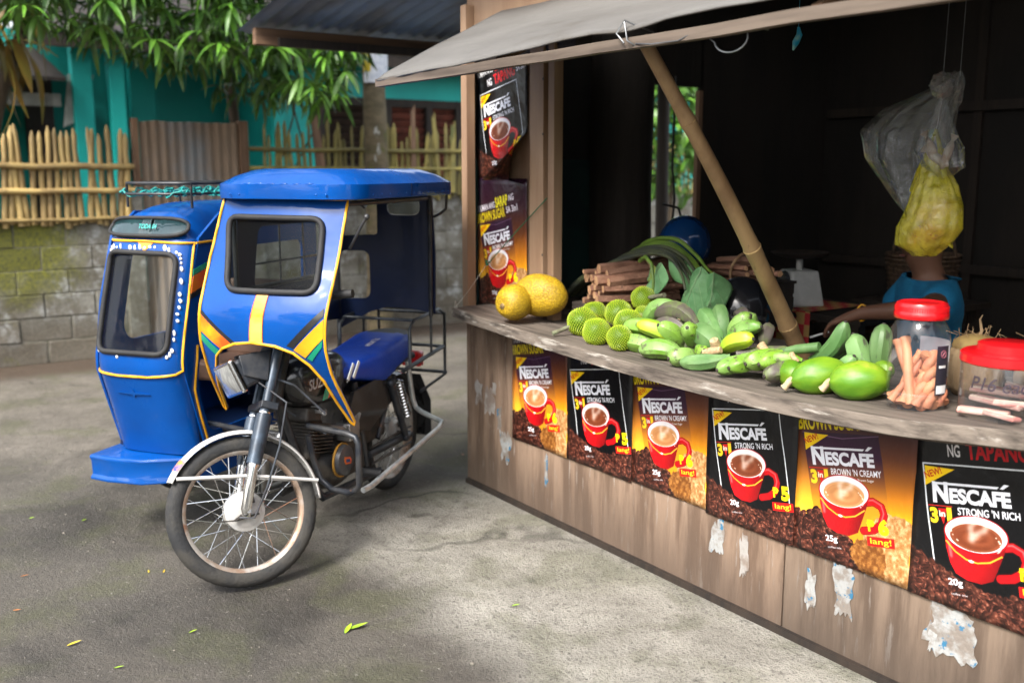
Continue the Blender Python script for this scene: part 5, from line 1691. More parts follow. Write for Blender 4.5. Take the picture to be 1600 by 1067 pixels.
GP = 'coffee posters on the stall front'
BOT = .331
poster('brown', .415, BOT, .432, .632, 0, 'brown sugar coffee poster at the corner end of the row, beside bare plywood', GP)
poster('black', .845, BOT + .003, .437, .632, 0, 'black coffee poster between the first two brown sugar ones, below spiky fruits', GP, -.0062)
poster('brown', 1.283, BOT + .012, .424, .632, 0, 'brown sugar coffee poster under the first green banana hand', GP)
poster('black', 1.706, BOT, .417, .632, 0, 'black coffee poster under the blunt banana tips, left of the plywood seam'.replace(', left of', ' beside'), GP, -.0062)
poster('brown', 2.122, BOT + .002, .447, .645, .3, 'largest whole brown sugar coffee poster, below the green papayas', GP)
poster('black', 2.566, BOT + .002, .440, .640, 0, 'black coffee poster below the twisted bread jar with torn paper under it', GP, -.0062)
poster('brown', 3.01, BOT + .004, .44, .64, 0, 'brown sugar coffee poster at the street end of the row', GP)
GL = 'coffee posters on the end board'
poster('black', .005, 1.556, .43, .63, 0, 'black coffee poster high on the end board under the awning', GL, .064, .25)
poster('brown', .005, .93, .43, .632, 0, 'brown sugar coffee poster on the end board crossed by green string', GL, .0625)

# ================================================================== FRUIT AND GOODS ON THE COUNTER
def SG(a, b, z):
    """stall frame moved a little towards the street edge of the counter, for goods measured at (a, b, z)"""
    return ST @ T(.033 * (4.265 - a), .033 * (-2.625 - b), .033 * (1.6 - z))


def czg(a): return cz(a + .09) - .0222


def spike_mat():
    m, nt, b, out = nodes('spiky_green_skin')
    v = coords(nt)
    col = mixc(nt, ramp(nt, noise_t(nt, v, 14, 5), .35, .65), (.12, .22, .006), (.075, .15, .005))
    col = mixc(nt, ramp(nt, noise_t(nt, v, 30, 6), .58, .7), col, (.24, .2, .03))
    at = N(nt, 'ShaderNodeAttribute', attribute_name='tip')
    col = mixc(nt, ramp(nt, at.outputs['Fac'], .0, 1.0, 0, .8), col, (.62, .74, .05))
    col = mixc(nt, ramp(nt, noise_t(nt, v, 9, 3), .68, .74), col, (.08, .05, .02))
    nt.links.new(col, b.inputs['Base Color'])
    b.inputs['Roughness'].default_value = .5
    return m


SPM = spike_mat()
stalk_m = mat('grey_green_stalk', (.2, .22, .13), (.12, .11, .07), .8, 0, 20, bump=.3)


def spiky(i, a, b, z, r, label, stalk=None):
    t = thing('spiky_fruit', label, 'fruit', SG(a, b, z) @ T(a, b, z) @ RZ(rnd.uniform(0, 360)), 'spiky green fruits on the counter')
    mb = MB()
    ph = rnd.uniform(0, 99)
    sx, sy, sz = rnd.uniform(.98, 1.08), rnd.uniform(.95, 1.05), rnd.uniform(.92, 1.0)
    def rad(p): return r * (.93 + .1 * nz(p.x * 1.4 + ph, p.y * 1.4, p.z * 1.4))
    mb.ell((0, 0, 0), (sx, sy, sz), 26, 16, fn=rad)
    nb = len(mb.v)
    n = 480
    tips = []
    for k in range(n):
        zz = 1 - 2 * (k + .5) / n; aa = k * 2.399963
        q = Vector((math.cos(aa) * math.sqrt(1 - zz * zz), math.sin(aa) * math.sqrt(1 - zz * zz), zz))
        R_ = rad(q)
        c = Vector((q.x * sx, q.y * sy, q.z * sz)) * R_
        e1 = q.orthogonal().normalized(); e2 = q.cross(e1)
        w = r * .078; h = r * .135 * (1 + .3 * nz(k * 3.1))
        base = [c * .985 + (e1 * math.cos(s) + e2 * math.sin(s)) * w for s in (0, 1.571, 3.142, 4.712)]
        tip = c + q * h + Vector((nz(k * 1.3, 1), nz(k * 1.3, 2), nz(k * 1.3, 3))) * r * .03
        tips.append(len(mb.v) + 4)
        mb.add(base + [tip], [(0, 1, 4), (1, 2, 4), (2, 3, 4), (3, 0, 4)])
    o = mb.build('rind', SPM, t, None, 55, fixn=False)
    at = o.data.attributes.new('tip', 'FLOAT', 'POINT')
    vals = np.zeros(len(o.data.vertices), np.float32); vals[tips] = 1.0
    at.data.foreach_set('value', vals)
    if stalk:
        d = Vector(stalk)
        inv = t.matrix_basis.inverted()
        p0 = Vector((a, b, z)) + d.normalized() * r * .9
        pts = [inv @ (SG(a, b, z) @ (p0 + d * s)) for s in (0, .35, .7, 1)]
        MB().tube(pts, [.008, .0095, .009, .0105], 8).build('stalk', stalk_m, t, None, 60)
    return t


SPK = [(.907, .02, .945, .062, 'spiky green fruit lying outermost with a grey stalk over the counter edge', (-.02, -.075, -.025)), (.87, .12, .975, .056, 'spiky green fruit tucked behind the outermost stalked one', None),
       (1.095, -.05, .934, .056, 'lime green spiky fruit resting on the counter edge above the first posters', None), (1.246, -.05, .93, .053, 'brown speckled spiky fruit on the edge touching the first banana hand', None),
       (1.21, .02, .992, .051, 'spiky fruit with brownish rim on top of the two edge ones', None), (1.035, .12, 1.0, .056, 'rounded spiky fruit leaning on the firewood box', (.05, -.05, -.04)),
       (1.075, .22, 1.06, .049, 'topmost spiky fruit with a thick green stalk against the firewood', (.1, -.01, .02)), (1.16, .15, .995, .046, 'spiky fruit half hidden under the topmost stalked one', None), (1.24, .06, .935, .039, 'small spiky fruit squeezed against the bananas', None)]
for i, (a, b, z, r, lab, stk) in enumerate(SPK): spiky(i, a, b, max(z, czg(a) + r * .93), r, lab, stk)

# yellow jackfruit
def jack_mat():
    m, nt, b, out = nodes('yellow_jackfruit_rind')
    v = coords(nt)
    vo = N(nt, 'ShaderNodeTexVoronoi', {'Vector': v, 'Scale': 120})
    col = mixc(nt, ramp(nt, noise_t(nt, v, 7, 6), .35, .65), (.60, .37, .008), (.44, .28, .008))
    col = mixc(nt, ramp(nt, vo.outputs['Distance'], .25, .6, 0, .5), col, (.16, .1, .01))
    col = mixc(nt, ramp(nt, noise_t(nt, v, 12, 6), .62, .74, 0, .8), col, (.2, .17, .02))
    nt.links.new(col, b.inputs['Base Color'])
    b.inputs['Roughness'].default_value = .55
    bp = N(nt, 'ShaderNodeBump', {'Height': vo.outputs['Distance'], 'Strength': .45, 'Distance': .004}, invert=True)
    nt.links.new(bp.outputs[0], b.inputs['Normal'])
    return m


JM = jack_mat()
for (a, b, z, rx, rz, yaw, lab, dim) in ((.640, -.15, 1.022, .088, .08, -78, 'round yellow jackfruit at the front with a stem scar facing out', True), (.675, -.035, 1.05, .132, .096, 28, 'long yellow green jackfruit lying behind the round one', False)):
    t = thing('jackfruit', lab, 'fruit', ST @ T(a, b, z) @ RZ(yaw), 'yellow jackfruit at the end of the counter')
    def jf(p):
        k = 1 + .05 * nz(p.x * 1.5 + a * 9, p.y * 1.5, p.z * 1.5)
        if dim and p.x > .8: k *= 1 - 1.6 * (p.x - .8) ** 2 * 2.2
        return k
    MB().ell((0, 0, 0), (rx, rz * (1.02 if dim else .82), rz), 36, 24, fn=jf).build('rind', JM, t, None, 180)
    if dim:
        MB().tube([(rx * .82, 0, -.01), (rx * .93, 0, -.012), (rx * .96, 0, -.012)], [.016, .013, .006], 10).build('stem_scar', mat('cut_stem', (.1, .06, .02), (.3, .2, .08), .8, 0, 60), t, None, 60)

# bananas
def banana_mat():
    m, nt, b, out = nodes('green_banana_skin')
    oi = N(nt, 'ShaderNodeObjectInfo')
    v = coords(nt)
    base = mixc(nt, oi.outputs['Random'], (.085, .22, .022), (.19, .35, .018))
    base = mixc(nt, ramp(nt, noise_t(nt, coords(nt, (1, 1, .3)), 9, 4), .3, .7, 0, .8), base, (.24, .38, .12))
    base = mixc(nt, ramp(nt, noise_t(nt, v, 20, 7, .75), .53, .62, 0, .9), base, (.075, .06, .04))
    base = mixc(nt, ramp(nt, noise_t(nt, v, 60, 4, .7), .62, .67, 0, .85), base, (.03, .026, .018))
    nt.links.new(base, b.inputs['Base Color'])
    b.inputs['Roughness'].default_value = .42
    return m


BM = banana_mat()
BMD = mat('purple_brown_banana_skin', (.085, .07, .06), (.12, .16, .05), .55, 0, 18, (1, 1, .5), .1, 40, (.45, .66))
BMB = mat('blue_green_banana_skin', (.075, .175, .05), (.15, .265, .095), .45, 0, 9, (1, 1, .4), .1, 40, (.35, .65), 0, .2, (.07, .07, .05), (.56, .66), 22)
BMY = mat('yellow_green_banana_skin', (.36, .44, .02), (.24, .40, .03), .42, 0, 7, (1, 1, .4), .05, 40, (.35, .65), 0, .1, (.07, .06, .03), (.68, .74), 26)
tipm = mat('dry_banana_tip', (.03, .025, .02), (.06, .05, .035), .8, 0, 40)
cutm = mat('cut_banana_stem', (.5, .36, .2), (.3, .19, .1), .7, 0, 50)


def finger(parent, tip, base, r, m=None, bend=.12, pull=1.0):
    """one five-sided banana from its blossom tip to the stalk end"""
    r = r * 1.08
    tip, base = Vector(tip), Vector(base)
    ax = base - tip
    L = ax.length
    side = Vector((0, 0, 1)) - ax.normalized() * ax.normalized().z
    if side.length < .05: side = Vector((0, -1, 0))
    side.normalize()
    pts, rs = [], []
    for t, k in ((0, .30), (.03, .48), (.10, .78), (.22, .97), (.40, 1.05), (.58, 1.0), (.74, .86), (.86, .62), (.94, .42), (1.0, .36)):
        p = tip + ax * t + side * bend * L * math.sin(math.pi * t)
        pts.append(p); rs.append(r * k)
    mb = MB()
    n = 15
    vs, fs = [], []
    up = None
    tw = rnd.uniform(0, 6)
    for i, p in enumerate(pts):
        d = (pts[min(i + 1, len(pts) - 1)] - pts[max(i - 1, 0)]).normalized()
        s = d.cross(side).normalized(); u = s.cross(d)
        for j in range(n):
            a = 2 * math.pi * j / n
            k = .98 + .19 * abs(math.cos(2.5 * a + tw)) ** 1.6
            vs.append(p + (s * math.cos(a) + u * math.sin(a)) * rs[i] * k)
    for i in range(len(pts) - 1):
        for j in range(n): fs.append((i * n + j, i * n + (j + 1) % n, (i + 1) * n + (j + 1) % n, (i + 1) * n + j))
    fs += [tuple(range(n))[::-1], tuple(range((len(pts) - 1) * n, len(pts) * n))]
    mb.add(vs, fs)
    f = mb.build('finger', m or BM, parent, None, 38)
    d = (pts[0] - pts[1]).normalized()
    MB().tube([pts[0] - d * r * .1, pts[0] + d * r * .16], [r * .27, r * .2], 7).build('tip', tipm, f, None, 60)
    return f


A_ = [[1.199, .12, .966, 1.349, .12, 1.063], [1.316, .1, 1.032, 1.509, .1, 1.015], [1.317, .09, .989, 1.485, .09, .985], [1.278, .03, .963, 1.4, .03, .926], [1.365, .03, .974, 1.469, .03, .925], [1.469, .03, .998, 1.497, .03, .922],
      [1.593, .04, 1.021, 1.55, .04, .921], [1.336, -.03, .904, 1.463, -.03, .878], [1.455, -.05, .911, 1.572, -.05, .897], [1.598, -.06, .932, 1.64, -.06, .902], [1.67, -.01, .952, 1.609, -.01, .911]]
GB = 'green banana hands on the counter'
h1 = thing('banana_hand', 'green banana hand with two dark mottled fingers, next to the spiky fruits', 'bananas', SG(1.45, .03, .95), GB)
FA = [((1.235, .10, .975), (1.37, .15, 1.06), .027, BM, .22), ((1.335, .06, 1.03), (1.53, .10, 1.0), .026, BMD, .22), ((1.345, .04, .985), (1.50, .07, .985), .021, BMD, .15),
      ((1.245, -.02, .985), (1.42, .07, .93), .027, BM, .12), ((1.335, -.035, 1.0), (1.46, .06, .93), .027, BMY, .1), ((1.465, -.045, 1.015), (1.50, .05, .925), .027, BM, .1),
      ((1.60, -.03, 1.022), (1.545, .06, .925), .028, BM, .12), ((1.26, -.035, .925), (1.42, .03, .90), .029, BM, .06), ((1.41, -.085, .915), (1.56, .0, .905), .031, BM, .12),
      ((1.60, -.115, .918), (1.63, .0, .915), .028, BM, .05), ((1.69, -.03, .955), (1.60, .03, .915), .022, BM, -.05), ((1.31, .03, .915), (1.45, .08, .91), .028, BM, .1)]
for tp, bs, r, m, bd in FA: finger(h1, tp, bs, r, m, bd)
MB().tube([(1.40, .15, 1.06), (1.46, .10, 1.0), (1.51, .07, .95), (1.50, .06, .915)], [.014, .022, .028, .02], 9).build('crown_stem', BMD, h1, None, 60)
h2 = thing('banana_hand', 'blue green banana hand fanned upright around a pale cut stem', 'bananas', SG(1.7, .1, .98), GB)
FB_ = [((1.515, .13, 1.06), (1.655, .10, .965), .027, BMB, .08), ((1.575, .16, 1.085), (1.65, .12, .975), .027, BMB, .06), ((1.745, .15, 1.07), (1.68, .12, .975), .025, BM, .12), ((1.84, .10, 1.045), (1.70, .08, .965), .024, BM, .14),
       ((1.86, .04, 1.01), (1.72, .03, .945), .026, BMY, .1), ((1.57, .04, 1.01), (1.71, .05, .945), .033, BMB, .04), ((1.61, .02, .95), (1.73, .05, .925), .025, BM, -.08),
       ((1.60, .24, 1.045), (1.72, .18, .99), .027, BMD, .2), ((1.80, .19, 1.03), (1.83, .13, .965), .022, BMD, .25), ((1.70, .22, 1.06), (1.70, .15, .97), .025, BM, .1)]
for tp, bs, r, m, bd in FB_: finger(h2, tp, bs, r, m, bd)
MB().tube([(1.69, .06, .92), (1.69, .04, .955), (1.695, .02, .985)], [.03, .022, .016], 9).build('crown_stem', cutm, h2, None, 60)
MB().tube([(1.70, -.03, .945), (1.735, -.03, .955), (1.77, -.02, .965)], [.012, .016, .012], 8).build('cut_stem', cutm, h2, None, 60)
h3 = thing('banana_hand', 'row of blunt banana tips pointing out over the counter above the second black poster', 'bananas', SG(1.9, -.03, .93), GB)
finger(h3, (1.655, -.10, .908), (1.80, .0, .94), .024, BMB, -.05)
for a, b, z, r, m in ((1.835, -.10, .910, .025, BM), (1.875, -.085, .922, .026, BM), (1.925, -.06, .942, .028, BM), (1.965, -.04, .945, .026, BM), (2.03, -.085, .920, .026, BMD)):
    finger(h3, (a, b, z), (a + .03, b + .14, z + .02), r, m, .03)
MB().tube([(1.80, .03, .945), (1.87, .08, .96), (1.95, .10, .97), (2.04, .07, .95)], [.016, .02, .022, .016], 8).build('crown_stem', BMD, h3, None, 60)
h4 = thing('banana_hand', 'dull green banana hand with one long finger rising past the bamboo pole', 'bananas', SG(2.1, .1, 1.0), GB)
for tp, bs, r, m, bd in (((2.20, .10, 1.105), (2.07, .10, .965), .025, BMB, -.16), ((2.17, .16, 1.035), (2.06, .14, .96), .021, BMB, -.12), ((2.16, .22, 1.0), (2.06, .2, .96), .02, BMD, -.1), ((2.262, .07, 1.008), (2.17, .09, .945), .022, BMB, -.1),
                         ((1.985, .0, .965), (2.07, .06, .965), .017, BM, .05), ((2.0, .03, .945), (2.08, .08, .95), .018, BMD, .05)):
    finger(h4, tp, bs, r, m, bd)
MB().tube([(1.93, .03, .985), (1.97, .05, .975), (2.05, .06, 1.0), (2.12, .08, 1.015)], [.010, .013, .016, .017], 9).build('crown_stem', BMB, h4, None, 60)
MB().tube([(1.925, .02, 1.0), (1.945, .02, .985), (1.955, .03, .972)], [.017, .014, .01], 8).build('cut_stem', cutm, h4, None, 60)
MB().tube([(2.045, .035, .985), (2.06, .03, .975), (2.07, .04, .965)], [.011, .009, .006], 7).build('cut_stem', cutm, h4, None, 60)
h5 = thing('banana_hand', 'two dark green bananas standing upright behind the papayas beside the bread jar', 'bananas', SG(2.28, .14, 1.0), GB)
for tp, bs, r, m, bd in (((2.215, .13, 1.065), (2.285, .13, .95), .029, BMB, -.06), ((2.305, .16, 1.105), (2.31, .14, .96), .027, BMB, .04), ((2.255, .17, 1.04), (2.285, .15, .96), .010, BMB, -.06), ((2.36, .2, 1.03), (2.32, .15, .95), .02, BMD, .1)):
    finger(h5, tp, bs, r, m, bd)

# papayas
PM = mat('green_papaya_skin', (.07, .19, .008), (.15, .27, .012), .45, 0, 11, (.45, 1, 1), .15, 24, (.36, .64), 0, .1, (.36, .30, .05), (.54, .68), 9)
pst = mat('pale_stem', (.5, .4, .24), (.36, .27, .15), .7, 0, 30)
for a, b, z, L, r, yaw, pit, lab, sx in ((2.085, -.01, .916, .068, .045, 150, 10, 'small green papaya with a pale scab next to the blunt banana tips', 0), (2.205, -.01, .938, .092, .058, 236, 14, 'plump green papaya with yellowing shoulder, middle of the three', 1), (2.352, -.005, .944, .088, .060, 222, 8, 'rounded green papaya with a bent pale stem against the bread jar', 1), (2.335, .13, .965, .05, .033, 150, 25, 'small papaya perched behind the rounded one beside the jar', 0)):
    t = thing('papaya', lab, 'papaya', SG(a, b, z) @ T(a, b, max(z, czg(a) + r * .97)) @ RZ(yaw) @ RY(pit * .6), 'green papayas on the counter')
    ph = rnd.uniform(0, 50)
    def pf_(p):
        th = math.atan2(p.z, p.y)
        return (1 + .03 * math.cos(5 * th + ph) - .02 * abs(math.cos(2.5 * th + ph / 2)) ** 6) * (1 + .06 * p.x + .05 * nz(p.x * 2 + ph, p.y * 2, p.z * 2))
    MB().ell((0, 0, 0), (L, r, r), 40, 24, fn=pf_).build('skin', PM, t, None, 180)
    if sx:
        MB().tube([(L * .96, 0, 0), (L * 1.08, -.002, -.004), (L * 1.2, -.006, -.018), (L * 1.3, -.008, -.026)], [.013, .011, .0105, .0125], 9).build('stem', pst, t, None, 60)
    else:
        MB().tube([(-L * .97, 0, 0), (-L * 1.08, 0, .006)], [.006, .005], 8).build('stem', pst, t, None, 60)

# ------------------------------------------------------------------ jars
jar_g = glass('clear_jar_plastic', (.93, .93, .94), .04, 1.0, .05, (.6, .6, .62), 1.4)
bread = mat('pink_brown_bread', (.56, .25, .125), (.44, .16, .085), .6, 0, 10, (1, 1, 1), .15, 50, (.35, .65), 0, .12, (.45, .12, .1), (.58, .7), 14)
JX, JY = 2.592, -.075
JZ = cz(JX) + .001
t = thing('bread_jar', 'tall clear jar with a red screw lid holding twisted bread sticks', 'jar', ST @ T(JX, JY, JZ) @ Matrix.Scale(.94, 4))
MB().lathe([(.0, .003), (.07, .003), (.082, .006), (.086, .02), (.087, .05), (.0845, .056), (.0875, .062), (.0885, .16), (.0885, .215), (.084, .245), (.073, .265), (.069, .272), (.069, .295)], 44).build('body', jar_g, t, None, 40)
lid = MB().lathe([(.0, .325), (.05, .325), (.06, .323), (.066, .328), (.072, .326), (.076, .318), (.0765, .300), (.079, .296), (.079, .282), (.0765, .279), (.07, .279)], 48).build('lid', red_p, t, None, 40)
rib = MB()
for i in range(72):
    a = R(i * 5); rib.box((.0768 * math.cos(a), .0768 * math.sin(a), .309), (.002, .003, .014), RZ(i * 5))
rib.build('grip_ribs', red_p, lid)
lab_ = holder('label', t)
def cyl(r, a0, a1, z0, z1): return lambda u, v: (r * math.cos(R(lerp(a0, a1, u))), r * math.sin(R(lerp(a0, a1, u))), lerp(z0, z1, v))
MB().grid(cyl(.0872, 40, 122, .10, .21), 12, 2).build('paper', mat('white_jar_label', (.62, .63, .68), (.56, .57, .62), .5, 0, 12), lab_, None, 180)
MB().grid(cyl(.0892, -22, 10, .055, .205), 8, 2).build('dark_strip', mat('black_jar_label', (.02, .02, .03), (.03, .025, .04), .4, 0, 20), lab_, None, 180)
MB().grid(cyl(.0896, -19, 7, .06, .085), 8, 2).build('white_box', white_p, lab_, None, 180)
MB().grid(cyl(.0896, -16, 2, .138, .146), 8, 2).build('white_box', white_p, lab_, None, 180)
lg_ = MB()
for i in range(28):
    a = 2 * math.pi * i / 28; a2 = 2 * math.pi * (i + 1) / 28
    for q in ((a, a2),):
        lg_.tube([(.0898 * math.cos(R(-6) + .12 * math.cos(a)), .0898 * math.sin(R(-6) + .12 * math.cos(a)), .18 + .011 * math.sin(a)), (.0898 * math.cos(R(-6) + .12 * math.cos(a2)), .0898 * math.sin(R(-6) + .12 * math.cos(a2)), .18 + .011 * math.sin(a2))], .0008, 4)
lg_.tube([(.0898 * math.cos(R(-10)), .0898 * math.sin(R(-10)), .174), (.0898 * math.cos(R(-2)), .0898 * math.sin(R(-2)), .187)], .0012, 4)
lg_.build('ring_mark', mat('pink_print', (.5, .15, .2), None, .5), lab_, None, 60)
GBR = 'bread sticks in the tall jar'
def stick(p0, p1, r, tw, lab):
    p0, p1 = Vector(p0), Vector(p1)
    s = thing('bread_stick', lab, 'bread', ST @ T(JX, JY, JZ) @ Matrix.Scale(.94, 4), GBR)
    d = (p1 - p0); e1 = d.orthogonal().normalized(); e2 = d.normalized().cross(e1)
    for q in (0, math.pi):
        pts, rs = [], []
        for i in range(25):
            u = i / 24
            a = q + tw * u
            pts.append(p0 + d * u + (e1 * math.cos(a) + e2 * math.sin(a)) * r * .5)
            rs.append(r * .72 * (1.25 if u < .08 or u > .93 else 1))
        MB().tube(pts, rs, 9).build('strand', bread, s, None, 60)
stick((.03, -.05, .022), (-.062, .0, .205), .02, 3, 'long bread stick leaning across the tall jar to its shoulder')
stick((-.035, -.06, .02), (.0, .02, .17), .016, 4, 'short bread stick standing upright in the middle of the jar')
stick((.062, -.02, .02), (.03, .015, .17), .021, 13, 'thick twisted bread stick standing beside the white label')
stick((.075, .015, .025), (.05, .025, .165), .018, 13, 'twisted bread stick behind the dark label strip')
stick((-.06, -.035, .02), (-.0, .02, .09), .018, 3, 'short bread stick lying low at the side of the papayas')
stick((.01, -.068, .02), (-.02, .0, .10), .017, 3, 'bread stick end resting at the front base of the jar')
stick((.045, -.052, .02), (.02, .015, .12), .019, 9, 'curled bread twist low in front of the thick one')

KX, KY = 2.832, -.03
KZ = cz(KX) + .001
t = thing('sweets_jar', 'short wide clear jar with a stepped red lid and handwriting on its side', 'jar', ST @ T(KX, KY, KZ))
MB().lathe([(.0, .003), (.105, .003), (.116, .008), (.118, .03), (.117, .15), (.112, .158)], 48).build('body', jar_g, t, None, 40)
MB().lathe([(.0, .206), (.074, .206), (.079, .203), (.080, .184), (.083, .181), (.116, .180), (.121, .176), (.122, .156), (.119, .152), (.112, .152)], 56).build('lid', red_p, t, None, 35)
hw = MB()
P, F = text_tris('P16 each', .05, .0004, .95, .25)
for p in P: hw.v.append((.1186 * math.cos(R(-92) + p[0] / .1186 + .45), .1186 * math.sin(R(-92) + p[0] / .1186 + .45), .105 + p[1]))
hw.f = list(F); hw.m = [0] * len(F)
hw.build('handwriting', mat('marker_ink', (.05, .035, .05), None, .6), t, fixn=False)
sweet = mat('pink_candy', (.5, .2, .17), (.62, .45, .38), .5, 0, 12, (1, 1, 1), .1, 40, (.35, .65), 0, .15)
GS = 'flat sweets in the short jar'
for i, (x, y, z, L, W, yaw, rol, lab) in enumerate(((-.03, -.05, .016, .13, .04, 20, 4, 'flat pink sweet lying lowest at the front of the short jar'), (.03, -.065, .018, .10, .035, -12, -6, 'flat pink sweet with a round pale end at the jar front'), (-.02, .0, .038, .16, .04, -8, 6, 'long pale striped sweet across the middle of the pile'), (.04, -.01, .045, .12, .04, 28, -4, 'pale flat sweet crossing over the long one'), (-.04, .04, .06, .15, .045, 10, 8, 'flat sweet on top at the back of the pile'), (.03, .05, .075, .13, .045, -25, -10, 'topmost broad pink sweet tilted against the jar wall'))):
    s = thing('flat_sweet', lab, 'sweet', ST @ T(KX, KY, KZ) @ T(x, y, z) @ RZ(yaw) @ RX(rol), GS)
    MB().box((0, 0, .0), (L, W, .012)).build('sweet_body', sweet, s, bevel=.004)
    MB().box((0, -W * .3, .0075), (L * .96, W * .3, .003)).build('pale_stripe', mat('pale_candy', (.75, .62, .5), (.68, .52, .42), .5, 0, 20), s, bevel=.001)

# coconuts behind the jars
husk = mat('coconut_husk', (.42, .29, .16), (.28, .18, .095), .85, 0, 12, (1, 1, .3), .5, 60, (.35, .65), 0, .1)
GC = 'trimmed coconuts behind the jars'
for i, (a, b, r, lab) in enumerate(((2.52, .32, .085, 'trimmed coconut with a frayed husk top between the two jars'), (2.72, .34, .08, 'trimmed coconut with loose fibres behind the stepped red lid'))):
    c = thing('coconut', lab, 'coconut', ST @ T(a + .06, b - .08, cz(a)), GC)
    MB().lathe([(.0, .002), (r * .7, .002), (r * .95, .03), (r, .07), (r * .96, .12), (r * .78, .155), (r * .4, .175), (.0, .178)], 20).build('husk', husk, c, None, 60)
    cap = MB().ell((0, 0, .15), (r * .85, r * .85, .04), 16, 8).build('husk_top', mat('yellow_husk', (.35, .24, .08), (.22, .13, .05), .8, 0, 14), c, None, 60)
    fb_ = MB()
    for k in range(26):
        a0 = rnd.uniform(0, 6.3); r0 = rnd.uniform(.02, r * .8)
        p = Vector((r0 * math.cos(a0), r0 * math.sin(a0), .165))
        fb_.tube([p, p + Vector((rnd.uniform(-.02, .02), rnd.uniform(-.02, .02), .018)), p + Vector((rnd.uniform(-.03, .03), rnd.uniform(-.03, .03), rnd.uniform(.02, .05)))], .0011, 4)
    fb_.tube([(.0, .0, .17), (.012, .0, .2), (.004, .0, .235), (.012, 0, .25)], [.006, .005, .003, .001], 6)
    tag(fb_.build('fibre', husk, cap, None, 60), kind='stuff')
hat = thing('yellow_sack', 'pale yellow sack edge behind the jars by the chair', 'sack', ST @ T(2.75, .62, .9))
MB().ell((0, 0, .05), (.16, .1, .09), 18, 12, fn=lambda p: 1 + .12 * nz(p.x * 2, p.y * 2, p.z * 2)).build('sack_body', mat('sack_cloth', (.5, .38, .2), (.4, .3, .16), .9, 0, 30), hat, None, 60)

# ------------------------------------------------------------------ firewood, leaves, helmets
box = thing('wooden_tray', 'grey wooden tray under the firewood bundle', 'tray', SG(.76, .4, .95))
MB().box((.76, .40, .955), (.44, .26, .012)).build('base', grey_wood, box)
for y in (.275, .525): MB().box((.76, y, .945), (.46, .016, .075)).build('side', grey_wood, box, bevel=.002)
for x in (.535, .985): MB().box((x, .40, .945), (.016, .234, .075)).build('end', grey_wood, box, bevel=.002)
fw_b = mat('firewood_bark', (.17, .08, .05), (.29, .15, .095), .85, 0, 14, (.1, 1, 1), .6, 60, (.35, .65), 0, .35, (.06, .035, .025), (.6, .7), 20)
fw_c = mat('firewood_cut_end', (.5, .3, .16), (.36, .19, .1), .8, 0, 30, rand=.2)


def bundle(label, c, ax, n, L, spread, rr_, rope_at):
    t = thing('firewood_bundle', label, 'firewood', SG(*c), 'tied bundles of split firewood')
    ax = Vector(ax).normalized()
    e1 = ax.cross(Vector((0, 0, 1))).normalized(); e2 = e1.cross(ax)
    r = random.Random(n)
    k = 0
    for i in range(n):
        rad = math.sqrt((i + .5) / n); an = i * 2.4
        off = e1 * (rad * spread[0] * math.cos(an)) + e2 * (rad * spread[1] * math.sin(an))
        l = L * r.uniform(.8, 1.15)
        d = (ax + e1 * r.uniform(-.08, .08) + e2 * r.uniform(-.05, .08)).normalized()
        p0 = Vector(c) + off - ax * (L * .5 + r.uniform(-.03, .05))
        w = r.uniform(*rr_)
        m = 5
        prof = [(math.cos(j * 2 * math.pi / m + i) * w * r.uniform(.75, 1.15), math.sin(j * 2 * math.pi / m + i) * w * r.uniform(.7, 1.1)) for j in range(m)]
        vs = []
        for s in range(5):
            u = s / 4
            q = p0 + d * l * u + e2 * r.uniform(-.003, .003) + e1 * r.uniform(-.003, .003)
            for (x, y) in prof: vs.append(q + e1 * x * (1 - .1 * u) + e2 * y)
        fs = [(s * m + j, s * m + (j + 1) % m, s * m + m + (j + 1) % m, s * m + m + j) for s in range(4) for j in range(m)]
        mb = MB(); mb.add(vs, fs)
        mb.add([vs[j] for j in range(m)], [tuple(range(m))[::-1]], 1)
        mb.add([vs[4 * m + j] for j in range(m)], [tuple(range(m))], 1)
        mb.build('stick', [fw_b, fw_c], t, None, 30, bevel=.0015)
    p = Vector(c) + ax * rope_at
    rp = [p + e1 * (spread[0] + .028) * math.cos(a) + e2 * (spread[1] + .03) * math.sin(a) + ax * .02 * math.sin(a) for a in [i * 2 * math.pi / 20 for i in range(20)]]
    MB().tube(rp, .006, 7, closed=True).build('tie', mat('vine_tie', (.3, .19, .1), (.18, .1, .05), .8, 0, 40), t, None, 60)
    return t


bundle('big bundle of split reddish firewood with pale cut ends on the tray', (.80, .40, 1.075), (.30, .95, .04), 34, .34, (.12, .092), (.013, .027), .03)
crate = thing('wooden_crate', 'dark wooden crate under the blue helmet', 'crate', SG(1.0, .8, 1.0))
for y in (.63, .98):
    for z in (.93, 1.0, 1.07): MB().box((.9, y, z), (.66, .014, .055)).build('slat', dark_wood, crate)
for x in (.57, 1.23): MB().box((x, .805, 1.0), (.014, .336, .19)).build('end', dark_wood, crate)
MB().box((.9, .805, 1.094), (.68, .37, .012)).build('top', dark_wood, crate)
bundle('smaller firewood bundle on the crate behind the bamboo pole', (1.13, .76, 1.155), (.98, -.12, .06), 14, .28, (.06, .05), (.012, .022), .03)

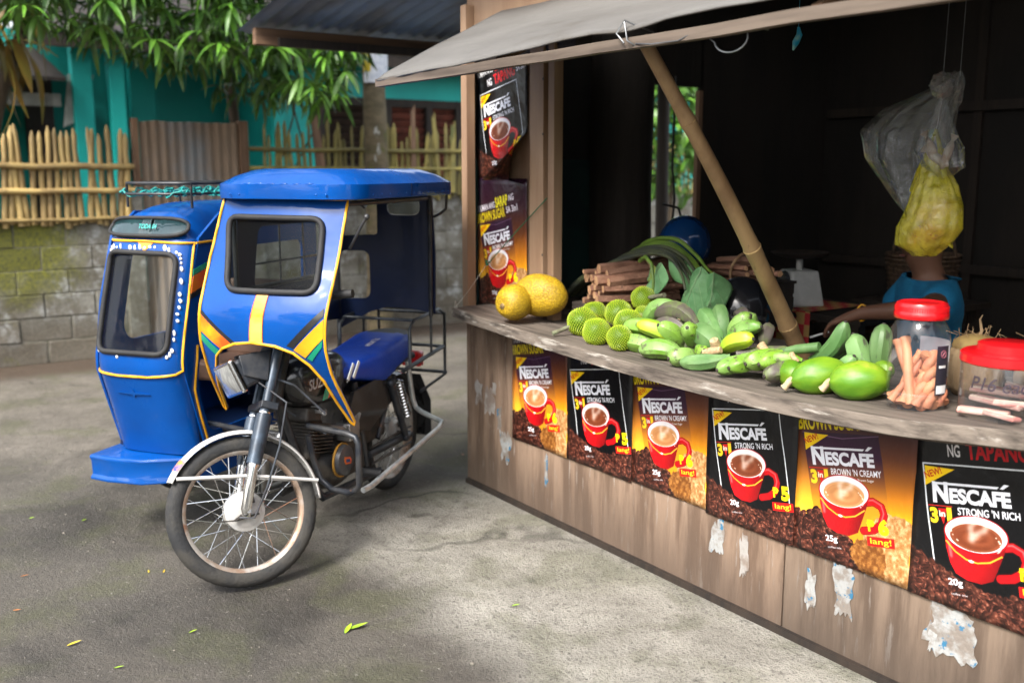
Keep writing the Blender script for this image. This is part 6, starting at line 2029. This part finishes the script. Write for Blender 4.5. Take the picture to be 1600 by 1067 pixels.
# taro bundle: long dark stems arching over the firewood, big folded leaves
taro = thing('taro_bundle', 'bundle of taro stems arching over the firewood with wilted green leaves', 'leaves', SG(1.0, .4, 1.1))
stem_d = mat('dark_taro_stem', (.035, .04, .03), (.06, .07, .03), .5, 0, 8, (1, 1, 1), .1, 30)
stem_g = mat('green_taro_stem', (.13, .22, .03), (.08, .14, .02), .45, 0, 8)
for i in range(7):
    o = Vector((rnd.uniform(-.01, .01), .035 * i - .09, rnd.uniform(-.01, .01)))
    P = [Vector((.43, .42, 1.0)), Vector((.55, .43, 1.09)), Vector((.72, .44, 1.175 + .012 * i)), Vector((.92, .44, 1.225 + .01 * i)), Vector((1.08, .42, 1.225)), Vector((1.2, .38, 1.17)), Vector((1.26 + .02 * i, .35, 1.10))]
    P = [p + o * (1.3 if k < 2 else .8) for k, p in enumerate(P)]
    cr = []
    for k in range(len(P) - 1):
        p0, p1, p2, p3 = P[max(0, k - 1)], P[k], P[k + 1], P[min(len(P) - 1, k + 2)]
        for s in range(6):
            t_ = s / 6
            cr.append(.5 * ((2 * p1) + (p2 - p0) * t_ + (2 * p0 - 5 * p1 + 4 * p2 - p3) * t_ ** 2 + (3 * p1 - p0 - 3 * p2 + p3) * t_ ** 3))
    MB().tube(cr, [lerp(.016, .005, k / (len(cr) - 1)) for k in range(len(cr))], 9).build('stem', stem_d if i < 4 else stem_g, taro, None, 60)
P = [Vector((.93, .33, 1.20)), Vector((1.0, .30, 1.225)), Vector((1.06, .28, 1.20)), Vector((1.085, .27, 1.13)), Vector((1.08, .27, 1.06))]
MB().tube(P, [.009, .009, .008, .007, .005], 8).build('stem', stem_g, taro, None, 60)
tl_m = mat('taro_leaf', (.18, .38, .16), (.09, .25, .09), .55, 0, 7, (1, 1, 1), .3, 24, (.35, .65), 0, .2, (.2, .33, .17), (.6, .75), 12)


def taro_leaf(c, n, up, L, W, crumple, cup, seed, m=tl_m):
    n = Vector(n).normalized(); up = (Vector(up) - n * Vector(up).dot(n)).normalized(); s = up.cross(n)
    def f(u, v):
        y = lerp(.5, -.62, v)
        hw = W * (math.sin(math.pi * min(1, max(0.0, (.5 - y) / 1.12)) ** .75) ** .8 * (.9 + .1 * math.sin(v * 9)) + .01)
        x = (u - .5) * 2 * hw
        d = cup * (abs(x) / W) ** 1.4 * L + crumple * L * (nz(x * 9 / L * .2 + seed, y * 4, seed) + .5 * nz(x * 30 + seed, y * 9, seed))
        return Vector(c) + s * x + up * y * L - n * d + up * (-.06 * L * (abs(x) / W) * cup * 3)
    o = MB().grid(f, 18, 18).build('leaf', m, taro, None, 180)
    so = o.modifiers.new('blade', 'SOLIDIFY'); so.thickness = .0012
    vein = MB().tube([Vector(f(.5, v / 10)) + n * .002 for v in range(11)], [.0035 - .0002 * i for i in range(11)], 6)
    for k in (2, 4, 6):
        for sg in (-1, 1): vein.tube([Vector(f(.5 + sg * t_ * .11, (k + t_) / 11)) + n * .0015 for t_ in range(5)], .0014, 5)
    vein.build('vein', mat('pale_vein', (.2, .34, .16), None, .5), o, None, 60)


taro_leaf((1.275, .30, 1.10), (.1, -1, .15), (.35, 0, 1), .23, .085, .05, .28, 1.0)
taro_leaf((1.36, .33, 1.09), (.55, -1, -.1), (.1, 0, 1), .2, .07, .08, .35, 5.0)
taro_leaf((1.23, .31, 1.02), (-.5, -1, .1), (.2, .1, 1), .17, .06, .07, .3, 9.0)
taro_leaf((1.04, .31, 1.13), (-.1, -1, .3), (.3, 0, 1), .16, .065, .05, .2, 13.0)
taro_leaf((1.15, .37, 1.18), (.1, -.8, .7), (-.9, .1, .35), .22, .055, .05, .2, 17.0)
taro_leaf((1.33, .33, 1.02), (.2, -1, -.2), (.5, 0, 1), .14, .06, .08, .35, 21.0)
taro_leaf((1.005, .325, 1.16), (-.3, -1, .2), (.2, 0, 1), .07, .03, .06, .3, 25.0, mat('yellowing_leaf', (.3, .34, .04), (.2, .27, .03), .5, 0, 9))
MB().tube([(1.25, .27, .99), (1.26, .26, .965), (1.265, .25, .945)], [.015, .013, .017], 8).build('cut_stem', cutm, taro, None, 60)

hblue = mat('blue_helmet_paint', (.006, .04, .14), (.004, .032, .11), .12, 0, 2, coat=.8)
hel = thing('blue_helmet', 'glossy dark blue motorcycle helmet behind the taro leaves', 'helmet', ST @ T(.825, .70, 1.245) @ RZ(-70))
def helf(u, v):
    a = 2 * math.pi * u
    th = lerp(0.001, 118, v)
    r = .123 * (1 + .06 * math.cos(a) * math.sin(R(th)))
    return (r * math.sin(R(th)) * math.cos(a) * 1.08, r * math.sin(R(th)) * math.sin(a), r * math.cos(R(th)) * 1.12 + .01)
MB().grid(helf, 36, 20, cu=True).build('shell', hblue, hel, None, 180)
MB().tube([(helf(i / 36, 1)) for i in range(36)], .006, 6, closed=True).build('rim', rubber, hel, None, 60)
oval = MB()
P, F = [], []
oval.tube([Vector((.143, .025 * math.cos(a) + .0, .012 * math.sin(a) + .0)) for a in [i * 2 * math.pi / 18 for i in range(18)]], .0018, 5, closed=True)
oval.build('emblem', mat('silver_emblem', (.5, .5, .5), None, .3, .8), hel, None, 60)
MB().ell((0, 0, .148), (.008, .008, .004), 10, 6).build('vent_cap', white_p, hel, None, 60)
hel2 = thing('black_helmet', 'black helmet lying open side up behind the bananas', 'helmet', SG(1.33, .55, 1.0) @ T(1.33, .55, 1.0) @ RZ(-60) @ RY(-25))
MB().grid(lambda u, v: Vector(helf(u, v)) * 1.02, 30, 16, cu=True).build('shell', mat('black_gloss', (.008, .009, .012), (.014, .014, .016), .2, 0, 6, coat=.3), hel2, None, 180)
MB().tube([Vector(helf(i / 36, 1)) * 1.02 for i in range(36)], .007, 6, closed=True).build('rim', rubber, hel2, None, 60)
MB().grid(lambda u, v: Vector((.11 * math.cos(R(lerp(-75, 75, u))) + .02, .118 * math.sin(R(lerp(-75, 75, u))), lerp(-.05, .05, v))), 18, 4).build('visor', mat('scuffed_visor', (.02, .022, .025), (.06, .06, .06), .25, 0, 30), hel2, None, 60)

# ------------------------------------------------------------------ hanging bags
bag_c = None
def bag_mat(name, tint, diff, fac, rough=.12):
    m, nt, b, out = nodes(name)
    nt.nodes.remove(b)
    tr = N(nt, 'ShaderNodeBsdfTransparent', {'Color': rgb(tint)})
    v = coords(nt)
    bn = N(nt, 'ShaderNodeBump', {'Height': noise_t(nt, v, 34, 6, .6, .8), 'Strength': .9, 'Distance': .012})
    gl = N(nt, 'ShaderNodeBsdfGlossy', {'Color': (1, 1, 1, 1), 'Roughness': rough, 'Normal': bn.outputs[0]})
    df = N(nt, 'ShaderNodeBsdfDiffuse', {'Color': rgb(diff), 'Normal': bn.outputs[0]})
    tl_ = N(nt, 'ShaderNodeBsdfTranslucent', {'Color': rgb(diff)})
    d2 = N(nt, 'ShaderNodeMixShader', {0: .45, 1: df.outputs[0], 2: tl_.outputs[0]})
    f = ramp(nt, noise_t(nt, v, 16, 5), .3, .7, fac * .6, fac * 1.4)
    mx = N(nt, 'ShaderNodeMixShader', {0: f, 1: tr.outputs[0], 2: d2.outputs[0]})
    mx = N(nt, 'ShaderNodeMixShader', {0: film_reflect(nt, bn.outputs[0], .075, .9), 1: mx.outputs[0], 2: gl.outputs[0]})
    nt.links.new(mx.outputs[0], out.inputs['Surface'])
    return m


bag_y = bag_mat('yellow_bag_film', (.92, .9, .42), (.86, .78, .05), .55, .15)
bag_cl = bag_mat('clear_bag_film', (.9, .92, .93), (.4, .45, .5), .03, .05)


def bagmesh(rings, ph, wr):
    """closed rings (centre, half width, half depth): a film bag with creases running down it"""
    mb = MB()
    k = len(rings)
    def f(u, v):
        t = v * (k - 1); i = min(int(t), k - 2); t -= i
        t = t * t * (3 - 2 * t)
        c = Vector(rings[i][0]).lerp(Vector(rings[i + 1][0]), t)
        w, d = lerp(rings[i][1], rings[i + 1][1], t), lerp(rings[i][2], rings[i + 1][2], t)
        a = 2 * math.pi * u
        q = 1 + wr * (nz(math.cos(a) * 3 + ph, math.sin(a) * 3, v * 1.8) + .7 * nz(math.cos(a) * 8 + ph, math.sin(a) * 8, v * 3 + ph)) * min(1, (1 - v) * 4 + .35)
        return c + Vector((math.cos(a) * w * q, math.sin(a) * d * q, .01 * nz(u * 9, v * 9, ph)))
    mb.grid(f, 56, 30, cu=True)
    return mb


HX_, HY_ = 2.47, .12
by = thing('yellow_bag', 'yellow plastic carrier bag of ribbed rolls hanging from the roof', 'bag', ST @ T(HX_, HY_, 0) @ Matrix.Scale(.9, 4, (1, 0, 0)))
MB()
bagmesh([((.0, 0, 1.66), .03, .02), ((.0, 0, 1.60), .05, .03), ((.01, 0, 1.55), .075, .05), ((.015, 0, 1.50), .092, .065), ((.0, 0, 1.43), .112, .075), ((-.02, 0, 1.38), .098, .06), ((-.01, 0, 1.345), .045, .03), ((-.01, 0, 1.343), .004, .004)], 3.0, .10).build('film', bag_y, by, None, 180)
hd = MB()
for s in (-1, 1):
    hd.tube([(s * .07, 0, 1.54), (s * .045, -.01, 1.60), (s * .018, 0, 1.67), (0, 0, 1.72)], [.018, .014, .011, .008], 8, sq=.45)
hd.build('handle', bag_y, by, None, 60)
tr_ = MB().tube([(-.08, 0, 1.395), (-.105, .0, 1.372), (-.115, 0, 1.367)], [.02, .01, .002], 7, sq=.4).tube([(.06, 0, 1.40), (.085, 0, 1.378), (.09, 0, 1.372)], [.02, .01, .002], 7, sq=.4)
tr_.build('corner', bag_y, by, None, 60)
GR = 'ribbed rolls inside the yellow bag'
for x, z, L, an, lab in ((.015, 1.485, .11, 25, 'upper ribbed brown roll inside the yellow bag'), (-.01, 1.405, .13, 40, 'lower ribbed brown roll inside the yellow bag')):
    o = thing('ribbed_roll', lab, 'bread', ST @ T(HX_ + x, HY_, z) @ RY(-an), GR)
    MB().tube([(lerp(-L / 2, L / 2, i / 40), 0, 0) for i in range(41)], [.036 * math.sin(math.pi * (.08 + .84 * i / 40)) ** .4 * (1 + .07 * math.sin(i * 1.6)) for i in range(41)], 14).build('roll_crust', mat('ribbed_crust', (.45, .24, .1), (.32, .14, .07), .6, 0, 20, (1, .3, .3)), o, None, 60)
bc = thing('clear_bag', 'big crumpled clear plastic bag hanging slantwise beside the yellow one', 'bag', ST @ T(HX_ - .02, HY_ + .05, 0), 'clear bags hanging from the roof')
bagmesh([((.035, .02, 1.89), .008, .008), ((.01, .02, 1.85), .04, .02), ((-.07, .02, 1.79), .11, .05), ((-.125, .02, 1.72), .14, .06), ((-.13, .02, 1.64), .125, .06), ((-.10, .02, 1.56), .09, .05), ((-.065, .02, 1.48), .055, .04), ((-.05, .02, 1.42), .012, .01)], 11.0, .42).build('film', bag_cl, bc, None, 180)
bk = thing('clear_bag', 'small knotted clear bag of dried fish above the yellow bag', 'bag', ST @ T(HX_ + .03, HY_ - .03, 0), 'clear bags hanging from the roof')
bagmesh([((.0, 0, 1.80), .012, .012), ((.0, 0, 1.77), .02, .018), ((.0, 0, 1.72), .045, .03), ((.005, 0, 1.66), .07, .04), ((.02, 0, 1.61), .06, .04), ((.03, 0, 1.585), .02, .02)], 19.0, .3).build('film', bag_cl, bk, None, 180)
MB().ell((0, 0, 1.845), (.033, .028, .036), 28, 18, fn=lambda p: 1 + .35 * nz(p.x * 4 + 3, p.y * 4, p.z * 4)).build('frilled_knot', bag_mat('clouded_film', (.8, .8, .8), (.5, .5, .5), .4), bk, None, 180)
MB().tube([(0, 0, 1.79), (0, 0, 1.82)], [.011, .009], 8).build('neck', bag_cl, bk, None, 60)
GF = 'dried fish in the small clear bag'
for x, z, an, lab in ((-.02, 1.66, 60, 'dried fish leaning inside the small clear bag'), (.03, 1.645, 110, 'dried fish upright inside the small clear bag'), (.0, 1.635, 30, 'dried fish lying at the bottom of the small clear bag')):
    o = MB().ell((0, 0, 0), (.045, .008, .014), 14, 8)
    o.hexa([(-.06, -.001, -.014), (-.04, -.001, -.003), (-.04, .001, -.003), (-.06, .001, -.014), (-.06, -.001, .014), (-.04, -.001, .003), (-.04, .001, .003), (-.06, .001, .014)])
    tag(o.build('dried_fish', mat('dried_fish_skin', (.22, .14, .08), (.3, .26, .2), .4, .1, 30), M=ST @ T(HX_ + .03 + x, HY_ - .03, z) @ RY(an), smooth=60), lab, 'fish', GF)
strs = MB().tube([(0.02, .07, 1.875), (.03, .07, 3.0)], .0012, 4)
tag(strs.build('hanging_string', wire_m, M=ST @ T(HX_, HY_, 0), smooth=60), 'thin string holding the big crumpled clear bag', 'string', 'strings holding the bags')
strs = MB().tube([(.03, -.03, 1.87), (.045, -.03, 3.0)], .0012, 4).tube([(0, 0, 1.715), (.025, -.02, 1.80)], .0015, 4)
tag(strs.build('hanging_string', wire_m, M=ST @ T(HX_, HY_, 0), smooth=60), 'thin string holding the knotted bag and the yellow bag', 'string', 'strings holding the bags')
rb = MB().tube([(1.90, .16, 2.08), (1.905, .16, 2.055), (1.895, .155, 2.03), (1.885, .155, 2.005)], [.006, .014, .016, .004], 8, sq=.5)
rb.tube([(1.90, .16, 2.08), (1.9, .16, 2.95)], .001, 4)
tag(rb.build('blue_ribbon', mat('blue_plastic_strip', (.02, .5, .85), (.3, .7, .8), .3, 0, 30), M=ST, smooth=60), 'small bright blue plastic strip hanging in the dark opening', 'ribbon')

# ------------------------------------------------------------------ inside: table, scale, basket, chair, vendor
tb_ = thing('inner_table', 'low table inside the stall with a red and yellow checked cloth', 'table', ST)
MB().box((1.05, 1.35, .93), (.95, .5, .03)).build('table_top', dark_wood, tb_)
for x in (.62, 1.48):
    for y in (1.14, 1.56): MB().box((x, y, .4575), (.05, .05, .915)).build('leg', dark_wood, tb_)
def check_mat():
    m, nt, b, out = nodes('checked_cloth')
    v = coords(nt, (1, 1, 1), 'Object', False)
    ck = N(nt, 'ShaderNodeTexChecker', {'Vector': v, 'Color1': (.5, .03, .04, 1), 'Color2': (.5, .3, .1, 1), 'Scale': 18})
    nt.links.new(ck.outputs[0], b.inputs['Base Color']); b.inputs['Roughness'].default_value = .85
    return m
MB().grid(lambda u, v: (lerp(.7, 1.25, u), 1.098 + .008 * math.sin(u * 25) * v if v > .5 else lerp(1.5, 1.098, min(1, v * 2)), .952 if v <= .5 else .952 - (v - .5) * .3), 24, 12).build('cloth', check_mat(), tb_, None, 60)
sc_ = thing('weighing_scale', 'white kitchen weighing scale with a round dial on the inner table', 'scale', ST @ T(1.04, 1.26, .953) @ RZ(-25))
w_ = mat('scale_enamel', (.5, .5, .48), (.4, .4, .38), .4, 0, 8)
MB().hexa([(-.11, -.09, .0), (.11, -.09, .0), (.11, .09, .0), (-.11, .09, .0), (-.07, -.07, .17), (.07, -.07, .17), (.07, .07, .17), (-.07, .07, .17)]).build('body', w_, sc_, bevel=.012)
MB().lathe([(0, .012), (.07, .012), (.078, .004), (.078, -.01)], 28, T(.0, -.088, .09) @ RX(76)).build('dial', mat('scale_dial', (.03, .035, .04), (.06, .06, .07), .2, 0, 10), sc_, None, 40)
MB().tube([(0, 0, .17), (0, 0, .225)], .016, 10).build('post', w_, sc_, None, 60)
MB().lathe([(0, .225), (.06, .227), (.12, .24), (.14, .255), (.138, .257), (.12, .243), (0, .23)], 28).build('pan', dark_wood, sc_, None, 60)
bs = thing('wicker_basket', 'dark round wicker basket with a hooped handle behind the scale', 'basket', ST @ T(1.25, 1.95, .95))
bmat_ = mat('dark_wicker', (.12, .075, .045), (.05, .03, .02), .8, 0, 50, (1, 1, .3))
MB().lathe([(0, 0), (.14, 0), (.16, .06), (.17, .14), (.175, .22), (.185, .225), (.18, .235), (.165, .22)], 40).build('bowl', bmat_, bs, None, 60)
for k in range(8):
    MB().tube([((.152 + .003 * k) * math.cos(a) * (1 + .012 * math.sin(a * 16 + k * 3.14)), (.152 + .003 * k) * math.sin(a) * (1 + .012 * math.sin(a * 16 + k * 3.14)), .03 + .025 * k) for a in [i * 2 * math.pi / 64 for i in range(64)]], .009, 5, closed=True).build('weave', bmat_, bs, None, 60)
MB().tube([(.175 * math.cos(a), 0, .22 + .2 * math.sin(a)) for a in [i * math.pi / 16 for i in range(17)]], .009, 7).build('handle', bmat_, bs, None, 60)
tb2 = thing('corner_stand', 'dark wooden stand under the wicker basket', 'stand', ST)
MB().box((1.25, 1.95, .93), (.5, .45, .03)).build('stand_board', dark_wood, tb2)
for x in (1.05, 1.45):
    for y in (1.78, 2.12): MB().box((x, y, .46), (.045, .045, .915)).build('leg', dark_wood, tb2)
ch = thing('plastic_chair', 'pale yellow plastic chair with rounded back behind the vendor', 'chair', ST @ T(1.86, 1.62, 0) @ RZ(-35))
cm = mat('yellow_plastic', (.5, .38, .14), (.44, .33, .12), .45, 0, 5)
MB().grid(lambda u, v: (lerp(-.22, .22, u), lerp(-.22, .2, v), .43 + .01 * math.cos(u * 6.28)), 10, 10).build('seat', cm, ch, None, 60)
MB().sheet(rrect([(-.23, .45), (.23, .45), (.21, .98), (-.21, .98)], .16), lambda x, z: (x, .2 + .12 * (z - .43) - .3 * x * x, z), (0, .012, 0), [rrect([(-.1, .56), (.1, .56), (.09, .8), (-.09, .8)], .05)], .06).build('backrest', cm, ch, None, 40)
for x in (-.19, .19):
    for y in (-.19, .19): MB().tube([(x * 1.12, y * 1.12, 0), (x, y, .43)], .018, 8).build('leg', cm, ch, None, 60)

# the vendor, sitting with both forearms forward
skin = mat('brown_skin', (.19, .09, .055), (.15, .07, .042), .55, 0, 6)
cyan = mat('bright_blue_cotton', (.015, .24, .46), (.01, .18, .38), .85, 0, 8, (1, 1, 1), .4, 14, bdist=.02)
per = thing('person', 'seated person in a bright blue t-shirt, arms stretched forward, behind the bread jar', 'person', ST @ T(1.70, 1.38, -.02) @ RZ(-38) @ Matrix.Scale(1.1, 4))
# person frame: x to their left, -y is the way they face


def skin_body(name, verts, edges, rad, root, m, parent, sub=2):
    me = bpy.data.meshes.new(name)
    me.from_pydata([tuple(v) for v in verts], edges, [])
    o = link(name, me, parent)
    me.materials.append(m)
    sm = o.modifiers.new('skin', 'SKIN')
    sm.use_smooth_shade = True
    for i, q in enumerate(me.skin_vertices[0].data):
        r = rad[i]
        q.radius = r if isinstance(r, tuple) else (r, r)
        q.use_root = (i == root)
    ss = o.modifiers.new('round', 'SUBSURF')
    ss.levels = sub; ss.render_levels = sub
    return o


V_, E_, Rd = [], [], []
def jv(p, r, par=None):
    V_.append(p); Rd.append(r)
    if par is not None: E_.append((par, len(V_) - 1))
    return len(V_) - 1
pel = jv((0, .02, .50), (.15, .11))
bel = jv((0, .0, .66), (.13, .10), pel)
chst = jv((0, -.02, .84), (.15, .105), bel)
upc = jv((0, -.02, .96), (.12, .085), chst)
nek = jv((0, -.03, 1.04), .062, upc)
nk2 = jv((0, -.042, 1.085), .058, nek)
hd0 = jv((0, -.06, 1.13), (.07, .078), nk2)
hd1 = jv((0, -.055, 1.21), (.078, .098), hd0)
hd2 = jv((0, -.045, 1.275), (.064, .078), hd1)
nose = jv((0, -.165, 1.175), .012, hd1)
hips = {}
for s in (-1, 1):
    th = jv((s * .10, -.04, .49), .085, pel)
    kn = jv((s * .16, -.44, .52), .062, th)
    an = jv((s * .15, -.42, .10), .042, kn)
    hl_ = jv((s * .15, -.44, .045), .036, an)
    to = jv((s * .17, -.60, .03), .03, hl_)
arms = {}
#  arm stretched towards the table, and arm hanging over the knee
for s, el, wr_, hn in ((-1, (-.32, -.14, .80), (-.50, -.32, .82), (-.57, -.36, .80)), (1, (.36, -.17, .97), (.22, -.35, .935), (.17, -.41, .90))):
    sh_ = jv((s * .165, -.02, .985), .062, upc)
    mid = jv(tuple(lerp(a, b, .5) for a, b in zip((s * .185, -.02, .98), el)), .050, sh_)
    e_ = jv(el, .041, mid)
    f_ = jv(tuple(lerp(a, b, .4) for a, b in zip(el, wr_)), .039, e_)
    w2 = jv(wr_, .027, f_)
    h_ = jv(hn, (.036, .02), w2)
    d = (Vector(hn) - Vector(wr_)).normalized()
    sd = d.cross(Vector((0, 0, 1))).normalized()
    for k in range(4):
        L = (.066, .078, .074, .058)[k]
        p0 = Vector(hn) + sd * (.026 - .0175 * k) + d * .03
        dr = (d * .75 + Vector((0, 0, -.65 if s > 0 else -.3))).normalized()
        a1 = jv(tuple(p0), .0095, h_)
        a2 = jv(tuple(p0 + dr * L * .5), .009, a1)
        jv(tuple(p0 + dr * L * .85 + Vector((0, 0, -.012))), .0075, a2)
    p0 = Vector(hn) + sd * .034 - d * .01
    a1 = jv(tuple(p0), .011, h_)
    jv(tuple(p0 + sd * .014 + d * .045 + Vector((0, 0, -.02))), .0085, a1)
skin_body('body', V_, E_, Rd, pel, skin, per)
# t-shirt: body and two short sleeves in one skin
V_, E_, Rd = [], [], []
p0 = jv((0, .02, .50), (.17, .135)); p1 = jv((0, .0, .68), (.155, .128), p0); p2 = jv((0, -.02, .85), (.17, .13), p1); p3 = jv((0, -.02, .965), (.145, .108), p2); p4 = jv((0, -.028, 1.035), (.085, .075), p3)
for s, el in ((-1, (-.32, -.14, .80)), (1, (.36, -.17, .97))):
    q1 = jv((s * .185, -.02, .985), .085, p3)
    jv(tuple(lerp(a, b, .62) for a, b in zip((s * .185, -.02, .98), el)), .070, q1)
skin_body('t_shirt', V_, E_, Rd, p0, cyan, per)
V_, E_, Rd = [], [], []
q0 = jv((0, .03, .49), (.175, .13))
for s in (-1, 1):
    q1 = jv((s * .11, -.06, .49), .105, q0)
    jv((s * .155, -.36, .52), .085, q1)
skin_body('shorts', V_, E_, Rd, q0, mat('dark_cotton', (.02, .022, .03), (.03, .03, .04), .9, 0, 8), per)
MB().ell((0, -.035, 1.25), (.088, .108, .085), 20, 14, fn=lambda p: (1 + .06 * nz(p.x * 5, p.y * 5, p.z * 5)) if (p.z > -.15 or p.y > .1) and not (p.y < -.55 and p.z < .45) else .86).build('hair', mat('black_hair', (.012, .01, .009), (.02, .016, .014), .5, 0, 30), per, None, 60)
for s in (-1, 1):
    MB().ell((s * .034, -.142, 1.202), (.013, .006, .006), 10, 6).build('eye', mat('eye_white', (.5, .48, .45), None, .3), per, None, 60)
    MB().ell((s * .034, -.147, 1.202), (.006, .004, .006), 8, 6).build('pupil', rubber, per, None, 60)
    MB().ell((s * .083, -.05, 1.19), (.012, .022, .034), 10, 8).build('ear', skin, per, None, 60)
MB().ell((0, -.142, 1.138), (.026, .009, .006), 12, 6).build('mouth', mat('lip', (.17, .06, .05), None, .5), per, None, 60)
MB().tube([Vector((.222, -.348, .936)) + Vector((.012 * math.cos(a) * .2, .03 * math.cos(a) * .6, .031 * math.sin(a))) for a in [i * 2 * math.pi / 18 for i in range(18)]], .004, 6, closed=True).build('bracelet', yellow, per, None, 60)
cg = MB().tube([(.15, -.45, .85), (.14, -.52, .825)], .0042, 7)
tag(cg.build('cigarette', white_p, M=ST @ T(1.70, 1.38, -.02) @ RZ(-38) @ Matrix.Scale(1.1, 4), smooth=60), 'white cigarette held in the hanging hand of the seated person', 'cigarette')
stool = thing('wooden_stool', 'dark low stool under the seated person', 'stool', ST @ T(1.70, 1.38, -.02) @ RZ(-38) @ Matrix.Scale(1.1, 4))
MB().box((0, .03, .35), (.36, .3, .05)).build('seat', dark_wood, stool)
for x in (-.14, .14):
    for y in (-.08, .14): MB().box((x, y, .115), (.04, .04, .43)).build('leg', dark_wood, stool)

# ------------------------------------------------------------------ fallen leaves on the concrete
FL = [(1.218, -1.253, fl_g, .07, 'larger yellow green leaf near the middle of the bare concrete'), (1.236, -1.275, fl_g, .06, 'folded green leaf touching the larger one on the concrete'), (.926, -1.727, fl_g, .03, 'tiny bright green leaf below the front wheel'),
      (-.506, -1.778, fl_g, .04, 'bright green leaf beside the sidecar bumper'), (-.665, -1.998, fl_g, .025, 'tiny green speck leaf further out from the bumper'), (.789, -2.099, fl_y, .045, 'yellow curled leaf near the edge of the yard'),
      (1.041, -2.003, fl_g, .03, 'small green leaf past the yellow curled one'), (.054, -2.137, fl_o, .03, 'tiny orange leaf on the dark stained concrete'), (.302, -1.704, fl_y, .022, 'first of two specks of yellow leaf before the tyre'),
      (.335, -1.655, fl_y, .025, 'second yellow speck of leaf closer to the tyre'), (.489, -1.216, fl_y, .03, 'yellow leaf scrap beside the front tyre'), (-.448, .23, fl_o, .06, 'dry tan leaf by the end of the stall'), (1.381, -.667, fl_g, .03, 'thin green blade on the pale concrete'), (.38, -2.21, fl_o, .03, 'rusty leaf scrap on the dark patch by the green one')]
for a, b, m, L, lab in FL:
    lm = leaf_mesh(L, L * .17, -.25, .5, 5)
    o = lm.build('fallen_leaf', m, M=ST @ T(a, b, .004) @ RZ(rnd.uniform(0, 360)), smooth=180, fixn=False)
    tag(o, lab, 'leaf', 'fallen leaves on the concrete')
peb = mat('pebble_stone', (.2, .18, .15), (.12, .11, .09), .9, 0, 30)
grit = MB()
for i in range(420):
    a, b = rnd.uniform(-3.0, 3.4), rnd.uniform(-2.6, -.1)
    s = rnd.uniform(.0015, .005) * (2 if rnd.random() < .04 else 1)
    grit.ell((a, b, s * .3), (s, s * rnd.uniform(.6, 1), s * .6), 6, 4)
tag(grit.build('grit', peb, M=ST), kind='stuff')

# ------------------------------------------------------------------ across the street, behind the photographer (mirrored in glass and paint)
hs2 = thing('street_house', 'pale house with dark windows across the street', 'house', T(-1.0, -13.5, 0))
cw = mat('pale_house_wall', (.5, .48, .43), (.42, .4, .36), .8, 0, 2)
mb = MB()
for x0, x1, z0, z1 in ((-5, -3.6, 0, 3.4), (-2.2, -.9, 0, 3.4), (.9, 2.2, 0, 3.4), (3.6, 5, 0, 3.4), (-3.6, -2.2, 0, .9), (-3.6, -2.2, 2.4, 3.4), (2.2, 3.6, 0, .9), (2.2, 3.6, 2.4, 3.4), (-.9, .9, 2.5, 3.4)):
    mb.box(((x0 + x1) / 2, 0, (z0 + z1) / 2), (x1 - x0, .2, z1 - z0))
mb.build('wall', cw, hs2)
MB().box((0, -2.6, 1.6), (9.9, 5.0, 3.2)).build('inner_wall', dark_board, hs2)
for x in (-2.9, 2.9):
    f = MB().box((x, .03, 1.65), (.05, .06, 1.5)).box((x, .031, 1.65), (1.4, .055, .05)).build('window_frame', wht, hs2)
MB().hexa([(-5.6, .9, 3.2), (5.6, .9, 3.2), (5.6, -5.5, 4.9), (-5.6, -5.5, 4.9), (-5.6, .9, 3.3), (5.6, .9, 3.3), (5.6, -5.5, 5.0), (-5.6, -5.5, 5.0)]).build('roof', rust, hs2)
def street_tree(x, y, s, lab):
    p = ST.inverted() @ Vector((x, y, s * 1.05))
    shrub('street_tree', lab, 'tree', tuple(p), (s * .75, s * .75, s * .7), 1500, .5, .14, leaf_d, .5, 'dark trees across the street')
street_tree(-9.5, -10.5, 4.4, 'widest dark tree across the street beside the pale house')
street_tree(6.5, -12.0, 4.0, 'rounded dark tree across the street past the pale house')
street_tree(-14, -3.0, 4.2, 'dark tree at the open end of the yard')
